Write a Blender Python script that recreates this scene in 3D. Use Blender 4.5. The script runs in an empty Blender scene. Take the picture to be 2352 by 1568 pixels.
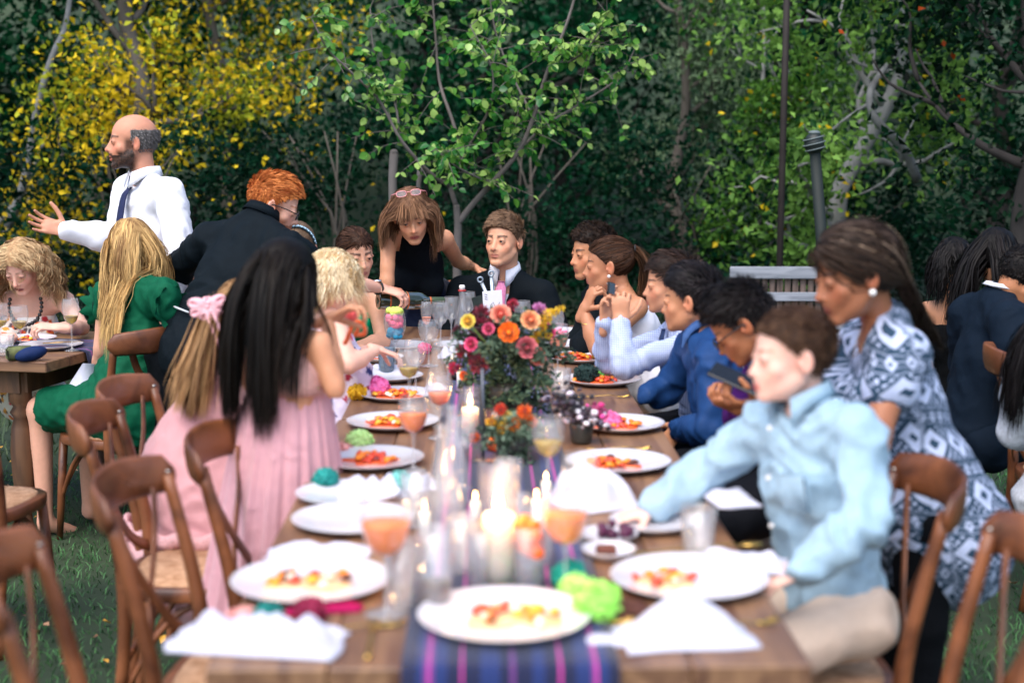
import bpy, math, random
import numpy as np
from mathutils import Vector, Matrix
random.seed(7); rng = np.random.default_rng(7)
SC = bpy.context.scene
COL = SC.collection
R = math.radians
# ---------------------------------------------------------------- camera, light, exposure
PITCH = R(7.74); CAMH = 1.62; FPX = 3267.0
cam = bpy.data.cameras.new('camera'); camo = bpy.data.objects.new('camera', cam); COL.objects.link(camo)
camo.location = (0, 0, CAMH); camo.rotation_euler = (R(90) - PITCH, 0, 0)
cam.lens = 50; cam.sensor_width = 36; cam.clip_end = 300; cam.clip_start = 0.05
cam.dof.use_dof = True; cam.dof.focus_distance = 6.35; cam.dof.aperture_fstop = 1.8
SC.camera = camo
world = bpy.data.worlds.new('World'); SC.world = world; world.use_nodes = True
wn = world.node_tree.nodes; wl = world.node_tree.links
SUN_EL, SUN_AZ = R(58), R(205)          # azimuth measured clockwise from +Y: light comes from behind the camera, a little left
sky = wn.new('ShaderNodeTexSky'); sky.sky_type = 'NISHITA'; sky.sun_disc = False
sky.sun_elevation = SUN_EL; sky.sun_rotation = SUN_AZ; sky.dust_density = 2.0; sky.air_density = 1.0
bg = wn['Background']; bg.inputs['Strength'].default_value = 0.15
wl.new(sky.outputs[0], bg.inputs['Color'])
sl = bpy.data.lights.new('sun', 'SUN'); sl.energy = 1.5; sl.angle = R(60); sl.color = (1.0, 0.93, 0.86)
so = bpy.data.objects.new('sun', sl); COL.objects.link(so)
sd = Vector((math.sin(SUN_AZ) * math.cos(SUN_EL), math.cos(SUN_AZ) * math.cos(SUN_EL), math.sin(SUN_EL)))
so.rotation_euler = sd.to_track_quat('Z', 'Y').to_euler(); so.location = sd * 30
SC.view_settings.view_transform = 'Standard'; SC.view_settings.look = 'None'
SC.view_settings.exposure = 1.12; SC.view_settings.gamma = 1.0
SC.cycles.use_denoising = True; SC.cycles.max_bounces = 8; SC.cycles.transparent_max_bounces = 24
# ---------------------------------------------------------------- photo geometry (2352 x 1568 grid) -> world points
def ray(x, y):
    u = (x - 1176) / FPX; v = (784 - y) / FPX; c, s = math.cos(PITCH), math.sin(PITCH)
    return np.array([u, c + v * s, -s + v * c])
def J(x, y, Y):
    d = ray(x, y); p = d * (Y / d[1]); p[2] += CAMH; return p
def G(x, y, z=0.0):
    d = ray(x, y); t = (z - CAMH) / d[2]; p = d * t; p[2] += CAMH; return p
TT = 0.76
def T(x, y, h=0.0):
    return G(x, y, TT + h)
A = lambda *a: np.array(a, float)
def nrm(v):
    v = np.asarray(v, float); return v / (np.linalg.norm(v) + 1e-12)
# ---------------------------------------------------------------- numpy noise
_perm = rng.permutation(256); _perm = np.concatenate([_perm, _perm, _perm]); _gr = rng.normal(size=(256, 3)); _gr /= np.linalg.norm(_gr, axis=1)[:, None]
def noise3(P):
    P = np.asarray(P, float); i = np.floor(P).astype(int); f = P - i; i &= 255; u = f * f * f * (f * (f * 6 - 15) + 10)
    out = 0
    for a in (0, 1):
        for b in (0, 1):
            for c in (0, 1):
                h = _perm[_perm[_perm[(i[:, 0] + a) & 255] + ((i[:, 1] + b) & 255)] + ((i[:, 2] + c) & 255)]
                g = _gr[h]; d = (f - A(a, b, c)); dt = (g * d).sum(1)
                w = (u[:, 0] if a else 1 - u[:, 0]) * (u[:, 1] if b else 1 - u[:, 1]) * (u[:, 2] if c else 1 - u[:, 2])
                out = out + w * dt
    return out * 1.6
# ---------------------------------------------------------------- mesh data helpers; a shape is (V, F)
def join(*shapes):
    V = []; F = []; n = 0
    for s in shapes:
        if s is None: continue
        v, f = s; v = np.asarray(v, float).reshape(-1, 3); V.append(v)
        F += [tuple(int(i) + n for i in q) for q in f] if not isinstance(f, np.ndarray) else [tuple(q) for q in (f + n).tolist()]
        n += len(v)
    return np.concatenate(V), F
def mesh(name, shape, mat=None, smooth=True, col=None):
    V, F = shape; me = bpy.data.meshes.new(name); V = np.asarray(V, np.float32)
    if isinstance(F, np.ndarray):
        k = F.shape[1]; me.vertices.add(len(V)); me.vertices.foreach_set('co', V.ravel())
        me.loops.add(F.size); me.loops.foreach_set('vertex_index', F.ravel().astype(np.int32))
        me.polygons.add(len(F)); me.polygons.foreach_set('loop_start', np.arange(0, F.size, k, dtype=np.int32))
        me.polygons.foreach_set('loop_total', np.full(len(F), k, np.int32)); me.update(calc_edges=True); me.validate()
    else:
        me.from_pydata([tuple(map(float, v)) for v in V], [], F); me.update()
    if smooth: me.polygons.foreach_set('use_smooth', [True] * len(me.polygons))
    if col is not None:
        a = me.color_attributes.new('Col', 'FLOAT_COLOR', 'POINT'); c = np.ones((len(V), 4), np.float32); c[:, :3] = col
        a.data.foreach_set('color', c.ravel())
    if mat: me.materials.append(mat)
    return me
def ob(name, shape, mat=None, parent=None, smooth=True, col=None, label=None, cat=None, group=None, kind=None, loc=None):
    if isinstance(shape, tuple):
        V, F = shape
        V = np.asarray(V, float)
        if parent is not None: V = V - np.array(world_loc(parent))
        elif loc is not None: V = V - np.array(loc)
        me = mesh(name, (V, F), mat, smooth, col)
    else: me = shape
    o = bpy.data.objects.new(name, me); COL.objects.link(o)
    if parent is not None: o.parent = parent
    elif loc is not None: o.location = tuple(float(q) for q in loc)
    tag(o, label, cat, group, kind); return o
_wl = {}
def world_loc(o):
    p = Vector((0, 0, 0))
    while o is not None: p += o.location; o = o.parent
    return tuple(p)
def tag(o, label=None, cat=None, group=None, kind=None):
    if label: o['label'] = label
    if cat: o['category'] = cat
    if group: o['group'] = group
    if kind: o['kind'] = kind
    return o
def thing(name, loc, label, cat, group=None):
    o = bpy.data.objects.new(name, None); COL.objects.link(o); o.location = tuple(float(q) for q in loc); o.empty_display_size = 0.05
    return tag(o, label, cat, group)
def copy_tree(o, parent=None):
    c = o.copy(); COL.objects.link(c); c.parent = parent
    for ch in list(o.children): copy_tree(ch, c)
    return c
def xf(shape, loc=(0, 0, 0), rz=0, s=1.0, M=None):
    V, F = shape; V = np.asarray(V, float) * s
    if M is not None: V = V @ np.asarray(M, float).T
    c, q = math.cos(rz), math.sin(rz); V = V @ np.array([[c, q, 0], [-q, c, 0], [0, 0, 1]]); return V + np.asarray(loc, float), F
def box(c, s, M=None):
    V = np.array([[x, y, z] for x in (-.5, .5) for y in (-.5, .5) for z in (-.5, .5)]) * np.asarray(s, float)
    if M is not None: V = V @ np.asarray(M).T
    return V + np.asarray(c, float), [(0, 1, 3, 2), (4, 6, 7, 5), (0, 4, 5, 1), (2, 3, 7, 6), (0, 2, 6, 4), (1, 5, 7, 3)]
def bbox_(c, s, b=0.004, M=None):
    "box with chamfered edges"
    s = np.asarray(s, float) / 2; V = []; idx = {}
    for sx in (-1, 1):
        for sy in (-1, 1):
            for sz in (-1, 1):
                for ax in range(3):
                    p = A(sx, sy, sz) * s; 
                    q = p - A(sx, sy, sz) * b; q[ax] = p[ax]; idx[(sx, sy, sz, ax)] = len(V); V.append(q)
    F = []
    for ax in range(3):
        a, c2 = [(1, 2), (0, 2), (0, 1)][ax]
        for sg in (-1, 1):
            q = []
            for (m, n) in ((-1, -1), (1, -1), (1, 1), (-1, 1)):
                k = [0, 0, 0]; k[ax] = sg; k[a] = m; k[c2] = n; q.append(idx[(*k, ax)])
            F.append(tuple(q))
            # edges
        for (m, n) in ((-1, -1), (1, -1), (1, 1), (-1, 1)):
            k0 = [0, 0, 0]; k0[ax] = -1; k0[a] = m; k0[c2] = n; k1 = list(k0); k1[ax] = 1
            F.append((idx[(*k0, a)], idx[(*k1, a)], idx[(*k1, c2)], idx[(*k0, c2)]))
    for sx in (-1, 1):
        for sy in (-1, 1):
            for sz in (-1, 1): F.append(tuple(idx[(sx, sy, sz, ax)] for ax in range(3)))
    V = np.array(V)
    if M is not None: V = V @ np.asarray(M).T
    return V + np.asarray(c, float), F
def lathe(prof, n=24, c=(0, 0, 0)):
    V = []; F = []; m = len(prof)
    for r, z in prof:
        for k in range(n):
            a = 2 * math.pi * k / n; V.append((r * math.cos(a), r * math.sin(a), z))
    for i in range(m - 1):
        for k in range(n):
            F.append((i * n + k, i * n + (k + 1) % n, (i + 1) * n + (k + 1) % n, (i + 1) * n + k))
    return np.array(V, float) + np.asarray(c, float), F
def tube(pts, rad, n=8, flat=None, up=(0, 0, 1), cap=True):
    "sweep; flat=(across, thick) multipliers with 'up' the thick direction"
    P = np.asarray(pts, float); m = len(P); rad = np.broadcast_to(np.asarray(rad, float), (m,))
    Tn = np.gradient(P, axis=0); Tn /= np.linalg.norm(Tn, axis=1)[:, None] + 1e-12
    V = []; u0 = np.asarray(up, float)
    for i in range(m):
        t = Tn[i]; u = u0 - t * (u0 @ t)
        if np.linalg.norm(u) < 1e-3: u = A(1, 0, 0) - t * t[0]
        u = nrm(u); 
        if flat is None: u0 = u
        w = np.cross(t, u); fa, ft = flat if flat is not None else (1, 1)
        for k in range(n):
            a = 2 * math.pi * k / n; V.append(P[i] + rad[i] * (w * math.cos(a) * fa + u * math.sin(a) * ft))
    F = [(i * n + k, i * n + (k + 1) % n, (i + 1) * n + (k + 1) % n, (i + 1) * n + k) for i in range(m - 1) for k in range(n)]
    if cap: F += [tuple(range(n))[::-1], tuple((m - 1) * n + k for k in range(n))]
    return np.array(V), F
def ellips(c, r, M=None, nu=14, nv=9):
    prof = [(math.sin(math.pi * i / nv), -math.cos(math.pi * i / nv)) for i in range(nv + 1)]
    prof[0] = (1e-4, -1); prof[-1] = (1e-4, 1)
    V, F = lathe(prof, nu); V = V * np.asarray(r, float)
    if M is not None: V = V @ np.asarray(M).T
    return V + np.asarray(c, float), F
def bez(p0, p1, p2, p3, n=12):
    t = np.linspace(0, 1, n)[:, None]; p0, p1, p2, p3 = map(lambda q: np.asarray(q, float), (p0, p1, p2, p3))
    return (1 - t) ** 3 * p0 + 3 * (1 - t) ** 2 * t * p1 + 3 * (1 - t) * t * t * p2 + t ** 3 * p3
def spline(pts, n=24):
    "Catmull-Rom through pts"
    P = np.asarray(pts, float); P = np.vstack([2 * P[0] - P[1], P, 2 * P[-1] - P[-2]]); m = len(P) - 3; out = []
    for q in np.linspace(0, m - 1e-6, n):
        i = int(q); t = q - i; a, b, c, d = P[i:i + 4]
        out.append(.5 * (2 * b + (c - a) * t + (2 * a - 5 * b + 4 * c - d) * t * t + (3 * b - a - 3 * c + d) * t ** 3))
    return np.array(out)
def vnormals(V, F):
    F = np.asarray(F); a, b, c = V[F[:, 0]], V[F[:, 1]], V[F[:, 2]]; n = np.cross(b - a, c - a); N = np.zeros_like(V)
    for k in range(F.shape[1]): np.add.at(N, F[:, k], n)
    return N / (np.linalg.norm(N, axis=1)[:, None] + 1e-12)
def relax(V, F, it=3, f=0.5, mask=None):
    F = np.asarray(F); k = F.shape[1]; E = np.concatenate([F[:, [i, (i + 1) % k]] for i in range(k)])
    cnt = np.bincount(E.ravel(), minlength=len(V)).astype(float)[:, None]
    for _ in range(it):
        S = np.zeros_like(V); np.add.at(S, E[:, 0], V[E[:, 1]]); np.add.at(S, E[:, 1], V[E[:, 0]])
        W = V + f * (S / np.maximum(cnt, 1) - V); V = W if mask is None else np.where(mask[:, None], W, V)
    return V
# ---------------------------------------------------------------- signed-distance field sculpting + surface nets
class Field:
    def __init__(s, pts, pad, vox):
        P = np.asarray(pts, float); lo = P.min(0) - pad; hi = P.max(0) + pad; s.v = vox; s.lo = lo
        s.n = np.ceil((hi - lo) / vox).astype(int) + 2
        s.ax = [lo[i] + vox * np.arange(s.n[i]) for i in range(3)]; s.g = np.full(s.n, 1.0, np.float32)
    def _sub(s, lo, hi):
        i0 = np.clip(np.floor((lo - s.lo) / s.v).astype(int), 0, s.n - 1); i1 = np.clip(np.ceil((hi - s.lo) / s.v).astype(int) + 1, 1, s.n)
        if (i1 <= i0).any(): return None
        sl = tuple(slice(i0[i], i1[i]) for i in range(3)); X, Y, Z = (s.ax[i][sl[i]] for i in range(3))
        return sl, X[:, None, None], Y[None, :, None], Z[None, None, :]
    def _mix(s, sl, d, k, op):
        g = s.g[sl]
        if op == 'add':
            if k > 0: h = np.clip(.5 + .5 * (g - d) / k, 0, 1); s.g[sl] = g * (1 - h) + d * h - k * h * (1 - h)
            else: s.g[sl] = np.minimum(g, d)
        else:
            if k > 0: h = np.clip(.5 - .5 * (g + d) / k, 0, 1); s.g[sl] = g * (1 - h) - d * h + k * h * (1 - h)
            else: s.g[sl] = np.maximum(g, -d)
    def cap(s, a, b, ra, rb, k=0.02, op='add'):
        a = np.asarray(a, float); b = np.asarray(b, float); m = max(ra, rb) + k * 1.2 + 2 * s.v
        q = s._sub(np.minimum(a, b) - m, np.maximum(a, b) + m)
        if q is None: return
        sl, X, Y, Z = q; ab = b - a; L = ab @ ab + 1e-12
        t = np.clip(((X - a[0]) * ab[0] + (Y - a[1]) * ab[1] + (Z - a[2]) * ab[2]) / L, 0, 1)
        d = np.sqrt((X - a[0] - t * ab[0]) ** 2 + (Y - a[1] - t * ab[1]) ** 2 + (Z - a[2] - t * ab[2]) ** 2) - (ra + t * (rb - ra))
        s._mix(sl, d, k, op)
    def ecap(s, a, b, ra, rb, thin, flat, k=0.03, op='add', flat2=None):
        "tapered capsule flattened along direction thin by flat (..flat2 at b)"
        a = np.asarray(a, float); b = np.asarray(b, float); m = max(ra, rb) + k * 1.2 + 2 * s.v; th = nrm(thin)
        q = s._sub(np.minimum(a, b) - m, np.maximum(a, b) + m)
        if q is None: return
        sl, X, Y, Z = q; ab = b - a; L = ab @ ab + 1e-12
        t = np.clip(((X - a[0]) * ab[0] + (Y - a[1]) * ab[1] + (Z - a[2]) * ab[2]) / L, 0, 1)
        dx, dy, dz = X - a[0] - t * ab[0], Y - a[1] - t * ab[1], Z - a[2] - t * ab[2]
        w = dx * th[0] + dy * th[1] + dz * th[2]; fl = flat if flat2 is None else flat + t * (flat2 - flat)
        r2 = dx * dx + dy * dy + dz * dz - w * w; rr = np.sqrt(np.maximum(r2, 0) + (w / fl) ** 2) + 1e-9
        R0 = ra + t * (rb - ra); sc = np.sqrt((np.maximum(r2, 0) + (w) ** 2)) / rr
        s._mix(sl, (rr - R0) * np.clip(sc, np.minimum(fl, 1), 1.0), k, op)
    def ell(s, c, r, M=None, k=0.02, op='add'):
        c = np.asarray(c, float); r = np.asarray(r, float) * np.ones(3); m = r.max() + k * 1.2 + 2 * s.v
        q = s._sub(c - m, c + m)
        if q is None: return
        sl, X, Y, Z = q; X = X - c[0]; Y = Y - c[1]; Z = Z - c[2]
        if M is not None:
            M = np.asarray(M, float); X, Y, Z = (M[0, i] * X + M[1, i] * Y + M[2, i] * Z for i in range(3))
        k0 = np.sqrt((X / r[0]) ** 2 + (Y / r[1]) ** 2 + (Z / r[2]) ** 2) + 1e-9
        k1 = np.sqrt((X / r[0] ** 2) ** 2 + (Y / r[1] ** 2) ** 2 + (Z / r[2] ** 2) ** 2) + 1e-9
        s._mix(sl, k0 * (k0 - 1) / k1, k, op)
    def plane(s, p, n, k=0.0, near=None, rad=None):
        "remove the side the normal points to (optionally only within rad of near)"
        p = np.asarray(p, float); n = nrm(n)
        if near is not None: q = s._sub(np.asarray(near) - rad, np.asarray(near) + rad)
        else: q = s._sub(s.lo, s.lo + s.n * s.v)
        if q is None: return
        sl, X, Y, Z = q; d = -((X - p[0]) * n[0] + (Y - p[1]) * n[1] + (Z - p[2]) * n[2])
        if near is not None: d = np.maximum(d, np.sqrt((X - near[0]) ** 2 + (Y - near[1]) ** 2 + (Z - near[2]) ** 2) - rad)
        s._mix(sl, d, k, 'sub')
    def mesh(s):
        g = s.g; g[0], g[-1] = np.maximum(g[0], .01), np.maximum(g[-1], .01); g[:, 0] = np.maximum(g[:, 0], .01); g[:, -1] = np.maximum(g[:, -1], .01)
        g[:, :, 0] = np.maximum(g[:, :, 0], .01); g[:, :, -1] = np.maximum(g[:, :, -1], .01)
        S = g < 0; nx, ny, nz = g.shape; cnt = np.zeros((nx - 1, ny - 1, nz - 1), np.int8)
        for a in (0, 1):
            for b in (0, 1):
                for c in (0, 1): cnt += S[a:nx - 1 + a, b:ny - 1 + b, c:nz - 1 + c]
        act = (cnt > 0) & (cnt < 8); I = np.argwhere(act); idx = np.full(act.shape, -1, np.int64); idx[act] = np.arange(len(I))
        P = np.zeros((len(I), 3)); N = np.zeros(len(I)); cs = [(a, b, c) for a in (0, 1) for b in (0, 1) for c in (0, 1)]
        for ca in cs:
            for ax in range(3):
                if ca[ax]: continue
                cb = list(ca); cb[ax] = 1
                va = g[I[:, 0] + ca[0], I[:, 1] + ca[1], I[:, 2] + ca[2]]; vb = g[I[:, 0] + cb[0], I[:, 1] + cb[1], I[:, 2] + cb[2]]
                m = (va < 0) != (vb < 0); t = np.where(m, va / np.where(m, va - vb, 1), 0); q = I + np.array(ca, float)
                q[:, ax] += t; P += q * m[:, None]; N += m
        V = P / N[:, None] * s.v + s.lo; F = []
        for ax in range(3):
            sa = [slice(0, n) for n in g.shape]; sb = list(sa); sa[ax] = slice(0, -1); sb[ax] = slice(1, None)
            ch = S[tuple(sa)] != S[tuple(sb)]; E = np.argwhere(ch); o1, o2 = (ax + 1) % 3, (ax + 2) % 3
            E = E[(E[:, o1] > 0) & (E[:, o2] > 0) & (E[:, o1] < g.shape[o1] - 1) & (E[:, o2] < g.shape[o2] - 1)]
            ins = S[E[:, 0], E[:, 1], E[:, 2]]; q = []
            for d1, d2 in ((1, 1), (0, 1), (0, 0), (1, 0)):
                C = E.copy(); C[:, o1] -= d1; C[:, o2] -= d2; q.append(idx[C[:, 0], C[:, 1], C[:, 2]])
            Q = np.stack(q, 1); Q[~ins] = Q[~ins][:, ::-1]; F.append(Q)
        return V, np.concatenate(F).astype(np.int64)
# ---------------------------------------------------------------- materials
def lin(c):
    if isinstance(c, str): c = tuple(int(c[i:i + 2], 16) / 255 for i in (0, 2, 4))
    return tuple(((q / 12.92) if q <= .04045 else ((q + .055) / 1.055) ** 2.4) for q in c)
MATS = {}; USE_SSS = True
def mat(name, col=(.5, .5, .5), rough=.6, metal=0, spec=.5, noise=0, nscale=8, bump=0, bscale=60, vcol=False, trans=0, sheen=0, emit=0, sss=0, coat=0, stretch=None, col2=None):
    if name in MATS: return MATS[name]
    m = bpy.data.materials.new(name); m.use_nodes = True; nt = m.node_tree; N = nt.nodes; L = nt.links; b = N['Principled BSDF']
    b.inputs['Base Color'].default_value = (*col, 1); b.inputs['Roughness'].default_value = rough; b.inputs['Metallic'].default_value = metal
    b.inputs['Specular IOR Level'].default_value = spec; b.inputs['Transmission Weight'].default_value = trans
    b.inputs['Sheen Weight'].default_value = sheen; b.inputs['Coat Weight'].default_value = coat
    if sss and USE_SSS: b.inputs['Subsurface Weight'].default_value = sss; b.inputs['Subsurface Radius'].default_value = (.012, .005, .003); b.inputs['Subsurface Scale'].default_value = 1
    if emit: b.inputs['Emission Color'].default_value = (*col, 1); b.inputs['Emission Strength'].default_value = emit
    tc = N.new('ShaderNodeTexCoord'); mp = N.new('ShaderNodeMapping'); L.new(tc.outputs['Object'], mp.inputs['Vector'])
    if stretch: mp.inputs['Scale'].default_value = stretch
    src = None
    if vcol: at = N.new('ShaderNodeAttribute'); at.attribute_name = 'Col'; src = at.outputs['Color']
    if noise or col2:
        no = N.new('ShaderNodeTexNoise'); no.inputs['Scale'].default_value = nscale; no.inputs['Detail'].default_value = 6; L.new(mp.outputs[0], no.inputs['Vector'])
        if col2:
            rp = N.new('ShaderNodeMapRange'); rp.inputs[1].default_value = .35; rp.inputs[2].default_value = .65; L.new(no.outputs[0], rp.inputs[0])
            mx = N.new('ShaderNodeMix'); mx.data_type = 'RGBA'; L.new(rp.outputs[0], mx.inputs[0]); mx.inputs[6].default_value = (*col, 1); mx.inputs[7].default_value = (*col2, 1); src = mx.outputs[2]
        if noise:
            mr = N.new('ShaderNodeMapRange'); mr.inputs[3].default_value = 1 - noise; mr.inputs[4].default_value = 1 + noise; mr.inputs[1].default_value = .25; mr.inputs[2].default_value = .75
            L.new(no.outputs[0], mr.inputs[0]); mm = N.new('ShaderNodeVectorMath'); mm.operation = 'MULTIPLY'
            if src: L.new(src, mm.inputs[0])
            else: mm.inputs[0].default_value = col
            L.new(mr.outputs[0], mm.inputs[1]); src = mm.outputs[0]
    if src: L.new(src, b.inputs['Base Color'])
    if bump:
        n2 = N.new('ShaderNodeTexNoise'); n2.inputs['Scale'].default_value = bscale; n2.inputs['Detail'].default_value = 4; L.new(mp.outputs[0], n2.inputs['Vector'])
        bp = N.new('ShaderNodeBump'); bp.inputs['Strength'].default_value = bump; bp.inputs['Distance'].default_value = .004; L.new(n2.outputs[0], bp.inputs['Height']); L.new(bp.outputs[0], b.inputs['Normal'])
    MATS[name] = m; return m
def wood(name, c1, c2, scale=3, stretch=(1, 12, 12), rough=.45, coat=0.0, bump=.15):
    m = mat(name, c1, rough, noise=.0, bump=bump, bscale=scale * 6, stretch=stretch, coat=coat)
    nt = m.node_tree; N = nt.nodes; L = nt.links; b = N['Principled BSDF']
    mp = [n for n in N if n.type == 'MAPPING'][0]; oi = N.new('ShaderNodeObjectInfo'); ad = N.new('ShaderNodeVectorMath'); ad.operation = 'ADD'
    sc2 = N.new('ShaderNodeVectorMath'); sc2.operation = 'SCALE'; sc2.inputs['Scale'].default_value = 9
    cmb = N.new('ShaderNodeCombineXYZ'); L.new(oi.outputs['Random'], cmb.inputs[0]); L.new(oi.outputs['Random'], cmb.inputs[1]); L.new(cmb.outputs[0], sc2.inputs[0])
    L.new(mp.outputs[0], ad.inputs[0]); L.new(sc2.outputs[0], ad.inputs[1])
    no = N.new('ShaderNodeTexNoise'); no.inputs['Scale'].default_value = scale; no.inputs['Detail'].default_value = 7; no.inputs['Distortion'].default_value = .8; L.new(ad.outputs[0], no.inputs['Vector'])
    rp = N.new('ShaderNodeValToRGB'); e = rp.color_ramp.elements; e[0].position = .32; e[0].color = (*c2, 1); e[1].position = .62; e[1].color = (*c1, 1)
    L.new(no.outputs[0], rp.inputs[0]); L.new(rp.outputs[0], b.inputs['Base Color'])
    n3 = N.new('ShaderNodeMapRange'); n3.inputs[3].default_value = rough - .12; n3.inputs[4].default_value = rough + .2; L.new(no.outputs[0], n3.inputs[0]); L.new(n3.outputs[0], b.inputs['Roughness'])
    return m
def thin_glass(name, tint=(1, 1, 1), rough=.03, film=.11):
    if name in MATS: return MATS[name]
    m = bpy.data.materials.new(name); m.use_nodes = True; nt = m.node_tree; N = nt.nodes; L = nt.links; N.remove(N['Principled BSDF'])
    o = N['Material Output']; t = N.new('ShaderNodeBsdfTransparent'); t.inputs[0].default_value = (*tint, 1); g = N.new('ShaderNodeBsdfGlossy'); g.inputs['Roughness'].default_value = rough
    fr = N.new('ShaderNodeLayerWeight'); pw = N.new('ShaderNodeMath'); pw.operation = 'POWER'; pw.inputs[1].default_value = 3.6; L.new(fr.outputs['Facing'], pw.inputs[0]); mr = N.new('ShaderNodeMath'); mr.operation = 'MULTIPLY_ADD'; mr.inputs[1].default_value = .75; mr.inputs[2].default_value = .07
    L.new(pw.outputs[0], mr.inputs[0]); df = N.new('ShaderNodeBsdfDiffuse'); df.inputs[0].default_value = (.9, .9, .92, 1); m2 = N.new('ShaderNodeMixShader'); m2.inputs[0].default_value = film; L.new(t.outputs[0], m2.inputs[1]); L.new(df.outputs[0], m2.inputs[2]); t = m2  # film: diffuse white mixed into the glass, a painted haze for sky reflections
    mx = N.new("ShaderNodeMixShader"); L.new(mr.outputs[0], mx.inputs[0]); L.new(t.outputs[0], mx.inputs[1]); L.new(g.outputs[0], mx.inputs[2]); L.new(mx.outputs[0], o.inputs[0])
    MATS[name] = m; return m
# ================================================================ PEOPLE
def hframe(fwd, up=(0, 0, 1), roll=0.0):
    f = nrm(fwd); r = nrm(np.cross(f, up)); u = np.cross(r, f)
    if roll: r, u = r * math.cos(roll) + u * math.sin(roll), u * math.cos(roll) - r * math.sin(roll)
    return np.stack([r, f, u], 1)
def yaw_pitch(yaw, pitch=0, roll=0):
    "yaw 0 = facing away from camera (+Y), 90 = facing left (-X), 180 = facing camera; pitch positive looks down; degrees"
    y, p = R(yaw), R(pitch); return hframe((-math.sin(y) * math.cos(p), math.cos(y) * math.cos(p), -math.sin(p)), roll=R(roll))
def union(shapes):
    obs = []
    for s in shapes:
        me = mesh('tmp', s); o = bpy.data.objects.new('tmp', me); COL.objects.link(o); obs.append(o)
    base = obs[0]
    for o in obs[1:]:
        m = base.modifiers.new('b', 'BOOLEAN'); m.operation = 'UNION'; m.object = o; m.solver = 'MANIFOLD'
    dg = bpy.context.evaluated_depsgraph_get(); me = bpy.data.meshes.new_from_object(base.evaluated_get(dg))
    V = np.empty(len(me.vertices) * 3); me.vertices.foreach_get('co', V); V = V.reshape(-1, 3)
    F = [tuple(p.vertices) for p in me.polygons]
    for o in obs: bpy.data.objects.remove(o)
    bpy.data.meshes.remove(me)
    if len(V) < len(shapes[0][0]) * .5: return join(*shapes)
    return V, F
def relax_any(V, F, it, mask):
    E = np.array([(f[i], f[(i + 1) % len(f)]) for f in F if mask[f[0]] for i in range(len(f))])
    if len(E) == 0: return V
    cnt = np.bincount(E.ravel(), minlength=len(V)).astype(float)[:, None]
    for _ in range(it):
        S = np.zeros_like(V); np.add.at(S, E[:, 0], V[E[:, 1]]); np.add.at(S, E[:, 1], V[E[:, 0]])
        V = np.where((mask & (cnt[:, 0] > 3))[:, None], V + .5 * (S / np.maximum(cnt, 1) - V), V)
    return V
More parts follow.
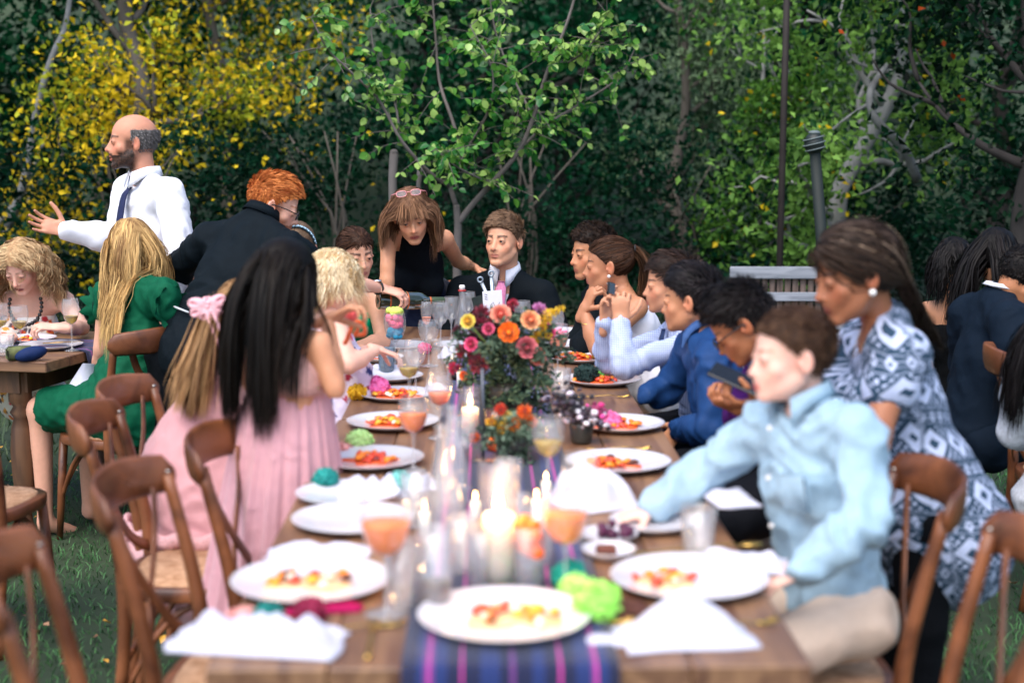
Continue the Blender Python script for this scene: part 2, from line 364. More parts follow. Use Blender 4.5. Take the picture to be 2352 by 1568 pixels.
def head_shape(H, M, s, o, N):
    w = lambda *p: H + s * (M @ A(*p)); vox = o.get('vox', .0041) ; fem = o.get('fem', 0); ch = o.get('child', 0); jw = o.get('jaw', 1 - .08 * fem - .06 * ch)
    F = Field([w(-.085, -.115, -.13), w(.085, .125, .125), N, w(-.085, .1, -.13), w(.085, -.1, .12), w(-.085, .1, .12)], .012, vox * max(s, .8))
    C = lambda a, b, ra, rb, k, op='add': F.cap(w(*a), w(*b), ra * s, rb * s, k * s, op)
    E = lambda c, r, k, op='add', MM=M: F.ell(w(*c), A(*r) * s, MM, k * s, op)
    E((0, -.012, .028), (.0745, .097, .088), 0)
    E((0, .030, -.030), (.057, .056, .072), .02)
    E((0, .026, -.072 + .006 * ch), (.051 * jw, .048, .036), .025)
    for q in (-1, 1):
        C((q * .050 * jw, -.002, -.050), (q * .016 * jw, .068, -.096 + .01 * ch), .017, .014, .022)
        E((q * .040, .056, -.028), (.019, .016, .016), .022)
    C((-.008 * jw, .076, -.099 + .01 * ch), (.008 * jw, .076, -.099 + .01 * ch), .0165 - .002 * fem, .0165 - .002 * fem, .014)
    C((-.034, .0765, .019), (.034, .0765, .019), .0085 * (1 - .3 * fem - .3 * ch), .0085 * (1 - .3 * fem - .3 * ch), .012)
    for q in (-1, 1): E((q * .0315, .1000, .000), (.0160, .015, .010), .009, 'sub')
    ns = 1 - .08 * fem - .22 * ch; ny = .102 + .0095 * ns
    C((0, .076, .006), (0, .086, -.034), .009 * ns, .0150 * ns, .008); E((0, .060, -.045), (.046, .036, .030), .014)
    C((0, .082, .010), (0, ny - .008, -.030), .0072 * ns, .0092 * ns, .009); C((0, ny - .006, -.034), (0, ny - .006, -.034), .0105 * ns, .0105 * ns, .005)
    for q in (-1, 1):
        C((q * .0125 * ns, .094, -.038), (q * .0125 * ns, .094, -.038), .0075 * ns, .0075 * ns, .005)
        C((q * .0065 * ns, ny - .008, -.0455), (q * .0065 * ns, ny - .012, -.040), .0026, .0026, .002, 'sub')
    E((0, .074, -.064), (.029, .021, .023), .014)
    mo = o.get('mouth', 0)
    for q in (-1, 1):
        C((q * .022, .083, -.0645), (0, .0945, -.0605), .0028, .0048, .003)
        C((q * .020, .083, -.0675 - mo), (0, .0925, -.0725 - mo), .0028, .0058, .003)
        C((q * .019, .088, -.0660 - mo * .4), (0, .102, -.0663 - mo * .5), .0013 + mo * .3, .0020 + mo * .5, .0015, 'sub')
    C((-.012, .094, -.083 - mo), (.012, .094, -.083 - mo), .005, .005, .008, 'sub')
    op = o.get('open', 1.0)
    for q in (-1, 1):
        C((q * .0315, .0775, .0005), (q * .0315, .0775, .0005), .0142, .0142, .004)
        if op > .05: E((q * .0315, .0935, -.0012 - .003 * (1 - op)), (.0148, .0062, .0074 * op + .0006), .0006, 'sub')
        else: C((q * .0315 - .011, .093, -.007), (q * .0315 + .011, .093, -.007), .001, .001, .001, 'sub')
    if not o.get('noears'):
        for q in (-1, 1):
            a = R(16); Rm = M @ np.array([[math.cos(a * q), -math.sin(a * q), 0], [math.sin(a * q), math.cos(a * q), 0], [0, 0, 1]])
            E((q * .0795, -.010, -.008), (.0075, .0185, .031), .005, 'add', Rm); E((q * .088, -.006, -.004), (.0065, .0105, .019), .003, 'sub', Rm)
            E((q * .082, .006, -.014), (.004, .004, .007), .002)
    nr = o.get('neck_r', .0475 - .008 * fem - .010 * ch)
    F.cap(w(0, -.034, -.045), N, nr * s, (nr + .004) * s, .018 * s)
    return F.mesh()
def torso(F, K, e, k=.03, hips=True, sh=True, trap=True, upper=True):
    s = K['s']; wf = K.get('wf', 1); P, C, N = K['P'], K['C'], K['N']; fw = K['fw']; fem = K.get('fem', 0); fl = K.get('flat', .68)
    W = P + (C - P) * .48 + fw * (-.005 * s)
    F.ecap(P, W, (.148 + .014 * fem) * s * wf + e, (.122 - .018 * fem) * s * wf + e, fw, fl + .06, k)
    F.ecap(W, C, (.122 - .018 * fem) * s * wf + e, (.142 - .014 * fem) * s * wf + e, fw, fl, k)
    if upper: F.ecap(C, C + (N - C) * .5, (.142 - .014 * fem) * s * wf + e, .108 * s * wf + e, fw, fl, k, flat2=fl - .06)
    if fem == 1:
        for q in (-1, 1): F.ell(C + K['rt'] * q * .072 * s + fw * .085 * s * wf + (C - N) * .02, (.062 * s + e) * K.get('bust', 1), None, k)
    if sh:
        for S in (K['SL'], K['SR']): F.ecap(S, C + (N - C) * .62, .051 * s + e, .074 * s + e, fw, .82, k)
    if trap:
        for S in (K['SL'], K['SR']): F.cap(N + (N - C) * .08 - fw * .012 * s, N * .25 + S * .75, .036 * s + e, .037 * s + e, k)
def arm(F, K, sd, e, upto=2.0, k=.015, thick=1.0):
    s = K['s']; S, E, W = K['S' + sd], K['E' + sd], K['W' + sd]; ar = K.get('arm', 1) * thick
    if upto <= 0: return
    u = min(upto, 1); F.cap(S, S + (E - S) * u, .047 * s * ar + e, (.047 - .011 * u) * s * ar + e, k)
    if upto > 1:
        v = upto - 1; M1 = E + (W - E) * min(.35, v); F.cap(E, M1, .036 * s * ar + e, .0375 * s * ar + e, k)
        if v > .35: F.cap(M1, E + (W - E) * v, .0375 * s * ar + e, (.0375 - .0125 * (v - .35) / .65) * s * ar + e, k)
def leg(F, K, sd, e, upto=2.0, k=.03, thick=1.0):
    s = K['s']; Hh, Kn, An = K['H' + sd], K['K' + sd], K['A' + sd]
    u = min(upto, 1); F.cap(Hh, Hh + (Kn - Hh) * u, .088 * s * thick + e, (.088 - .030 * u) * s * thick + e, k)
    if upto > 1:
        v = upto - 1; F.cap(Kn, Kn + (An - Kn) * v, .057 * s * thick + e, (.057 - .020 * v) * s * thick + e, k)
def hand_shape(W, d, pn, side, s=1.0, curl=(.4, .4, .5, .6, .6), spread=.08, vox=.0038, thumb_out=1.0):
    d = nrm(d); z = nrm(np.asarray(pn) - d * (np.asarray(pn) @ d)); x = np.cross(d, z); sg = 1 if side == 'R' else -1
    w = lambda a, b, c: W + s * (x * a * sg + d * b + z * c)
    chains = []
    for i, (bx, by, L, r) in enumerate([(.030, .088, .074, .0088), (.010, .093, .082, .0090), (-.011, .089, .076, .0086), (-.030, .079, .060, .0076)]):
        c = curl[i + 1]; a = -(i - 1.3) * spread; ang = 0; p = A(bx, by, 0); pts = [p]
        for j, (fr, cf) in enumerate([(.45, .7), (.31, 1.0), (.24, .8)]):
            ang += c * cf; p = p + L * fr * A(math.sin(a) * math.cos(ang * .5), math.cos(a) * math.cos(ang), math.sin(ang)); pts.append(p)
        chains.append((pts, r))
    c = curl[0]; p = A(.026, .022, .006); pts = [p]; dx = A(.80 * thumb_out, .62, .28 + .3 * c)
    for L in (.044, .034, .027):
        dx = nrm(dx); p = p + dx * L; pts.append(p); dx = dx + A(-.45 * c, .25, .35 * c)
    chains.append((pts, .0118))
    allp = [w(*q) for ch, r in chains for q in ch] + [W - d * .05 * s]
    F = Field(allp, .035 * s, vox * max(s, .85))
    F.ecap(W - d * .035 * s, w(0, .01, 0), .0255 * s, .0275 * s, z, .74, .012 * s); F.ecap(w(0, .008, 0), w(.001, .074, 0), .030 * s, .0385 * s, z, .34, .016 * s)
    F.ell(w(.022, .034, .008), A(.017, .026, .013) * s, np.stack([x, d, z], 1), .01 * s)
    for ch, r in chains:
        n = len(ch) - 1
        for j in range(n):
            F.cap(w(*ch[j]), w(*ch[j + 1]), (r * (1.04 - .10 * j)) * s, (r * (.98 - .13 * (j + 1) / 1.3)) * s, .0035 * s if j or True else .006)
    return F.mesh()
SKIN = {}
def skin_mat(rough=.5):
    m = mat('skin', (.5, .3, .2), rough, vcol=True, bump=.12, bscale=220, sss=.12, spec=.4, noise=.05, nscale=60); return m
def sstep(a, b, x):
    t = np.clip((x - a) / (b - a), 0, 1); return t * t * (3 - 2 * t)
def skin_colors(V, H, M, s, skin, o):
    L = (V - H) @ M / s; x, y, z = L[:, 0], L[:, 1], L[:, 2]; ax = np.abs(x); c = np.tile(np.asarray(skin, float), (len(V), 1)); c *= (1 + .05 * noise3(V * 22))[:, None]
    def mixc(w, col): 
        nonlocal c
        w = np.clip(w, 0, 1)[:, None]; c = c * (1 - w) + np.asarray(col, float) * w
    red = np.asarray(skin) * A(1.08, .70, .66)
    g = lambda cx, cy, cz, r: np.exp(-(((ax - cx) ** 2 + (y - cy) ** 2 + (z - cz) ** 2) / r ** 2))
    mixc(.55 * g(.040, .07, -.032, .022), red); mixc(.5 * g(0, .112, -.035, .013), red); mixc(.6 * g(.082, -.01, -.01, .025), red)
    mixc(.35 * g(.0315, .09, .006, .014), np.asarray(skin) * A(.66, .52, .50))
    front = y > .06
    lw = .0255 * (1 - .1 * o.get('child', 0)); mo = o.get('mouth', 0)
    lip = front * (1 - sstep(.7, 1.1, np.sqrt((x / lw) ** 2 + ((z + .0665 + mo * .5) / (.0115 + mo * .6)) ** 2)))
    mixc(lip * .9, o.get('lip', np.asarray(skin) * A(.80, .42, .42)))
    if mo: mixc(front * (1 - sstep(.6, 1.1, np.sqrt((x / .017) ** 2 + ((z + .0665 + mo * .5) / (mo * .7)) ** 2))), (.05, .012, .012))
    br = o.get('brow', (.03, .018, .01)); bw = o.get('brow_w', 1.0)
    t = (ax - .014) / .034; bz = .0205 + .0055 * np.sin(np.clip(t, 0, 1) * 2.2) - .003 * t
    brow = (y > .03) * (t > -.08) * (t < 1.06) * (1 - sstep(.5, 1.2, np.abs(z - bz) / (.0050 * bw * (1.15 - .65 * np.clip(t, 0, 1)))))
    mixc(brow * o.get('brow_a', .85), br)
    ey = front * (1 - sstep(.75, 1.05, np.sqrt(((ax - .0315) / .0150) ** 2 + ((z + .0010) / .0082) ** 2))) * (sstep(-.003, .001, z) if o.get('open', 1) > .05 else sstep(-.0085, -.006, -np.abs(z + .007)) )
    mixc(ey * o.get('lash', .75), (.02, .012, .01))
    if o.get('beard'):
        bc, ba = o['beard']; u = sstep(.035, .0, -(ax - .0)) 
        bd = sstep(-.030, -.052, z) * sstep(-.03, .01, y) * sstep(-.135, -.115, z)
        bd = bd * np.where(front & (z > -.056), sstep(.034, .026, ax) * sstep(-.046, -.052, z) + sstep(.045, .054, ax), 1)
        bd = np.clip(bd + sstep(.050, .056, ax) * sstep(.045, .025, y) * sstep(-.004, .004, y) * sstep(.03, .0, z) * (z > -.07) * .8, 0, 1) * (1 - lip)
        mixc(bd * ba * (1 + .25 * noise3(V * 300)), bc)
    return np.clip(c, 0, 1)
def eyes(H, M, s, o, parent):
    w = lambda *p: H + s * (M @ A(*p)); gz = nrm(o.get('gaze', (0, 1, -.05)))
    for q in (-1, 1):
        V, F = ellips((0, 0, 0), (.0128,) * 3, None, 16, 14)
        Mz = np.stack([nrm(np.cross(gz, (0, 0, 1))), np.cross(nrm(np.cross(gz, (0, 0, 1))), gz) * -1, gz], 1); V = V @ Mz.T
        c = np.tile(A(.62, .58, .56), (len(V), 1)); d = (V / .0128) @ gz; c[d > .74] = o.get('iris', (.06, .03, .015)); c[d > .95] = (.005, .005, .005)
        V = (V + A(q * .0315, .0772, .0003)) * s @ M.T + H
        ob('eye', (V, F), mat('eye', (1, 1, 1), .12, vcol=True, spec=.6), parent, col=c)
# ---------------------------------------------------------------- hair
SCc, SCr = A(0, -.012, .030), A(.077, .0995, .0895)
def hairz(y): return np.interp(y, [-.11, -.06, -.02, .0, .02, .05, .08], [-.075, -.070, -.035, -.004, .020, .050, .064])
class Hair:
    def __init__(h, H, M, s, dark, light, w=.0026, seed=1):
        h.H, h.M, h.s = H, M, s; h.dk, h.lt = np.asarray(dark, float), np.asarray(light, float); h.w = w * s * 1.15; h.S = []; h.C = []; h.rng = np.random.default_rng(seed); h.col = []
    def W(h, p): return h.H + h.s * (np.asarray(p) @ h.M.T)
    def cap(h, t=.006, hz=None, lumps=.003, vox=.006, dark=.6, extra=None, region=None):
        F = Field([SCc - SCr, SCc + SCr], .03, vox); F.ell(SCc, SCr + t, None, 0)
        if extra: extra(F)
        Y = F.ax[1][None, :, None]; Z = F.ax[2][None, None, :]; X = F.ax[0][:, None, None]
        f = (hz or hairz)(Y) - Z; F.g = np.maximum(F.g, f * .85 + 0 * X)
        if region is not None: F.g = np.maximum(F.g, region(X, Y, Z))
        V, Fc = F.mesh(); V = V + vnormals(V, Fc) * (noise3(V * 45) * lumps)[:, None]; r = .5 + .5 * noise3(V * A(90, 30, 30)); c = (h.dk * (1 - r[:, None] * .55) + h.lt * r[:, None] * .55) * (dark + .3)
        h.S.append((h.W(V), Fc)); h.C.append(c)
    def roots(h, n, ok=None, hz=None):
        n = int(n * .74)
        out = []
        while sum(map(len, out)) < n:
            d = h.rng.normal(size=(n * 3, 3)); d /= np.linalg.norm(d, axis=1)[:, None]; p = SCc + SCr * d; m = p[:, 2] > (hz or hairz)(p[:, 1]) + .002
            if ok is not None: m &= ok(p)
            out.append(p[m])
        return np.concatenate(out)[:n]
    def ribbons(h, P, w=None, taper=True, tone=None, outn=None, tones=None):
        "P: (n, k, 3) world paths"
        n, k, _ = P.shape; Tn = np.gradient(P, axis=1); Tn /= np.linalg.norm(Tn, axis=2)[..., None] + 1e-9
        ctr = h.W(SCc) if outn is None else outn; O = P - ctr; O /= np.linalg.norm(O, axis=2)[..., None] + 1e-9
        O = O + h.rng.normal(size=(n, 1, 3)) * .35; S = np.cross(Tn, O); S /= np.linalg.norm(S, axis=2)[..., None] + 1e-9
        ww = (w or h.w) * .5 * h.rng.uniform(.6, 1.3, (n, 1, 1)); tp = np.ones(k)
        if taper: tp = np.interp(np.linspace(0, 1, k), [0, .1, .7, 1], [.5, 1, .85, .08])
        S = S * ww * tp[None, :, None]; V = np.stack([P - S, P + S], 2).reshape(-1, 3)
        b = (np.arange(n) * k * 2)[:, None] + (np.arange(k - 1) * 2)[None, :]; b = b.ravel(); Fc = np.stack([b, b + 1, b + 3, b + 2], 1)
        r = h.rng.beta(1.6, 1.6, n) if tones is None else np.clip(tones + h.rng.normal(size=n) * .15, 0, 1); c = h.dk + (h.lt - h.dk) * r[:, None]; g = np.linspace(0, 1, k); c = c[:, None, :] * (1 + 0 * g[None, :, None])
        c = np.repeat(c, 2, axis=1).reshape(-1, 3); h.S.append((V, Fc)); h.C.append(c)
    def flow(h, roots, L, steps, flowf, stiff=.6, lift=.004, coll=(), wave=0, wn=3, clump=.35, ncl=70, d0=None, jit=.06, rag=.8, w=None, world_roots=None):
        n = len(roots); P = h.W(roots) if world_roots is None else world_roots; Nn = ((roots - SCc) / SCr ** 2); Nn /= np.linalg.norm(Nn, axis=1)[:, None]; Nw = Nn @ h.M.T
        P = P + Nw * (lift * h.s) * h.rng.uniform(.3, 1.6, (n, 1)); L = np.broadcast_to(L, (n,)) * h.rng.uniform(rag, 1.1, n); st = (L / (steps - 1))[:, None] * h.s
        d = flowf(P, 0, Nw, roots) if d0 is None else d0; d = d / (np.linalg.norm(d, axis=1)[:, None] + 1e-9); out = [P]; jt = h.rng.normal(size=(n, 3)) * jit
        Cc, CR = h.W(SCc), (SCr + .004) * h.s
        hg = h.rng.uniform(0, .006, (n, 1)) * h.s
        for i in range(1, steps):
            f = flowf(P, i / (steps - 1), Nw, roots) + jt; f /= np.linalg.norm(f, axis=1)[:, None] + 1e-9; d = d * stiff + f * (1 - stiff); d /= np.linalg.norm(d, axis=1)[:, None]
            P = P + d * st
            for (c, r, M_) in ((Cc, CR, h.M),) + tuple(coll):
                sheet = M_ is not None and c is not Cc
                Mx = M_ if M_ is not None else np.eye(3); q = (P - c) @ Mx; rr = r + hg
                if sheet:   # torso: hair lies on the back or the front, it is not thrown sideways
                    k2 = 1 - (q[:, 0] / rr[:, 0]) ** 2 - (q[:, 2] / rr[:, 2]) ** 2; yy = rr[:, 1] * np.sqrt(np.maximum(k2, 0)); ins = (k2 > 0) & (np.abs(q[:, 1]) < yy); q = q.copy(); q[ins, 1] = (np.where(q[:, 1] < rr[:, 1] * .35, -1, 1) * yy)[ins]; P = q @ Mx.T + c
                else:
                    ln = np.linalg.norm(q / rr, axis=1)[:, None]; q2 = np.where(ln < 1, q / np.maximum(ln, .15), q); P = q2 @ Mx.T + c
            out.append(P)
        P = np.stack(out, 1); tt = np.linspace(0, 1, steps)
        tones = None
        if clump:
            g = h.rng.choice(n, min(ncl, n), False); dd = ((roots[:, None] - roots[g][None]) ** 2).sum(2) if world_roots is None else ((P[:, steps // 2][:, None] - P[g, steps // 2][None]) ** 2).sum(2); gi = dd.argmin(1); G_ = P[g][gi]
            cw = (clump * tt ** 1.0)[None, :, None]; off = (P[:, :1] - G_[:, :1]); P = P * (1 - cw) + (G_ + off * .25) * cw; ph = h.rng.uniform(0, 6.28, len(g))[gi]; tones = h.rng.uniform(.1, .9, len(g))[gi]
        else: ph = h.rng.uniform(0, 6.28, n)
        if wave:
            Tn = np.gradient(P, axis=1); Tn /= np.linalg.norm(Tn, axis=2)[..., None] + 1e-9; O = nrm_rows(P - h.W(SCc)); S = np.cross(Tn, O)
            P = P + (S * np.sin(2 * math.pi * wn * tt[None] + ph[:, None])[..., None] + O * (.7 * np.cos(2 * math.pi * wn * tt[None] + ph[:, None]) + .5)[..., None]) * (wave * h.s * np.minimum(1, tt * 2.5))[None, :, None]
        h.ribbons(P, w, tones=tones)
    def totie(h, roots, tie, k=7, lift=.004, dip=0):
        "strands combed over the scalp towards a tie point (local coordinates)"
        a = (roots - SCc) / SCr; a /= np.linalg.norm(a, axis=1)[:, None]; b = (np.asarray(tie) - SCc) / SCr; lb = np.linalg.norm(b); b = b / lb; t = np.linspace(0, 1, k)[None, :, None]
        q = a[:, None] * (1 - t) + b * t + h.rng.normal(size=(len(roots), 1, 3)) * .02; q /= np.linalg.norm(q, axis=2)[..., None]; rad = 1 + (lift / .085) * h.rng.uniform(.3, 1.8, (len(roots), 1, 1)) + (t ** 4) * (lb - 1)
        h.ribbons(h.W(SCc + SCr * q * rad), taper=False)
    def build(h, parent, name='hair', m=None):
        S = join(*h.S); ob(name, S, m or mat('hair', (.1, .05, .03), .5, vcol=True, spec=.12), parent, col=np.concatenate(h.C))
def face_flow(h, part=0.0, back=.5, out=.8, grav=1.0, t0=.35, behind=0.0):
    "fall from a parting, past the temples, clear of the face"
    def fl(P, t, Nw, rr):
        L = (P - h.H) @ h.M / h.s; sx = np.where(rr[:, 0] > part, 1.0, -1.0); w = max(0, 1 - t / t0)
        d = np.stack([sx * out * w, -back * w + 0 * sx, 0 * sx], 1) @ h.M.T + A(0, 0, -grav)
        f = (L[:, 1] > -.01 - behind) & (np.abs(L[:, 0]) < .088) & (L[:, 2] < .062) & (L[:, 2] > -.16)
        return d + (np.stack([sx * 1.6, -1.6 + 0 * sx, 0 * sx], 1) @ h.M.T) * f[:, None]
    return fl
def nrm_rows(P): return P / (np.linalg.norm(P, axis=-1)[..., None] + 1e-9)
def short_hair(H, M, s, dark, light, top=.035, side=.012, n=2600, comb=(.3, 1, .2), lift=.5, seed=1, curl=0, hz=None, ok=None, capt=.005, quiff=0, w=.0026, vox=.006):
    h = Hair(H, M, s, dark, light, w, seed); f0 = A(*comb)
    ex = (lambda F: F.ell((0, .018, .074), (.062, .066, .030 + top * .35), None, .03)) if top > .02 else None
    h.cap(capt, hz, .0015 + curl, vox=vox, extra=ex, region=None if ok is None else (lambda X, Y, Z: ok_region(X, Y, Z)))
    n = int(n * .8); r = h.roots(n, ok, hz); Lr = side + (top - side) * sstep(.02, .075, r[:, 2])
    def fl(P, t, Nw, rr):
        c = (f0 if t < 2 else f0) @ h.M.T; tan = c - Nw * (Nw @ c)[:, None]; lf = .6 * lift * (sstep(.02, .08, rr[:, 2])[:, None] * .9 + .15)
        dn = A(0, 0, -1) * (1 - sstep(-.02, .07, rr[:, 2]))[:, None] * .8 @ h.M.T
        return tan * sstep(.0, .06, rr[:, 2])[:, None] + Nw * lf * (1 - .8 * t) + dn - .4 * t * (h.M @ A(0, 1, 0)) * (rr[:, 1] < -.02)[:, None]
    # the cap can be fuller than the skull, so let the strands start on it
    if ex is not None: r = r + (A(0, .1, 1) * (top * .45 * np.exp(-((r[:, 0] / .05) ** 2 + ((r[:, 1] - .018) / .06) ** 2)))[:, None]) * (r[:, 2] > .06)[:, None]
    h.flow(r, Lr, 6, fl, .55, .003, wave=curl, wn=1.5, clump=.4, ncl=260, jit=.10)
    return h
def ok_region(X, Y, Z): return 0 * X + 0 * Y + 0 * Z - 1
# ---------------------------------------------------------------- garments
def crease(V, F, amp=.009, fr=9.0, dirs=None, seed=0.0, mask=None):
    N = vnormals(V, F); S = V + seed
    n1 = noise3(S * fr + 1.5 * noise3(S * fr * .4)[:, None]); r = 1 - np.abs(n1) * 2.2; n2 = noise3(S * fr * 2.3 + 7)
    d = amp * (r * .75 + n2 * .35)
    if mask is not None: d = d * mask
    return V + N * d[:, None]
def fabric(name, col, rough=.85, noise=.08, nscale=30, bump=.25, bscale=400, sheen=.0, **k):
    if name in MATS: return MATS[name]
    m = mat(name, lin(col) if isinstance(col, str) else col, rough, noise=noise, nscale=nscale, bump=bump, bscale=bscale, sheen=sheen, spec=.10, **k)
    nt = m.node_tree; N = nt.nodes; bp = [q for q in N if q.type == 'BUMP']; tc = [q for q in N if q.type == 'TEX_COORD'][0]   # soft creases in the cloth
    n = N.new('ShaderNodeTexNoise'); n.inputs['Scale'].default_value = 13; n.inputs['Detail'].default_value = 3; n.inputs['Distortion'].default_value = 1.2; n.noise_type = 'RIDGED_MULTIFRACTAL'; nt.links.new(tc.outputs['Object'], n.inputs['Vector'])
    b2 = N.new('ShaderNodeBump'); b2.inputs['Strength'].default_value = .45; b2.inputs['Distance'].default_value = .010; nt.links.new(n.outputs[0], b2.inputs['Height']); nt.links.new(b2.outputs[0], bp[0].inputs['Normal'] if bp else N['Principled BSDF'].inputs['Normal']); return m
def garment(K, parent, name, m, e=.012, torso_=True, arms=(0, 0), legs=0, skirt=None, cuts=(), k=.03, vox=.011, amp=.008, fr=9, armt=1.05, legt=1.1, sh=True, trap=True, upper=True, hem=None, extra=None, col=None, uv=None, label=None, relax_=1):
    s = K['s']; pts = [K['P'], K['N'], K['SL'], K['SR']] + [K[a + b] for b in 'LR' for a in 'E' if arms[0] or arms[1]] + ([K['WL']] if arms[0] > 1 else []) + ([K['WR']] if arms[1] > 1 else [])
    if not torso_: pts = [K['P']]
    if legs: pts += [K[a + b] for b in 'LR' for a in ('HKA' if legs > 1 else 'HK')]
    if skirt: pts += [q[0] for q in skirt]
    if hem is not None: pass
    F = Field(pts, .25 * s if skirt is None else .25 * s, vox)
    if torso_: torso(F, K, e, k, sh=sh, trap=trap, upper=upper)
    for i, sd in enumerate('LR'):
        arm(F, K, sd, e * .9, arms[i], k * .7, armt)
    if legs:
        for sd in 'LR': leg(F, K, sd, e, legs, k, legt)
        F.ecap(K['HL'], K['HR'], .095 * s + e, .095 * s + e, K['fw'], .9, k)
    if skirt:
        for (a, ra, fa), (b, rb, fb) in zip(skirt[:-1], skirt[1:]): F.ecap(a, b, ra, rb, K['fw'], fa, .04, flat2=fb)
    if extra: extra(F)
    if name == 'shirt': F.ell(K['N'] + K['up'] * .055 * s + K['fw'] * .012 * s, (.058 * s,) * 3, None, .010, 'sub')
    for c in cuts:
        if c[0] == 'plane': F.plane(c[1], c[2], .004, *(c[3:5] if len(c) > 3 else ()))
        elif c[0] == 'ball': F.ell(c[1], c[2], None, .006, 'sub')
        elif c[0] == 'cap': F.cap(c[1], c[2], c[3], c[3], .006, 'sub')
    V, Fc = F.mesh(); V = relax(V, Fc, relax_); V = crease(V, Fc, amp * s, fr, seed=float(K['P'][0] * 3))
    o = ob(name, (V, Fc), m, parent, col=None if col is None else col(V), label=label)
    if uv is not None:
        a = o.data.attributes.new('cloth_uv', 'FLOAT_VECTOR', 'POINT'); q = uv(V); a.data.foreach_set('vector', np.asarray(q, np.float32).ravel())
    return o
def collar(K, parent, m, N=None, r=.062, h=.052, fall=.036, gap=.35, up=None, fw=None, point=.03):
    "turned-down shirt collar: stand rises from the neck base, leaf falls outside"
    s = K['s']; N = K['N'] + K['up'] * .024 * s if N is None else N; up = nrm(K['N'] - K['C']) if up is None else nrm(up); fw = K['fw'] if fw is None else fw; fw = nrm(fw - up * (fw @ up)); rt = np.cross(fw, up); V = []; n = 26
    prof = []
    for i in range(n):
        a = gap * .5 + (2 * math.pi - gap) * i / (n - 1); d = fw * math.cos(a) + rt * math.sin(a); f = max(0, math.cos(a)) ** 4; dip = -.022 * s * max(0, math.cos(a)) ** 2
        c = N + up * dip
        V += [c + d * (r - .004) * s + up * (h * .1 - .01) * s, c + d * (r - .003) * s + up * h * s, c + d * (r + .004) * s + up * (h + .003) * s,
              c + d * (r + .016 + .012 * f) * s + up * (h - fall - point * f) * s, c + d * (r + .012 + .012 * f) * s + up * (h - fall - point * f) * s, c + d * (r + .0) * s + up * (h - .006) * s]
    F = [(i * 6 + j, i * 6 + (j + 1) % 6, (i + 1) * 6 + (j + 1) % 6, (i + 1) * 6 + j) for i in range(n - 1) for j in range(6)] + [tuple(range(6)), tuple((n - 1) * 6 + 5 - j for j in range(6))]
    return ob('collar', (np.array(V), F), m, parent)
def lapels(K, parent, m, shirt):
    s = K['s']; fw, rt, N, C = K['fw'], K['rt'], K['N'], K['C']; up = nrm(N - C)
    for q in (-1, 1):
        a = N + rt * q * .070 * s - fw * .02 * s + up * .035 * s; b = N + rt * q * .075 * s + fw * .085 * s - up * .06 * s; c = C + rt * q * .045 * s + fw * .148 * s - up * .02 * s; d = C + fw * .150 * s - up * .12 * s + rt * q * .01 * s
        P = spline([a, b, c, d], 12); w = np.interp(np.linspace(0, 1, 12), [0, .35, .5, .52, 1], [.028, .03, .055, .042, .010]) * s; V = []
        for p, wi in zip(P, w): V += [p, p + rt * q * wi + fw * -.004 * s, p + rt * q * wi + fw * -.010 * s, p - fw * .006 * s]
        F = [(i * 4 + j, i * 4 + (j + 1) % 4, (i + 1) * 4 + (j + 1) % 4, (i + 1) * 4 + j) for i in range(11) for j in range(4)] + [(0, 1, 2, 3), (47, 46, 45, 44)]
        ob('lapel', (np.array(V), F), m, parent)
def strip(P, w, th, side, nrmv):
    "flat loft: points P, widths w, thickness th"
    P = np.asarray(P, float); w = np.broadcast_to(w, (len(P),)); V = []
    side = np.broadcast_to(np.asarray(side, float), P.shape); nv = np.broadcast_to(np.asarray(nrmv, float), P.shape)
    for p, wi, sd, n in zip(P, w, side, nv): V += [p - sd * wi / 2 + n * th, p + n * th * 1.6, p + sd * wi / 2 + n * th, p + sd * wi / 2, p - sd * wi / 2]
    m = len(P); F = [(i * 5 + j, i * 5 + (j + 1) % 5, (i + 1) * 5 + (j + 1) % 5, (i + 1) * 5 + j) for i in range(m - 1) for j in range(5)] + [(0, 1, 2, 3, 4), tuple((m - 1) * 5 + 4 - j for j in range(5))]
    return np.array(V), F
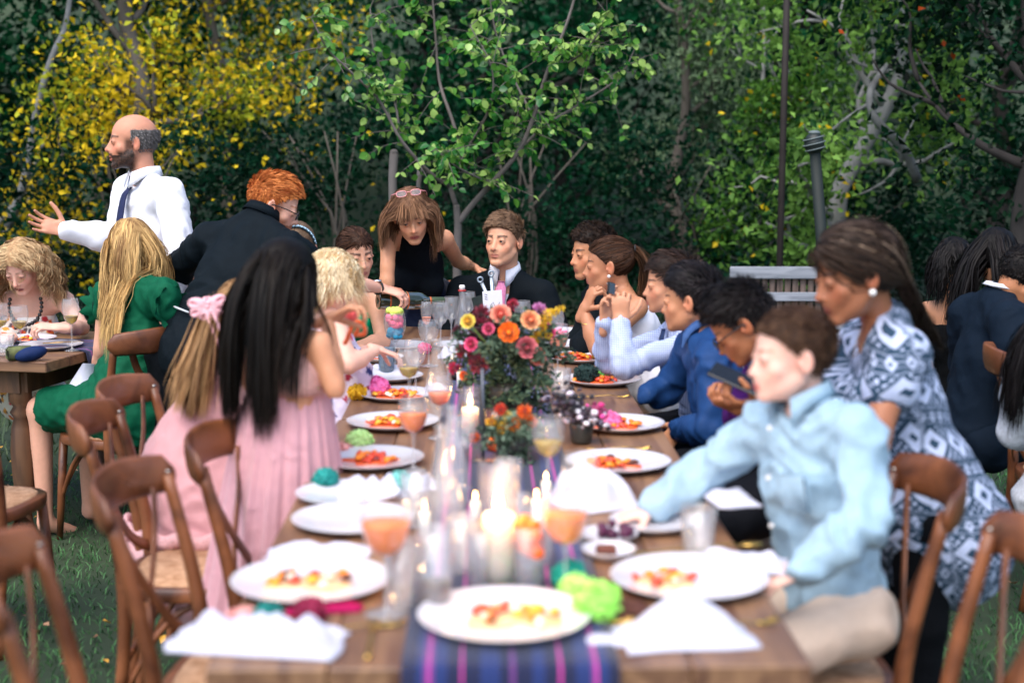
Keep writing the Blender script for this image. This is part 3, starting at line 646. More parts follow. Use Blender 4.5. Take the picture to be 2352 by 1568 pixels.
# ---------------------------------------------------------------- a whole person
def person(label, K, head, skin, hands=(), group=None, vox=.0175, body_arms=(2, 2), legs=0, under=.0):
    s = K['s']; K['rt'] = nrm(K['SR'] - K['SL']); up = K['N'] - K['P']; up = nrm(up - K['rt'] * (up @ K['rt'])); K['fw'] = nrm(np.cross(up, K['rt'])); K['up'] = up
    H, M = head['pos'], head['M']; hs = head.get('s', s)
    if 'WL' not in K: K['WL'] = K['EL']
    pts = [K['P'], K['N'], K['SL'], K['SR'], H] + [K[a + b] for b in 'LR' for a in 'EW'] + ([K[a + b] for b in 'LR' for a in ('HKA' if legs > 1 else 'HK')] if legs else [])
    F = Field(pts, .17 * s, vox); torso(F, K, -.004 + under, .03); 
    for i, sd in enumerate('LR'): arm(F, K, sd, 0 + under * .3, body_arms[i])
    if legs:
        for sd in 'LR': leg(F, K, sd, -.004, legs, thick=1.0 if legs < 2 or not K.get('shoes') else 1)
        for sd in 'LR':
            if legs > 1: F.cap(K['A' + sd], K['A' + sd] + K['fw'] * .13 * s - A(0, 0, .045) * s, .036 * s, .026 * s, .02)
    nr = head.get('neck_r', .0475 - .008 * head.get('fem', 0) - .010 * head.get('child', 0)); nk = H + hs * (head['M'] @ A(0, -.034, -.045))
    F.cap(K['N'] - up * .03, K['N'] * .45 + nk * .55, (nr + .006) * hs, (nr - .002) * hs, .035)
    S = [F.mesh(), head_shape(H, M, hs, head, K['N'])] + [hand_shape(**h) for h in hands]
    V, Fc = union(S)
    L = (V - H) @ M / hs; near = (np.linalg.norm(V - (K['N'] + (nk - K['N']) * .3), axis=1) < .105 * s) & (L[:, 2] < -.085) | (np.linalg.norm(V - K['N'], axis=1) < .085 * s) & (L[:, 1] < .03)
    for h in hands: near |= np.linalg.norm(V - (np.asarray(h['W']) - nrm(h['d']) * .03 * s), axis=1) < .04 * s
    V = relax_any(V, Fc, 5, near)
    base = K.get('base'); loc = base if base is not None else A(K['P'][0], K['P'][1], 0)
    p = ob('person', (V, Fc), skin_mat(), None, col=skin_colors(V, H, M, hs, skin, head), label=label, cat='person', group=group, loc=loc)
    if head.get('open', 1) > .05: eyes(H, M, hs, head, p)
    return p
def shoulders(N, rt, w=.18, drop=.045, s=1.0, fw=None):
    return N - rt * w * s - A(0, 0, drop * s), N + rt * w * s - A(0, 0, drop * s)
def ik(S, W, l1, l2, hint):
    "elbow position for shoulder S, wrist W"
    S, W = np.asarray(S, float), np.asarray(W, float); d = W - S; L = np.linalg.norm(d); 
    if L >= (l1 + l2) * .999: return S + d * l1 / (l1 + l2)
    u = d / L; a = (l1 * l1 - l2 * l2 + L * L) / (2 * L); h = math.sqrt(max(l1 * l1 - a * a, 0)); hv = np.asarray(hint, float); hv = nrm(hv - u * (hv @ u)); return S + u * a + hv * h
def seated_legs(K, fdir, s=1.0, seat=.47, w=.095, floor=.05, tuck=0.0):
    f = nrm(A(fdir[0], fdir[1], 0)); r = np.cross(f, (0, 0, 1)); P = K['P']
    for sd, q in (('L', -1), ('R', 1)):
        K['H' + sd] = A(P[0], P[1], P[2] - .03 * s) + r * q * w * s; K['K' + sd] = A(*K['H' + sd][:2], seat + .08 * s) + f * .42 * s + r * q * .03 * s; K['A' + sd] = A(*K['K' + sd][:2], floor) + f * (.0 - tuck) + r * 0
# ================================================================ SETTING: ground, hillside, trees, grass
def grid(x0, x1, y0, y1, nx, ny, hf):
    X, Y = np.meshgrid(np.linspace(x0, x1, nx), np.linspace(y0, y1, ny), indexing='ij'); Z = hf(X, Y); V = np.stack([X, Y, Z], -1).reshape(-1, 3)
    i = (np.arange(nx - 1)[:, None] * ny + np.arange(ny - 1)[None]).ravel(); return V, np.stack([i, i + ny, i + ny + 1, i + 1], 1)
soil = mat('soil', (.012, .030, .012), .95, noise=.35, nscale=1.2, col2=(.028, .045, .018), bump=.5, bscale=40)
def hill(X, Y):
    d = np.clip(Y - 15 - .8 * np.sin(X * .3), 0, 60); return d * .55 + .35 * np.sin(X * .7 + Y * .5) * np.clip(d, 0, 1) + .012 * np.sin(X * 2.1) * np.sin(Y * 1.7)
ob('ground', grid(-60, 60, -25, 60, 121, 121, hill), soil, kind='structure')
# ---- grass blades
def grass(name, n, x0, x1, y0, y1, h, w, lab, c0, c1, keep=None):
    X = rng.uniform(x0, x1, n); Y = rng.uniform(y0, y1, n); cl = noise3(np.stack([X * 1.3, Y * 1.3, 0 * X], 1))
    if keep is not None: m = keep(X, Y); X, Y, cl = X[m], Y[m], cl[m]
    n = len(X); a = rng.uniform(0, 6.28, n); H_ = h * rng.uniform(.5, 1.25, n) * (1 + .5 * cl); ln = rng.uniform(.3, 1.5, n); b = rng.uniform(0, 6.28, n)
    s = np.stack([np.cos(a), np.sin(a), 0 * a], 1) * (w * rng.uniform(.6, 1.3, n) / 2)[:, None]; lean = np.stack([np.cos(b), np.sin(b), 0 * b], 1) * (H_ * ln)[:, None]
    B = np.stack([X, Y, hill(X, Y) - .003], 1); U = np.zeros((n, 3)); U[:, 2] = 1
    V = np.stack([B - s, B + s, B + lean * .35 + U * (H_ * .6)[:, None] + s * .8, B + lean * .35 + U * (H_ * .6)[:, None] - s * .8, B + lean + U * (H_ * .85)[:, None]], 1).reshape(-1, 3)
    i = np.arange(n) * 5; F = np.concatenate([np.stack([i, i + 1, i + 2, i + 3], 1), np.stack([i + 3, i + 2, i + 4, i + 4], 1)]); F = [tuple(q) if q[2] != q[3] else tuple(q[:3]) for q in F.tolist()]
    r = np.clip(rng.uniform(0, 1, n) * .7 + .35 * cl + .15, 0, 1)[:, None]; c = np.asarray(c0) * (1 - r) + np.asarray(c1) * r; c = np.repeat(c, 5, 0)
    ob(name, (V, F), mat('grass', (.05, .1, .03), .6, vcol=True, spec=.3), None, True, c, label=lab, cat='grass', kind='stuff')
grass('lawn_grass', 52000, -3.6, 3.2, 2.0, 7.2, .035, .0048, 'short dark green lawn grass under and around the dinner tables', (.012, .060, .020), (.080, .22, .065), lambda X, Y: np.abs(X) < .42 * Y + .35)
grass('rough_grass', 26000, -8, 8, 7.2, 15, .07, .011, 'longer dim grass between the tables and the trees', (.012, .036, .014), (.07, .11, .04))
# fallen leaves lying in the grass
def quads(C, size, aspect, up=.3, cup=.25, nr=None, droop=None):
    n = len(C); N = rng.normal(size=(n, 3)) + A(0, 0, up); N = nrm_rows(N); T_ = rng.normal(size=(n, 3)); 
    if droop is not None: T_ = T_ * .7 + A(0, 0, -droop)
    T_ = nrm_rows(T_ - N * (T_ * N).sum(1)[:, None]); S = np.cross(N, T_); L = (size * rng.uniform(.6, 1.3, n))[:, None]; W = L * aspect
    V = np.stack([C - T_ * L / 2, C + S * W / 2 + N * L * cup * .5 - T_ * L * .05, C + T_ * L / 2 - N * L * .1, C - S * W / 2 + N * L * cup * .5 - T_ * L * .05], 1).reshape(-1, 3)
    i = np.arange(n) * 4; return V, np.concatenate([np.stack([i, i + 1, i + 2], 1), np.stack([i, i + 2, i + 3], 1)])
n = 520; X = rng.uniform(-3.4, 3.0, n); Y = rng.uniform(2.2, 8, n); C = np.stack([X, Y, hill(X, Y) + .022], 1); V, F = quads(C, .040, .75, 3)
r = rng.uniform(0, 1, (n, 1)); c = np.where(r > .75, lin('d9a23c'), np.where(r > .35, lin('b88a68'), lin('6b4a34'))); 
ob('fallen_leaves', (V, F), mat('dry_leaf', (.3, .2, .1), .8, vcol=True), None, True, np.repeat(c, 4, 0), label='small dry tan and yellow leaves scattered over the lawn', cat='leaf litter', kind='stuff')
# ---- trees
def leaf_mat(name, tr=.35, rough=.45):
    m = mat(name, (.05, .1, .03), rough, vcol=True, spec=.14); nt = m.node_tree
    if nt.nodes.get('Translucent BSDF'): return m
    b = nt.nodes['Principled BSDF']; t = nt.nodes.new('ShaderNodeBsdfTranslucent'); at = [q for q in nt.nodes if q.type == 'ATTRIBUTE'][0]; mx = nt.nodes.new('ShaderNodeMixShader'); mx.inputs[0].default_value = tr
    nt.links.new(at.outputs['Color'], t.inputs[0]); nt.links.new(b.outputs[0], mx.inputs[1]); nt.links.new(t.outputs[0], mx.inputs[2]); nt.links.new(mx.outputs[0], nt.nodes['Material Output'].inputs[0]); return m
LM = leaf_mat('leaf')
bark = mat('bark', (.10, .085, .07), .9, noise=.4, nscale=6, bump=.6, bscale=30, stretch=(1, 1, .25)); barkg = mat('bark_grey', (.25, .25, .24), .85, noise=.35, nscale=8, bump=.5, bscale=25, stretch=(1, 1, .3)); barkd = mat('bark_dark', (.035, .03, .028), .9, noise=.3, bump=.5)
def branches(base, h, spread, nb, r0, seed, crook=.25, lean=(0, 0), levels=2, low=.25):
    g = np.random.default_rng(seed); segs = []; tips = []
    top = A(base[0] + lean[0], base[1] + lean[1], base[2] + h); k = 9; tr = np.linspace(0, 1, k)[:, None] * (top - base) + base; tr[1:] += g.normal(size=(k - 1, 3)) * crook * h * .05; tr = spline(tr, 20)
    segs.append((tr, np.linspace(r0, r0 * .18, 20)))
    def grow(p, d, L, r, lv):
        q = [p]; 
        for i in range(5): d = nrm(d + g.normal(size=3) * crook * .8 + A(0, 0, .12)); q.append(q[-1] + d * L / 5)
        q = np.array(q); segs.append((spline(q, 9), np.linspace(r, r * .25, 9))); tips.extend([q[3], q[4], q[5]])
        if lv > 0:
            for j in range(3): i = g.integers(2, 6); grow(q[i], nrm(d + g.normal(size=3) * .8), L * .6, r * .5, lv - 1)
    for j in range(nb):
        t = low + (1 - low) * (j + .5) / nb; i = int(t * 19); a = g.uniform(0, 6.28); d = A(math.cos(a), math.sin(a), g.uniform(.2, .9)); grow(tr[i], nrm(d), spread * g.uniform(.6, 1.1) * (1.15 - .5 * t), r0 * .4 * (1.1 - t * .6), levels - 1)
    return segs, np.array(tips)
def clumps(tips, per, sig, g, n):
    ci = g.integers(0, len(tips), n); sub = g.normal(size=(len(tips), 3)) * sig * .3; return tips[ci] + sub[ci] + g.normal(size=(n, 3)) * sig * g.uniform(.4, 1, (n, 1)) * A(1, 1, .8)
def tree(name, label, base, h, spread, n, leaf, cols, seed, r0=.09, nb=14, bk=None, sig=.28, aspect=.6, lean=(0, 0), low=.2, droop=None, crook=.25, yellow=None, group=None, fill=.0, ztop=None, up=.3, gap=-.22):
    base = np.asarray(base, float); g = np.random.default_rng(seed); segs, tips = branches(base, h, spread, nb, r0, seed, crook, lean, low=low)
    t = thing(name, base, label, 'tree', group)
    ob('trunk', join(*[tube(p, r, 7) for p, r in segs if r[0] > .006]), bk or bark, t)
    C = clumps(tips, 0, sig, g, n)
    if fill: m = int(n * fill); q = g.normal(size=(m, 3)); q = nrm_rows(q) * g.uniform(.5, 1, (m, 1)); C[:m] = base + A(lean[0] * .6, lean[1] * .6, h * .58) + q * A(spread, spread, h * .48)
    if ztop: C = C[C[:, 2] < ztop]
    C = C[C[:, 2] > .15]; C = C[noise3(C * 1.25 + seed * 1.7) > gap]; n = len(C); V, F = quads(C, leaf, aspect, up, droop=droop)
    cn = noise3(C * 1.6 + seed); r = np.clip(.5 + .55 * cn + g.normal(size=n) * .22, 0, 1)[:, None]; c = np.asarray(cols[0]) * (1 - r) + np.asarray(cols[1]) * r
    if yellow is not None:
        yc, yf = yellow; m = (g.uniform(0, 1, n) < yf * (1 + 1.6 * noise3(C * 1.1 + 31))); c[m] = np.asarray(yc) * g.uniform(.6, 1.15, (m.sum(), 1)) * A(1, 1, 1)
    ob('crown', (V, F), LM, t, True, np.repeat(c, 4, 0), kind='stuff'); return t
dk = (lin('0c2f20'), lin('2c6a3c')); 
def gz(x, y): return A(x, y, float(hill(np.array(x), np.array(y))) - .05)
yel = lin('f2d028')
# yellowing trees on the left
tree('yellowing_tree', 'tall yellow leaved tree directly behind the standing bald man', gz(-3.0, 11.6), 5.6, 1.25, 19000, .060, (lin('44661c'), lin('cccc30')), 11, .10, 16, sig=.30, yellow=(yel, .62), low=.12, ztop=5.0)
tree('yellowing_tree', 'greener yellow flecked tree at the left edge with pale leaning trunk', gz(-4.7, 11.0), 5.5, 1.3, 12000, .060, (lin('2a4c1c'), lin('a0b834')), 12, .10, 14, sig=.28, yellow=(yel, .36), low=.1, bk=barkg, lean=(.7, 0), ztop=5.0)
tree('yellowing_tree', 'yellow tree whose crown fades into the dark hillside, right of the bald man', gz(-2.45, 12.6), 5.4, .9, 9000, .058, (lin('2c5a1c'), lin('8fa020')), 13, .08, 14, sig=.26, yellow=(yel, .36), low=.35, lean=(-.4, 0), ztop=5.2)
# dark hillside trees
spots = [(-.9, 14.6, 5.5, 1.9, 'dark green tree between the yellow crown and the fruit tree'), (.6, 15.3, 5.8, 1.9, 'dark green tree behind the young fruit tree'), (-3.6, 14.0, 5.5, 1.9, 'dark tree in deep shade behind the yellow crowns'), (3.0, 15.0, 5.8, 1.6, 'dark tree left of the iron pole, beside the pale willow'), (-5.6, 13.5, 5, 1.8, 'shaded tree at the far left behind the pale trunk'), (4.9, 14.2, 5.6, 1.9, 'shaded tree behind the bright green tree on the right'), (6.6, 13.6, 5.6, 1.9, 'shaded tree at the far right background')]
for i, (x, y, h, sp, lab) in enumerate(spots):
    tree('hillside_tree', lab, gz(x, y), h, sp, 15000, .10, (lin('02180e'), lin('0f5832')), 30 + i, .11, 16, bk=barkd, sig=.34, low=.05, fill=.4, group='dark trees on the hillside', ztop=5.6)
tree('willow_tree', 'pale grey green willow in the gap left of the iron pole', gz(1.62, 13.2), 5.2, .8, 9500, .075, (lin('3c5a3c'), lin('8fa880')), 50, .07, 14, sig=.22, droop=1.2, aspect=.3, low=.2, lean=(-.15, 0), ztop=5.4)
tree('leafy_tree', 'bright green tree with crooked grey limbs right of the iron pole', gz(2.62, 11.2), 4.9, 1.15, 15000, .070, (lin('1a461c'), lin('84b050')), 61, .09, 15, bk=barkg, sig=.25, low=.18, crook=.5, lean=(.1, 0), yellow=(yel, .015), ztop=4.8)
tree('leafy_tree', 'lower green sapling thicket tree under the crooked limbs', gz(2.1, 12.2), 2.9, .8, 6500, .062, (lin('1c4a1c'), lin('6a9a3c')), 62, .05, 11, bk=barkg, sig=.2, low=.2, yellow=(yel, .015))
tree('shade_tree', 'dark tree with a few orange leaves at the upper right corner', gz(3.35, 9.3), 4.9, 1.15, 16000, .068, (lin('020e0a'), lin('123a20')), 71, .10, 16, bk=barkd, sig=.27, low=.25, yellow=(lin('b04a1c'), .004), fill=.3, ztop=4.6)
# undergrowth along the foot of the slope
def shrub(label, x, y, h, w, n, cols, seed, leaf=.06, group='shrubs at the foot of the slope', yf=None):
    b = gz(x, y); g = np.random.default_rng(seed); t = thing('shrub', b, label, 'shrub', group)
    st = [tube(spline([b, b + A(g.uniform(-.2, .2), g.uniform(-.2, .2), h * .5), b + A(g.uniform(-w, w) * .6, g.uniform(-.3, .3), h * .9)], 6), np.linspace(.02, .005, 6), 5) for _ in range(7)]
    ob('stem', join(*st), bark, t)
    tips = np.array([b + A(g.uniform(-w, w), g.uniform(-w, w) * .5, g.uniform(.1, 1) * h) for _ in range(60)]); C = clumps(tips, 0, .2, g, n); C = C[C[:, 2] > .03]; C = C[noise3(C * 1.8 + seed) > -.25]; n = len(C); V, F = quads(C, leaf, .6)
    r = np.clip(.5 + .6 * noise3(C * 2.5 + seed) + g.normal(size=n) * .2, 0, 1)[:, None]; c = np.asarray(cols[0]) * (1 - r) + np.asarray(cols[1]) * r
    if yf: m = g.uniform(0, 1, n) < yf; c[m] = yel
    ob('foliage', (V, F), LM, t, True, np.repeat(c, 4, 0), kind='stuff')
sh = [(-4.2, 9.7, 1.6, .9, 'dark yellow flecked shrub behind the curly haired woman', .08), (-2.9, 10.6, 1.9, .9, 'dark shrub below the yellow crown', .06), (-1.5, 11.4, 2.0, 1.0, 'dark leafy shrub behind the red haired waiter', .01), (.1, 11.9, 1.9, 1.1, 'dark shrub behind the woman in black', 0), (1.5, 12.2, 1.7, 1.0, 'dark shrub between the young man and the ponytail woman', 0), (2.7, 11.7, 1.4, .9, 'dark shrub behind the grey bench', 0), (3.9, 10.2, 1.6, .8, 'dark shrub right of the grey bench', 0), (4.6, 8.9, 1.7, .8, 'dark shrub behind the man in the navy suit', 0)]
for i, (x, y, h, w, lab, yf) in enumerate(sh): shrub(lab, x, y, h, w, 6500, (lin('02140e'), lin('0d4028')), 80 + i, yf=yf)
# young fruit tree just behind the guests; its larger leaves are objects of their own
def fruit_tree():
    b = A(-.33, 8.6, 0.0); t = thing('fruit_tree', b, 'young fruit tree with round leaves behind the woman in black and the young man', 'tree'); Y = 8.6
    def P(x, y, d=0): return J(x, y, Y + d)
    limbs = [([b, P(1050, 610), P(1052, 520, 0), P(1048, 470)], .030, .020), ([P(1050, 515), P(1085, 470), P(1130, 420), P(1190, 350, -.05), P(1225, 270, -.1), P(1255, 170, -.15), P(1300, 60, -.2), P(1330, -40, -.2)], .021, .007),
             ([P(1190, 350), P(1250, 290, .1), P(1330, 240, .2), P(1420, 180, .2), P(1460, 110, .2)], .010, .004), ([P(1048, 475), P(1035, 420), P(1060, 360, .1), P(1040, 280, .1), P(1010, 190, .2), P(1000, 80, .2), P(990, -50, .2)], .017, .005),
             ([P(1035, 430), P(980, 390, -.1), P(920, 320, -.2), P(870, 230, -.2), P(800, 160, -.3), P(750, 110, -.3), P(715, 40, -.3)], .013, .004), ([P(920, 320), P(905, 230, .1), P(860, 120, .1), P(850, 20, .2)], .008, .003),
             ([P(1225, 270), P(1180, 180, .2), P(1140, 80, .3), P(1120, -40, .3)], .008, .003), ([P(1060, 360), P(1120, 260, -.2), P(1130, 160, -.3), P(1080, 60, -.3)], .008, .003), ([P(1130, 420), P(1080, 400, -.2), P(1030, 370, -.3), P(1000, 340, -.3)], .007, .003), ([P(1255, 170), P(1340, 120, -.2), P(1400, 40, -.2)], .006, .003)]
    segs = []; tw = []; g = np.random.default_rng(5)
    for pts, a, c in limbs:
        q = spline(pts, 26); segs.append(tube(q, np.linspace(a, c, 26), 7)); 
        if a < .025: tw.append((q, a))
    pos = []; 
    for q, a in tw:
        for k in range(26):
            i = g.integers(6 if a > .012 else 2, 26); d = nrm(g.normal(size=3) * A(1, 1, .6) + A(0, 0, .25)); L = g.uniform(.12, .38) * (1 if a < .015 else .8); p0 = q[i]; pp = spline([p0, p0 + d * L * .5, p0 + d * L + A(0, 0, -.03)], 8); segs.append(tube(pp, np.linspace(.003, .0012, 8), 4, cap=False))
            for m in range(9): j = g.integers(1, 8); pos.append((pp[j], d))
    ob('trunk', join(*segs), mat('bark_twig', (.13, .11, .10), .8, noise=.3, bump=.3), t)
    # one cupped leaf blade
    L0 = 1.0; lv = []; 
    for i, (u, w) in enumerate([(0, .02), (.2, .30), (.45, .42), (.7, .34), (.9, .14), (1.0, .01)]):
        z = -.16 * u * u; lv += [(-w, u, z + .10 * (w / .42)), (0, u, z), (w, u, z + .10 * (w / .42))]
    lf = [(i * 3 + k, i * 3 + k + 1, i * 3 + k + 4, i * 3 + k + 3) for i in range(5) for k in (0, 1)]; lv = np.array(lv)
    cc = [lin('2a6628'), lin('5a9238'), lin('a2c468')]; g.shuffle(pos); mats = [mat('fruit_leaf' + k, c, .3, spec=.6) for k, c in zip(('_dark', '_mid', '_light'), cc)]
    for m, c in zip(mats, cc):
        nt = m.node_tree; bb = nt.nodes['Principled BSDF']; tr = nt.nodes.new('ShaderNodeBsdfTranslucent'); tr.inputs[0].default_value = (*c, 1); mx = nt.nodes.new('ShaderNodeMixShader'); mx.inputs[0].default_value = .3
        nt.links.new(bb.outputs[0], mx.inputs[1]); nt.links.new(tr.outputs[0], mx.inputs[2]); nt.links.new(mx.outputs[0], nt.nodes['Material Output'].inputs[0])
    mesh3 = [mesh('leaf', (lv, lf), m) for m in mats]; bulk = []; bc = []
    order = sorted(range(len(pos)), key=lambda i: pos[i][0][1])
    for n_, i in enumerate(order):
        p, d = pos[i]; dr = nrm(d * .5 + g.normal(size=3) * .6 + A(0, 0, -.5)); nn = nrm(g.normal(size=3) * .6 + A(0, -.3, .8)); nn = nrm(nn - dr * (nn @ dr)); x = np.cross(dr, nn); s = g.uniform(.036, .062); Mx = np.stack([x, dr, nn], 1)
        k = int(g.integers(0, 3))
        if n_ < 290:
            o = bpy.data.objects.new('leaf', mesh3[k]); COL.objects.link(o); o.parent = t; m4 = Matrix([[*(Mx[r] * s), p[r] - b[r]] for r in range(3)] + [[0, 0, 0, 1]]); o.matrix_local = m4
        else: bulk.append((lv @ (Mx * s).T + p, lf)); bc.append(np.tile(cc[k], (18, 1)))
    ob('crown', join(*bulk), LM, t, True, np.concatenate(bc), kind='stuff')
fruit_tree()
for x, y0, lab in ((905, 350, 'grey wooden stake left of the woman in black, holding the fruit tree'), (965, 372, 'thinner dark stake behind the head of the woman in black')):
    p = J(x, y0, 8.5 if x < 950 else 8.8); ob('tree_stake', join(tube([A(p[0], p[1], -.1), p + A(-.01, 0, -.15), p], [.026 if x < 950 else .016] * 3, 6, up=(0, 1, 0)), ellips(p, (.025 if x < 950 else .015,) * 2 + (.02,))), mat('stake_wood', (.16, .14, .13), .9, noise=.3, stretch=(1, 1, .1)), loc=(p[0], p[1], 0), label=lab, cat='stake')

def limb(tree_name, paths, r, m, Y):
    t = bpy.data.objects[tree_name]; ob('limb', join(*[tube(spline([J(x, y, Y + dy) for x, y, dy in p], 22), np.linspace(a, b_, 22), 8) for (p, a, b_) in paths]), m, t)
pale = mat('bark_pale', (.17, .175, .175), .85, noise=.35, nscale=10, bump=.5, bscale=30)
limb([o.name for o in bpy.data.objects if o.get('label', '').startswith('bright green tree')][0], [([(2110, 420, .2), (2075, 340, 0), (2012, 275, -.1), (1998, 215, -.1), (2030, 160, 0), (2062, 120, .1), (2050, 40, .2)], .038, .015), ([(2000, 235, -.1), (1940, 275, -.1), (1880, 325, 0)], .014, .006), ([(2025, 165, 0), (1950, 130, 0), (1945, 60, .1)], .012, .006)], .03, pale, 10.6)
limb([o.name for o in bpy.data.objects if o.get('label', '').startswith('greener yellow flecked tree')][0], [([(20, 520, .1), (55, 420, 0), (72, 330, 0), (88, 235, 0), (120, 130, 0), (150, 60, .1), (165, -40, .2)], .036, .018)], .03, pale, 11.0)
# ================================================================ FURNITURE
W1, W2 = lin('a05a24'), lin('4a2410')
chw = wood('chair_wood', lin('8a5230'), lin('422010'), 3, (2, 2, 2), .42, coat=.12); seatw = wood('seat_weave', lin('c49a78'), lin('a07450'), 40, (1, 1, 1), .75, bump=.4)
metalb = mat('screw', (.4, .38, .35), .35, 1)
def chair_proto():
    "cross-back bentwood chair facing +X, origin on the floor under the seat centre"
    t = thing('cross_back_chair', (0, 0, 0), 'x', 'chair')
    sh, sw, sd, bh = .46, .43, .42, .88
    # seat frame and woven seat
    n = 28; out = []
    for k in range(n):
        a = 2 * math.pi * k / n; x, y = math.cos(a), math.sin(a); e = 3.2; r = (abs(x) ** e + abs(y) ** e) ** (-1 / e); out.append((x * r * sd / 2, y * r * (sw / 2 + .012 * x)))
    o = np.array(out); 
    def slab(sc, z0, z1, c=.006):
        V = []; 
        for z, m in ((z0, sc - c * 2), (z0 + c, sc), (z1 - c, sc), (z1, sc - c * 3)): V += [(p[0] * m, p[1] * m, z) for p in o]
        F = [(i * n + k, i * n + (k + 1) % n, (i + 1) * n + (k + 1) % n, (i + 1) * n + k) for i in range(3) for k in range(n)] + [tuple(range(n))[::-1], tuple(3 * n + k for k in range(n))]; return np.array(V), F
    ob('seat_frame', slab(1.0, sh - .038, sh), chw, t); ob('seat', slab(.88, sh - .01, sh + .006), seatw, t)
    for q in (-1, 1): ob('leg', tube([(.17, q * .165, sh - .03), (.185, q * .175, .22), (.20, q * .185, 0)], [.018, .017, .013], 10), chw, t)
    # rear posts: floor to rail in one bent piece
    posts = {}
    for q in (-1, 1):
        P = spline([(-.235, q * .185, 0), (-.195, q * .188, .25), (-.185, q * .190, sh), (-.205, q * .195, .62), (-.262, q * .200, .86)], 22); posts[q] = P
        ob('back_post', tube(P, np.interp(np.linspace(0, 1, 22), [0, .5, 1], [.015, .020, .0145]), 10), chw, t)
        ob('screw', ellips(P[-1] + A(.000, q * .004, .006), (.008, .008, .006), None, 8, 5), metalb, t)
    # curved top rail: broad bent board that bulges to the rear
    m = 26; V = []; 
    for i in range(m):
        u = -1 + 2 * i / (m - 1); y = u * .222; x = -.253 - .085 * (1 - abs(u) ** 2.6) ; hw = .053 * (1 - .18 * u * u) if abs(u) < .93 else .053 * (1 - .18 * u * u) * math.sqrt(max(.08, 1 - ((abs(u) - .93) / .075) ** 2)); z = .872 - .012 * u * u
        dx = .085 * 2.6 * abs(u) ** 1.6 * (1 if u > 0 else -1) / .222; nv = nrm(A(-1, dx * 1, 0)); tv = nrm(A(.12 + 0, 0, 1)) * A(-1, 1, 1)
        for k in range(10):
            a = 2 * math.pi * k / 10; V.append(A(x, y, z) + tv * hw * math.cos(a) + nv * .0105 * math.sin(a))
    F = [(i * 10 + k, i * 10 + (k + 1) % 10, (i + 1) * 10 + (k + 1) % 10, (i + 1) * 10 + k) for i in range(m - 1) for k in range(10)] + [tuple(range(10))[::-1], tuple((m - 1) * 10 + k for k in range(10))]
    ob('top_rail', (np.array(V), F), chw, t)
    # crossed bent slats
    for q in (-1, 1):
        P = spline([(-.275, q * .135, .845), (-.262, q * .09, .74), (-.243 - .006 * q, 0, .62), (-.215, -q * .10, .52), (-.185, -q * .178, .475)], 18); ob('cross_slat', tube(P, [.0165] * 18, 8, flat=(1, .30), up=(1, 0, 0)), chw, t)
    # bent stretchers under the seat
    for q in (-1, 1):
        ob('stretcher', tube(spline([(.19, q * .176, .17), (.10, q * .17, .33), (0, q * .165, .40), (-.10, q * .17, .33), (-.195, q * .186, .17)], 18), [.0095] * 18, 7), chw, t)
    ob('stretcher', tube(spline([(.19, -.176, .19), (.17, -.09, .34), (.165, 0, .40), (.17, .09, .34), (.19, .176, .19)], 18), [.0095] * 18, 7), chw, t)
    ob('stretcher', tube([(-.196, -.186, .24), (-.196, .186, .24)], [.010] * 2, 7), chw, t)
    return t
proto = chair_proto(); first = [True]
def chair(x, y, ang, label):
    t = proto if first[0] else copy_tree(proto); first[0] = False; t.location = (x, y, 0); t.rotation_euler = (0, 0, R(ang)); t['label'] = label; t['group'] = 'cross back wooden chairs'; return t
chair(-.615, 2.50, 10, 'nearest left chair, cut off by the bottom left corner of the photo')
chair(-.56, 3.06, -3, 'empty chair tucked in at the left, with the palest rail, beside the front napkin')
chair(-.86, 3.86, 4, 'empty chair pulled back at the left with its woven seat in view')
chair(-.46, 3.50, -6, 'empty chair pushed in beside the long haired girl in pink')
chair(-.90, 4.27, -4, 'chair the kneeling girl with the pink bow is on')
chair(-1.62, 5.80, 140, 'chair of the woman in the green dress at the second table')
chair(-1.80, 4.62, 84, 'chair cut off by the left edge of the photo with its thin slat lit')
chair(.645, 3.10, 180, 'chair the boy in the pale blue shirt sits on')
chair(.68, 2.58, 176, 'nearest right chair with the broad orange brown rail')
chair(2.05, 5.02, -4, 'chair behind the woman in the patterned dress, cut by the right edge')
chair(1.46, 6.05, 20, 'half hidden chair between the patterned dress and the navy suit')
chair(.66, 4.0, 180, 'chair under the boy with glasses'); chair(.62, 4.62, 180, 'chair under the boy in the dark blue shirt'); chair(.62, 5.22, 180, 'chair under the boy filming with a phone')
chair(.56, 5.95, 180, 'chair under the woman with the ponytail'); chair(-.20, 7.30, -90, 'chair at the table head under the young man in the suit'); chair(-.88, 6.35, 0, 'chair under the girl in the green strapless dress')
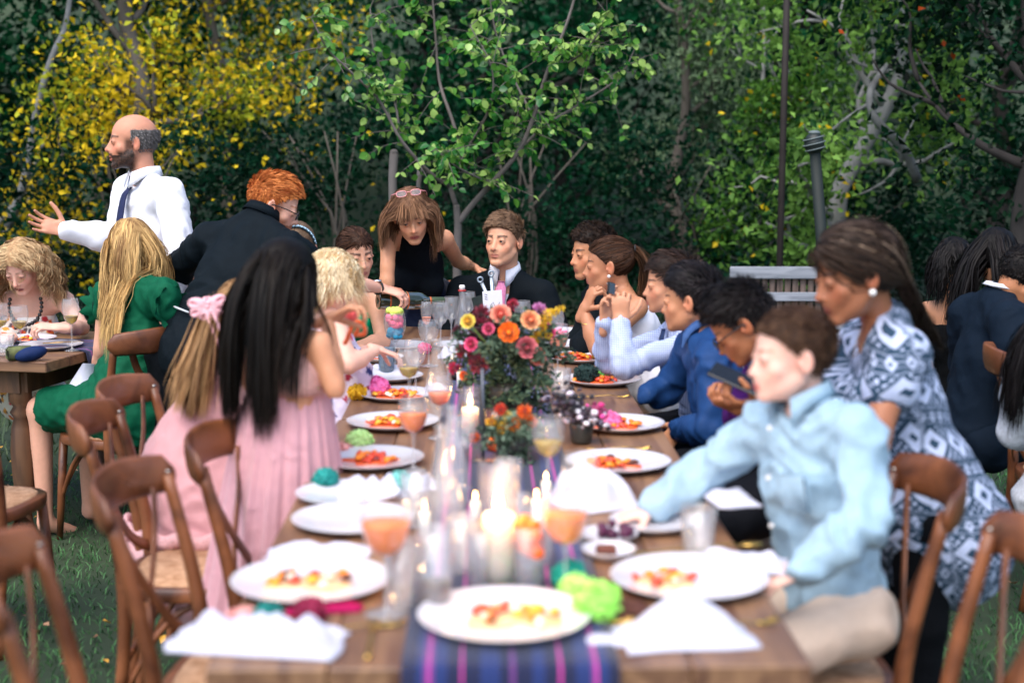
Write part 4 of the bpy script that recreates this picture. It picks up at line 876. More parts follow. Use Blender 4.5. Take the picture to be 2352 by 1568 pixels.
# ---- tables: plank tops on turned legs
tabw = wood('table_wood', lin('8e6a4c'), lin('5f4030'), 2.2, (9, .8, 9), .48, coat=.05, bump=.2); legw = wood('leg_wood', lin('6b4a30'), lin('3a2418'), 3, (4, 4, .6), .6)
def plank(x0, x1, y0, y1, z0, z1, parent, b=.004):
    ob('plank', bbox_(((x0 + x1) / 2, (y0 + y1) / 2, (z0 + z1) / 2), (x1 - x0 - .0015, y1 - y0, z1 - z0), b), tabw, parent, smooth=False)
def table(x, y, ang, w, l, label, leg_r=.045, th=.045):
    "long side along local Y"
    t = thing('farm_table', (0, 0, 0), label, 'table', 'farm tables')
    n = 5
    for k in range(n): plank(-w / 2 + w * k / n, -w / 2 + w * (k + 1) / n, -l / 2, l / 2, TT - th, TT, t)
    ob('apron', join(box((-w / 2 + .09, 0, TT - th - .052), (.024, l - .34, .10)), box((w / 2 - .09, 0, TT - th - .052), (.024, l - .34, .10)), box((0, -l / 2 + .16, TT - th - .053), (w - .206, .024, .098)), box((0, l / 2 - .16, TT - th - .053), (w - .206, .024, .098))), legw, t, smooth=False)
    hz = TT - th - .002; pr = [(.001, 0), (.030, 0), (.040, .02), (.030, .05), (.026, .09), (.036, .13), (.047, .26), (.050, .36), (.042, .46), (.030, .50), (.045, .525), (.030, .55), (.048, .575), (.048, hz), (.001, hz)]
    for sx in (-1, 1):
        for sy in (-1, 1):
            ob('leg', lathe([(r * leg_r / .045, z) for r, z in pr], 16, (sx * (w / 2 - .13), sy * (l / 2 - .20), 0)), legw, t)
    t.location = (x, y, 0); t.rotation_euler = (0, 0, R(ang)); return t
YAW = 1.17
def tab(x, y): # table-run coordinates (x across, y along from the front edge)
    a = R(YAW); x0, y0 = -.003, 2.285; return x0 + x * math.cos(a) - y * math.sin(a), y0 + x * math.sin(a) + y * math.cos(a)
l1 = 2.20
c1 = tab(0, l1 / 2); table(c1[0], c1[1], YAW, 1.02, l1, 'near farm table with the front place settings on it')
c2 = tab(-.012, l1 + .03 + 1.2); table(c2[0], c2[1], YAW + .1, .985, 2.40, 'farther farm table reaching to the young man in the suit')
tl = thing('x', (0, 0, 0), 'x', 'x'); bpy.data.objects.remove(tl)
table(-2.72, 6.36, 78, .95, 1.9, 'second farm table at the left with a navy runner hanging off its end')
# ---- striped runners
def runner_mat():
    m = mat('runner', (.012, .02, .07), .9, bump=.4, bscale=500, sheen=.2); nt = m.node_tree; N = nt.nodes; L = nt.links; b = N['Principled BSDF']
    at = N.new('ShaderNodeAttribute'); at.attribute_name = 'cloth_uv'; sp = N.new('ShaderNodeSeparateXYZ'); L.new(at.outputs['Vector'], sp.inputs[0]); rp = N.new('ShaderNodeValToRGB'); rp.color_ramp.interpolation = 'CONSTANT'; el = rp.color_ramp.elements
    nv, nb, pk, pu = lin('081238'), lin('10265c'), lin('b03488'), lin('5c2c70'); st = [(0, nv), (.07, nb), (.10, pu), (.118, pk), (.132, pu), (.15, nb), (.21, nv), (.27, pk), (.285, nv), (.36, nb), (.45, nv), (.50, lin('5c2c6c')), (.52, nv), (.60, nb), (.66, nv), (.72, pk), (.735, nv), (.80, nb), (.87, pu), (.885, pk), (.90, nb), (.95, nv)]
    el[0].position = 0; el[0].color = (*nv, 1); el[1].position = .999; el[1].color = (*nv, 1)
    for p, c in st[1:]: e = el.new(p); e.color = (*c, 1)
    L.new(sp.outputs[0], rp.inputs[0]); L.new(rp.outputs[0], b.inputs['Base Color']); return m
RM = runner_mat()
def runner(label, pts, w, side, nv=(0, 0, 1), seed=0):
    "pts: centre path; side: world vector across"
    P = np.asarray(pts, float); n = len(P); m = 15; side = nrm(side); V = []; uv = []
    Tn = np.gradient(P, axis=0); Tn = nrm_rows(Tn); Nn = nrm_rows(np.cross(np.broadcast_to(side, P.shape), Tn)); Nn *= np.sign(Nn[:, 2:3] + Nn[:, 1:2] * -.3 + 1e-6)
    for th in (0.0035, 0.0):
        for i in range(n):
            for k in range(m):
                u = k / (m - 1); q = P[i] + side * (u - .5) * w + Nn[i] * (th + .0006); V.append(q); uv.append((u, i * .05, 0))
    V = np.array(V); ww = .0022 * noise3(V * A(9, 9, 9) + seed); V[:, 2] += np.abs(ww)
    F = [(i * m + k, i * m + k + 1, (i + 1) * m + k + 1, (i + 1) * m + k) for i in range(n - 1) for k in range(m - 1)]; o_ = n * m; F += [tuple(o_ + j for j in f[::-1]) for f in F]
    bd = [(i * m, (i + 1) * m) for i in range(n - 1)] + [((i + 1) * m - 1 + m, (i + 1) * m - 1) for i in range(n - 1)] + [(k + 1, k) for k in range(m - 1)] + [((n - 1) * m + k, (n - 1) * m + k + 1) for k in range(m - 1)]
    F += [(a, b, b + o_, a + o_) for a, b in bd]
    o = ob('table_runner', (V, F), RM, loc=(P[0][0], P[0][1], P[0][2]), label=label, cat='table runner', group='striped navy table runners'); a = o.data.attributes.new('cloth_uv', 'FLOAT_VECTOR', 'POINT'); a.data.foreach_set('vector', np.array(uv, np.float32).ravel())
pp = [A(*tab(0, -.022), TT - .20), A(*tab(0, -.020), TT - .12), A(*tab(0, -.018), TT - .04), A(*tab(0, -.012), TT - .006), A(*tab(0, .006), TT + .002)] + [A(*tab(0, y), TT + .002 + (.001 if y > 2.2 else 0)) for y in np.linspace(.06, 4.5, 60)]
runner('navy runner with pink stripes down the middle of the long table', pp, .365, A(math.cos(R(YAW)), math.sin(R(YAW)), 0))
e0 = A(-2.72, 6.36, 0); ax = A(math.sin(R(-78)) * -1, math.cos(R(-78)), 0); ax = A(math.cos(R(168)), math.sin(R(168)), 0) * -1; sdv = A(-ax[1], ax[0], 0)
pp = [e0 + ax * u + A(0, 0, TT + .002) for u in np.linspace(-.9, .935, 20)] + [e0 + ax * .958 + A(0, 0, TT - .005), e0 + ax * .968 + A(0, 0, TT - .05), e0 + ax * .972 + A(0, 0, TT - .17), e0 + ax * .968 + A(0, 0, TT - .32)]
runner('navy striped runner hanging over the end of the second table', pp, .33, sdv, seed=9)
# ---- iron pole, leaning post with banded ball, grey bench
p = J(1790, 610, 9.3); ob('iron_pole', tube([A(p[0], 9.3, -.05), A(p[0] + .005, 9.3, 2.4), A(p[0], 9.3, 5.2)], [.022] * 3, 12), mat('rusty_iron', (.03, .022, .02), .7, noise=.4, nscale=4), loc=(p[0], 9.3, 0), label='thin dark iron pole standing behind the grey bench', cat='pole')
gp = thing('garden_post', A(*J(1905, 900, 8.0)[:2], 0), 'leaning dark green post topped by a banded ball right of the iron pole', 'post'); b0 = J(1925, 900, 8.0); b0[2] = 0; b1 = J(1872, 352, 8.0)
ob('shaft', tube([b0, b0 * .5 + b1 * .5, b1], [.040, .035, .031], 12), mat('green_paint', lin('0a1815'), .7, noise=.2), gp)
bc = J(1870, 330, 8.0); bm = mat('ball_dark', lin('16201e'), .5); bs = mat('ball_band', lin('606b6b'), .7)
ob('ball', ellips(bc, (.056, .056, .064), None, 20, 14), bm, gp); tl = yaw_pitch(0, 0, 14)
for z in (-.030, .000, .030): rr = math.sqrt(.0655 ** 2 - z * z); V, F = tube([(math.cos(a) * rr * .94, math.sin(a) * rr * .94, z) for a in np.linspace(0, 2 * math.pi, 25)], [.0042] * 25, 6, cap=False); ob('band', (V @ tl.T + bc, F), bs, gp)
ob('cap', ellips(bc + A(0, 0, .060), (.034, .034, .014)), bs, gp)
gw = wood('grey_wood', lin('9a9ea6'), lin('6f747c'), 4, (.8, 8, 8), .85, bump=.3); bw2 = wood('brown_slat', lin('7d6a60'), lin('4a3c34'), 5, (8, 8, .8), .9, bump=.3)
x0 = J(1675, 620, 9.0)[0]; x1 = J(1945, 620, 9.0)[0]; bt = thing('bench', A((x0 + x1) / 2, 9.0, 0), 'weathered grey wooden bench with a high slatted back, behind the boys', 'bench')
def brd(name, z, h, y=9.0, th=.03, m=gw): ob(name, bbox_(((x0 + x1) / 2, y, z), (x1 - x0, th, h)), m, bt, smooth=False)
zt = J(1780, 625, 9.0)[2]; brd('back_rail', zt, .075, 8.965); brd('back_rail', J(1780, 680, 9.0)[2], .055, 8.965); brd('back_rail', J(1780, 745, 9.0)[2], .055, 8.965)
nx = 15
for i in range(nx): ob('back_slat', bbox_((x0 + .03 + (x1 - x0 - .06) * i / (nx - 1), 9.0, zt * .5 + .12), (.036, .018, zt * .98 - .28), .002), bw2, bt, smooth=False)
for i in range(4): ob('seat_slat', bbox_(((x0 + x1) / 2, 8.92 - i * .11, .44), (x1 - x0, .095, .028)), gw, bt, smooth=False)
for sx in (x0 + .03, x1 - .03):
    ob('leg', bbox_((sx, 8.55, .22), (.05, .05, .42)), gw, bt, smooth=False); ob('leg', bbox_((sx, 9.035, .38), (.05, .04, .76)), gw, bt, smooth=False)
# ================================================================ GUESTS, traced joint by joint: (photo x, photo y, distance)
def KK(s=1.0, **k):
    K = {n: J(*v) for n, v in k.items() if isinstance(v, tuple)}; K.update({n: v for n, v in k.items() if not isinstance(v, tuple)}); K['s'] = s; return K
def hd(x, y, Y, yaw, pitch=0, roll=0, s=1.0, **o):
    return dict(pos=J(x, y, Y), M=yaw_pitch(yaw, pitch, roll), s=s, **o)
def coll(K, e=.02):
    s = K['s']; Mt = np.stack([K['rt'], K['fw'], K['up']], 1)
    return [(K['C'] + K['up'] * .02, A(.165, .115, .24) * s + e, Mt), (K['N'] - K['up'] * .04 * s, A(.17, .085, .07) * s + e, Mt), (K['SL'], A(1, 1, 1) * (.055 * s + e * .3), None), (K['SR'], A(1, 1, 1) * (.055 * s + e * .3), None)]
def floor_legs(K, w=.1, dy=0, dx=0, bend=.0):
    P = K['P']; rt = nrm(K['SR'] - K['SL']) * A(1, 1, 0)
    for sd, q in (('L', -1), ('R', 1)):
        K['H' + sd] = P + rt * q * w - A(0, 0, .04); K['A' + sd] = A(P[0] + dx, P[1] + dy, .09) + rt * q * (w + .02); K['K' + sd] = (K['H' + sd] + K['A' + sd]) / 2 + A(0, -bend, .02)
fair, fair2, tan, tan2, brown, brown2 = lin('dfa68c'), lin('e3b09a'), lin('c98f6c'), lin('b87a55'), lin('8f5a3c'), lin('7c4a30')
pants = lambda K, p, m, up=2.0, lt=1.12: garment(K, p, 'trousers', m, .012, False, legs=up, legt=lt, amp=.010, fr=8)
# 1 --- standing bald man in white shirt
K = KK(1.04, wf=.88, arm=.95, N=(333, 425, 6.30), C=(340, 548, 6.30), P=(346, 716, 6.32), SL=(390, 447, 6.17), SR=(298, 438, 6.43), EL=(414, 580, 6.08), WL=(392, 690, 5.95), ER=(272, 550, 6.42), WR=(153, 530, 6.31)); floor_legs(K)
h = hd(304, 326, 6.3, 108, 0, s=1.02, beard=(lin('241c18'), .95), brow=lin('1c1410'), mouth=.005, open=.85, brow_w=1.5, iris=lin('2a1810'))
p = person('balding bearded man standing in a white dress shirt and navy tie, arm held out', K, h, lin('c98c70'), [dict(W=K['WR'], d=A(-.95, -.15, .28), pn=A(.25, -.85, .45), side='R', s=1.0, curl=(.1, .35, .3, .25, .2), spread=.10)], legs=2)
wh = fabric('white_shirt', 'e9e9f0', .8, .03); garment(K, p, 'shirt', wh, .013, arms=(2.0, 1.97), amp=.010, armt=1.28); collar(K, p, wh, r=.062)
bl = fabric('black_trousers', '14161c', .8); pants(K, p, bl)
tie = fabric('navy_tie', '2a3050', .6, bump=.5, bscale=150); U = K['up']; fw = K['fw']; P0 = [K['N'] + fw * .068 + U * -.005, K['N'] + fw * .105 - U * .055, K['C'] + fw * .140 + U * .02, K['C'] + fw * .138 - U * .12, K['P'] * .5 + K['C'] * .5 + fw * .125 - U * .08]; Pt = spline(P0, 16)
ob('tie', strip(Pt, np.interp(np.linspace(0, 1, 16), [0, .08, .12, .9, 1], [.040, .026, .034, .085, .01]), .006, K['rt'], fw), tie, p)
hr = Hair(h['pos'], h['M'], 1.02, lin('3c3836'), lin('908c8a'), .0022, 3); ring = lambda q: (q[:, 2] < .055) & (q[:, 1] < .012); hr.flow(hr.roots(2600, ring), .010, 4, lambda P, t, Nw, rr: -Nw * .1 + A(0, 0, -1) + (h['M'] @ A(0, -1, 0)) * .4, .5, .001, clump=0, jit=.3)
hr.cap(.0015, lumps=.0005, vox=.004, dark=.7, region=lambda X, Y, Z: np.maximum(Z - .050 + 0 * X, Y - .010 + 0 * X)); hr.build(p)
for q in (1, -1):
    pc = h['pos'] + 1.02 * (h['M'] @ A(0, .080, -.100)); 
gb = Hair(h['pos'] , h['M'], 1.02, lin('b8b4b0'), lin('e8e6e2'), .003, 5); rr0 = rng.normal(size=(500, 3)) * A(.014, .006, .010) + A(0, .081, -.100); gb.flow(rr0, .009, 3, lambda P, t, Nw, rr: (h['M'] @ A(0, .6, -1)) + 0 * P, .5, 0, clump=0, jit=.4, world_roots=gb.W(rr0));
# 2 --- curly blonde woman at the second table
K = KK(.96, fem=1, N=(70, 676, 6.62), C=(70, 760, 6.68), P=(75, 905, 6.70), SL=(148, 690, 6.62), SR=(-8, 694, 6.62), EL=(188, 752, 6.42), WL=(138, 752, 6.16), ER=(-45, 790, 6.45), WR=(30, 775, 6.16))
h = hd(50, 610, 6.48, 172, 34, s=.98, fem=1, open=.15, lip=lin('7c2430'), brow=lin('7a5a40'), brow_a=.6)
p = person('woman with curly light hair looking down in a white dress with orange and red dots', K, h, fair2, [dict(W=K['WL'], d=A(-1, -.2, .1), pn=A(.1, .3, -1), side='L', s=.92, curl=(.5, .7, .8, .9, .9))])
def dots(V):
    c = np.tile(A(*lin('efe6dc')), (len(V), 1)); g = np.random.default_rng(4); cs = V[g.integers(0, len(V), 260)]; pal = [lin('e0682c'), lin('c02c34'), lin('e8a040'), lin('5a4a50')]
    for i, q in enumerate(cs): c[((V - q) ** 2).sum(1) < (.010 + .006 * g.random()) ** 2] = pal[i % 4]
    return c
garment(K, p, 'dress', mat('dotted_fabric', (1, 1, 1), .85, vcol=True, bump=.2, bscale=300), .012, sh=False, trap=False, cuts=[('plane', K['N'] - K['up'] * .10, K['up'])], col=dots, vox=.008)
hr = Hair(h['pos'], h['M'], .98, lin('7a5434'), lin('e2c294'), .0034, 8); hr.cap(.008, lumps=.005, dark=.9); hr.flow(hr.roots(3000), .24, 16, face_flow(hr, out=1.35, back=.7, t0=.6, behind=.03), .5, .008, coll(K), wave=.016, wn=3.5, clump=.5, ncl=110); hr.build(p)
bd = mat('black_bead', (.01, .01, .012), .2, spec=.8)
ob('necklace', join(*[ellips(K['N'] + K['up'] * (-.03 - .085 * math.cos(a)) + K['rt'] * .075 * math.sin(a) + K['fw'] * (.085 + .03 * math.cos(a)), (.0095,) * 3, None, 8, 6) for a in np.linspace(-1.9, 1.9, 19)], *[ellips(K['N'] + K['up'] * (-.05 - .125 * math.cos(a)) + K['rt'] * .06 * math.sin(a) + K['fw'] * (.10 + .03 * math.cos(a)), (.008,) * 3, None, 8, 6) for a in np.linspace(-1.2, 1.2, 9)]), bd, p)
# 3 --- woman in green, back to camera
K = KK(.97, fem=1, N=(310, 655, 5.80), C=(312, 770, 5.76), P=(300, 915, 5.74), SL=(248, 680, 5.90), SR=(378, 678, 5.62), EL=(234, 800, 5.92), WL=(226, 888, 6.02), ER=(402, 800, 5.62), WR=(372, 890, 5.85)); seated_legs(K, (-.8, .5), .97, seat=.46)
h = hd(300, 570, 5.86, 38, 12, s=.98, fem=1, vox=.006)
p = person('long haired blonde woman in a green ruffled dress seated with her back turned', K, h, fair, [dict(W=K['WL'], d=A(-.5, .2, -.8), pn=A(-.2, .9, 0), side='L', s=.9)], legs=2)
gr = fabric('green_dress', '12704e', .7, .15, amp=None) if False else fabric('green_dress', '0a5238', .7, .15)
garment(K, p, 'dress', gr, .012, arms=(.22, .22), armt=1.05, amp=.014, fr=13, skirt=[(K['P'] + A(0, 0, .06), .16, .9), ((K['HL'] + K['HR']) / 2, .20, .85)], extra=lambda F: [F.cap(K['H' + q], K['K' + q], .105, .085, .06) for q in 'LR'])
for q in 'LR':
    S = K['S' + q]; o_ = nrm(S - K['N']) * A(1, 1, 0); V = []; n = 40
    for i in range(n):
        a = 2 * math.pi * i / n; d = K['up'] * math.cos(a) + K['fw'] * math.sin(a); w_ = .012 * math.sin(a * 9)
        for k, (rr, oo) in enumerate(((.056, .030), (.070 + w_ * .4, .048), (.080 + w_, .062 + w_))): V.append(S + d * rr + o_ * oo - A(0, 0, .045))
    ob('ruffle', (np.array(V), [(i * 3 + k, i * 3 + k + 1, ((i + 1) % n) * 3 + k + 1, ((i + 1) % n) * 3 + k) for i in range(n) for k in range(2)]), gr, p)
hr = Hair(h['pos'], h['M'], .98, lin('6b4a2c'), lin('e6bd7c'), .0030, 9); hr.cap(.007, lumps=.004, dark=.7); hr.flow(hr.roots(3600), .42, 16, face_flow(hr, out=.5, back=.8), .6, .004, coll(K, .03), wave=.007, wn=2.6, clump=.6, ncl=70, rag=.6); hr.build(p)
# 4 --- red haired waiter leaning over to pour
K = KK(1.03, N=(592, 516, 5.78), C=(540, 628, 5.70), P=(446, 790, 5.60), SL=(478, 552, 5.82), SR=(668, 575, 5.62), EL=(404, 618, 5.98), WL=(500, 668, 6.15), ER=(765, 642, 5.80), WR=(872, 661, 6.02)); floor_legs(K, .10)
h = hd(630, 470, 5.84, -80, 24, s=1.02, beard=(lin('9c4a22'), .75), open=.3, brow=lin('9c5a30'))
bot_a, bot_b = J(868, 690, 6.06), J(1000, 690, 6.16)
p = person('red haired bearded waiter in black shirt and glasses leaning over to pour wine', K, h, lin('e2ab92'), [dict(W=K['WR'], d=A(.92, .12, -.25), pn=A(.10, .35, -1), side='R', s=1.0, curl=(.5, .85, .8, .8, .8), spread=.10), dict(W=K['WL'], d=A(.6, .5, -.2), pn=A(.6, 0, -.6), side='L', s=1.0)], legs=2)
bs = fabric('black_shirt', '0c151b', .75, .12, bump=.35); garment(K, p, 'shirt', bs, .012, arms=(1.12, 1.25), armt=1.16, amp=.011, fr=8); collar(K, p, bs, r=.064, h=.048); pants(K, p, fabric('waiter_trousers', '0a0e12', .85))
ob('apron_string', tube(spline([K['P'] + K['up'] * .13 + K['rt'] * -.125 * 1 + K['fw'] * -.05, K['P'] + K['up'] * .10 - K['fw'] * .128 - K['rt'] * .05, K['P'] + K['up'] * .085 - K['fw'] * .13 + K['rt'] * .03], 8), .004, 6, flat=(1, .3), up=K['fw']), mat('grey_tape', lin('b8bcc0'), .6), p)
hh = short_hair(h['pos'], h['M'], 1.02, lin('8a3f18'), lin('e08a4a'), top=.032, side=.009, n=5200, comb=(.15, 1, .25), lift=.7, seed=4, curl=.0015); hh.build(p)
def glasses(h, parent, col=(.01, .01, .012), wd=.0225, ht=.017, y=.104, z=-.004, x=.0325, s=None, th=.0016, temples=True, name='glasses', tilt=0):
    s = s or h['s']; w = lambda *q: h['pos'] + s * (h['M'] @ A(*q)); m = mat(name + '_frame_%d' % int(col[0] * 999), col, .25, spec=.7); S = []; T_ = tube
    for q in (-1, 1): S.append(T_([w(q * x + wd * math.copysign(abs(math.cos(a)) ** .7, math.cos(a)), y - .006 * abs(q * x + wd * math.cos(a)) / .05, z + ht * math.copysign(abs(math.sin(a)) ** .7, math.sin(a)) + tilt * 0) for a in np.linspace(0, 2 * math.pi, 22)], [th] * 22, 6, cap=False))
    S.append(T_([w(-x + wd * .9, y, z + .003), w(0, y + .004, z + .005), w(x - wd * .9, y, z + .003)], [th] * 3, 6))
    if temples: S += [T_([w(q * (x + wd), y - .008, z + .006), w(q * .078, .05, z + .008), w(q * .083, -.005, z + .006), w(q * .083, -.03, z - .015)], [th] * 4, 6) for q in (-1, 1)]
    g = ob(name, join(*S), m, parent)
    ob('lens', join(*[lathe([(1e-4, 0), (wd * .96 * s, 0)], 18) if False else (lambda L: (L[0], L[1]))(((np.array([w(q * x + wd * .97 * r * math.cos(a), y - .001, z + ht * .97 * r * math.sin(a)) for r in (.02, 1) for a in np.linspace(0, 2 * math.pi, 17)[:-1]])), [(k, (k + 1) % 16, 16 + (k + 1) % 16, 16 + k) for k in range(16)])) for q in (-1, 1)]), thin_glass('lens_glass', (.9, .93, .95)), g)
glasses(h, p, th=.0024)
wv = K['WR']; dv = nrm(K['WR'] - K['ER']); ob('watch_strap', (lambda P_: tube(P_, [.0045] * len(P_), 6, cap=False))([wv - dv * .012 + (np.cross(dv, A(0, 0, 1)) * math.cos(a) * .031 + A(0, 0, 1) * math.sin(a) * .028) for a in np.linspace(0, 2 * math.pi, 19)]), mat('black_strap', (.01, .01, .01), .5), p)
ob('watch_dial', ellips(wv - dv * .012 + A(0, -.012, .030), (.019, .016, .006)), mat('silver', (.8, .8, .8), .2, 1), p)
# 5 --- headband woman behind the waiter
K = KK(.95, fem=1, N=(690, 640, 6.42), C=(690, 740, 6.45), P=(690, 860, 6.45), SL=(755, 660, 6.42), SR=(625, 660, 6.42), EL=(770, 770, 6.40), WL=(740, 810, 6.2), ER=(610, 770, 6.4), WR=(640, 810, 6.2))
h = hd(684, 572, 6.34, 182, 24, s=.96, fem=1, open=.2)
p = person('mostly hidden woman with a sparkling blue headband behind the waiter', K, h, fair2); garment(K, p, 'dress', fabric('grey_dress', '5a6068'), .012, arms=(.2, .2))
hr = Hair(h['pos'], h['M'], .96, lin('4a3626'), lin('8d7660'), .004, 12); hr.cap(.007); hr.totie(hr.roots(1500), (0, -.11, .0)); hr.build(p)
hb = [h['pos'] + .96 * (h['M'] @ A(.083 * math.cos(a), .020, .030 + .097 * math.sin(a))) for a in np.linspace(.1, math.pi - .1, 30)]; ob('headband', tube(hb, [.005] * 30, 6), mat('headband', lin('274a5c'), .4), p)
ob('bead', join(*[ellips(q + nrm(q - h['pos']) * .005 + A(0, -.003 * (-1) ** i, 0), (.0055,) * 3, None, 7, 5) for i, q in enumerate(hb)]), mat('crystal', lin('a8c8d8'), .1, .6), p)
# 6 --- girl with pink bow
K = KK(.80, N=(545, 815, 4.20), C=(500, 925, 4.22), P=(455, 1090, 4.26), SL=(452, 862, 4.30), SR=(585, 872, 4.08), EL=(520, 960, 4.45), WL=(600, 950, 4.5), ER=(590, 975, 3.98), WR=(655, 955, 4.22), arm=.95); seated_legs(K, (1, .2), .8, seat=.50)
h = hd(566, 722, 4.20, -48, 14, s=.86, child=1, vox=.006)
p = person('girl in a pink satin dress whose brown ponytail has a big pink bow', K, h, fair, legs=2)
pk = fabric('pink_satin', 'd09a9e', .45, .05, sheen=.3, bump=.15); pkl = fabric('pink_lace', 'd8a8aa', .8, .25, nscale=120, bump=1.0, bscale=180)
garment(K, p, 'dress', pk, .016, amp=.012, fr=10, skirt=[(K['P'] + A(.02, 0, .12), .13, .95), (K['P'] + A(.03, 0, -.02), .21, .95), (K['P'] + A(.06, -.02, -.26), .235, .95)], extra=lambda F: F.cap(K['P'], K['P'] + A(.28, 0, -.02), .14, .14, .08))
for q in 'LR':
    V, F = Field([K['S' + q]], .14, .006), None; V.ell(K['S' + q] * .72 + K['E' + q] * .28, (.062, .062, .066), None, 0); V, F = V.mesh(); V = V + vnormals(V, F) * (noise3(V * 70) * .007)[:, None]; ob('puff_sleeve', (V, F), pkl, p)
for z in (.14, .20, .26):
    V, F = tube([K['P'] + A(.03 + .245 * math.cos(a), -.01 + .245 * math.sin(a), -z + .008 * math.sin(a * 14)) for a in np.linspace(0, 2 * math.pi, 90)], [.019] * 90, 7, flat=(.6, 1.2), cap=False); ob('lace_trim', (V, F), pkl, p)
hr = Hair(h['pos'], h['M'], .86, lin('5f422c'), lin('c69a6a'), .0036, 14); hr.cap(.006, dark=.85); tie_l = A(-.035, -.112, .008); hr.totie(hr.roots(2200), tie_l)
tw = hr.W(tie_l); rr0 = rng.normal(size=(1500, 3)) * .012 + tie_l; hr.flow(rr0, .36, 16, lambda P, t, Nw, rr: A(-.22, -.25 * (1 - t), -1) + 0 * P + (rr - tie_l) * 6 @ h['M'].T, .6, 0, coll(K, .02), wave=.006, wn=1.5, clump=.45, ncl=30, world_roots=hr.W(rr0)); hr.build(p)
def bow(c, right, up, out, s, parent, m):
    S = []
    for a, l in ((.35, 1.0), (-.25, .95), (math.pi - .35, 1.0), (math.pi + .3, .95), (-1.1, .75), (math.pi + 1.1, .75), (1.4, .5)):
        d = right * math.cos(a) + up * math.sin(a); F = Field([c, c + d * s * l], s * .6, s * .045); sd = np.cross(d, out)
        F.ell(c + d * s * .45 * l, (s * .46 * l, s * .30, s * .18), np.stack([d, sd, out], 1), 0); F.ell(c + d * s * .66 * l + out * s * .12, (s * .22 * l, s * .09, s * .12), np.stack([d, sd, out], 1), s * .05, 'sub'); S.append(F.mesh())
    b = ob('bow', join(*S, ellips(c + out * s * .08, (s * .12,) * 3)), m, parent)
    for q in (-.12, .2):
        P_ = spline([c, c + (right * (q + .1) * 1.0 - up * .5) * s + out * .01, c + (right * (q + .25) - up * 1.2) * s + out * .008, c + (right * (q + .42) - up * 2.0) * s], 12); ob('ribbon', strip(P_, np.interp(np.linspace(0, 1, 12), [0, 1], [.10, .17]) * s, .003, right, out), m, b)
bow(tw + A(-.010, -.035, .002), A(1, 0, .15), nrm(A(-.1, 0, 1)), A(0, -1, 0), .066, p, fabric('pink_ribbon', 'f2b8c0', .4, .04, sheen=.4))
# 7 --- girl with very long dark hair
K = KK(.84, N=(652, 762, 3.78), C=(658, 872, 3.74), P=(662, 1032, 3.72), SL=(580, 800, 3.88), SR=(732, 792, 3.68), EL=(575, 900, 4.05), WL=(660, 930, 4.15), ER=(770, 892, 3.66), WR=(752, 732, 3.86), arm=.92, wf=.9)
h = hd(656, 648, 3.80, -30, 16, s=.90, child=1, vox=.006)
p = person('girl with very long straight black hair in a pink sequin dress, seen from behind', K, h, tan, [dict(W=K['WR'], d=A(.75, .1, .35), pn=A(.35, -.2, -1), side='R', s=.80, curl=(.8, .9, .9, .8, .8)), dict(W=K['WL'], d=A(1, 0, 0), pn=A(0, 0, -1), side='L', s=.8, curl=(.2, .2, .2, .2, .2))])
seq = mat('sequin', lin('c8988e'), .35, .35, noise=.25, nscale=200, bump=1.0, bscale=240, spec=.9); tul = fabric('pink_tulle', 'ca98a0', .9, .06, sheen=.4)
garment(K, p, 'bodice', seq, .014, sh=False, trap=False, amp=.004, cuts=[('plane', K['N'] - K['up'] * .035, K['up']), ('plane', K['P'] + K['up'] * .14, -K['up'])])
def pleat(c0, r0, c1, r1, n=44, amp=.022, rows=16, fw=.9, seed=0):
    V = []; m = n * 6; g = np.random.default_rng(seed); ph = g.uniform(-.3, .3, m)
    for i in range(rows):
        t = i / (rows - 1); c = c0 * (1 - t) + c1 * t; r = r0 + (r1 - r0) * t ** .8
        for k in range(m):
            a = 2 * math.pi * k / m; w_ = amp * (.15 + t * .85) * (math.sin(a * n * .5 + 2 * math.sin(a * 3 + seed)) + .4 * math.sin(a * n * .9 + 1)); V.append(c + A(math.cos(a), math.sin(a) * fw, 0) * (r + w_))
    return np.array(V), [(i * m + k, i * m + (k + 1) % m, (i + 1) * m + (k + 1) % m, (i + 1) * m + k) for i in range(rows - 1) for k in range(m)]
ob('skirt', pleat(K['P'] + K['up'] * .16, .108, A(K['P'][0] - .04, K['P'][1], .34), .215, seed=2, amp=.011), tul, p)
for sd, q in (('L', -1), ('R', 1)): ob('leg', tube([A(K['P'][0] + q * .07, K['P'][1], .5), A(K['P'][0] + q * .07, K['P'][1], .08)], [.05, .032], 10), skin_mat(), p, col=A(*tan))
hr = Hair(h['pos'], h['M'], .92, lin('060504'), lin('1e1712'), .0034, 15); hr.cap(.010, dark=.8, lumps=.001)
hr.flow(hr.roots(4600), .42, 14, face_flow(hr, out=.30, back=1.1, t0=.25), .7, .006, coll(K, .022)[:2], wave=.0, wn=1, clump=.06, ncl=60, jit=.03, rag=.85); hr.build(p)
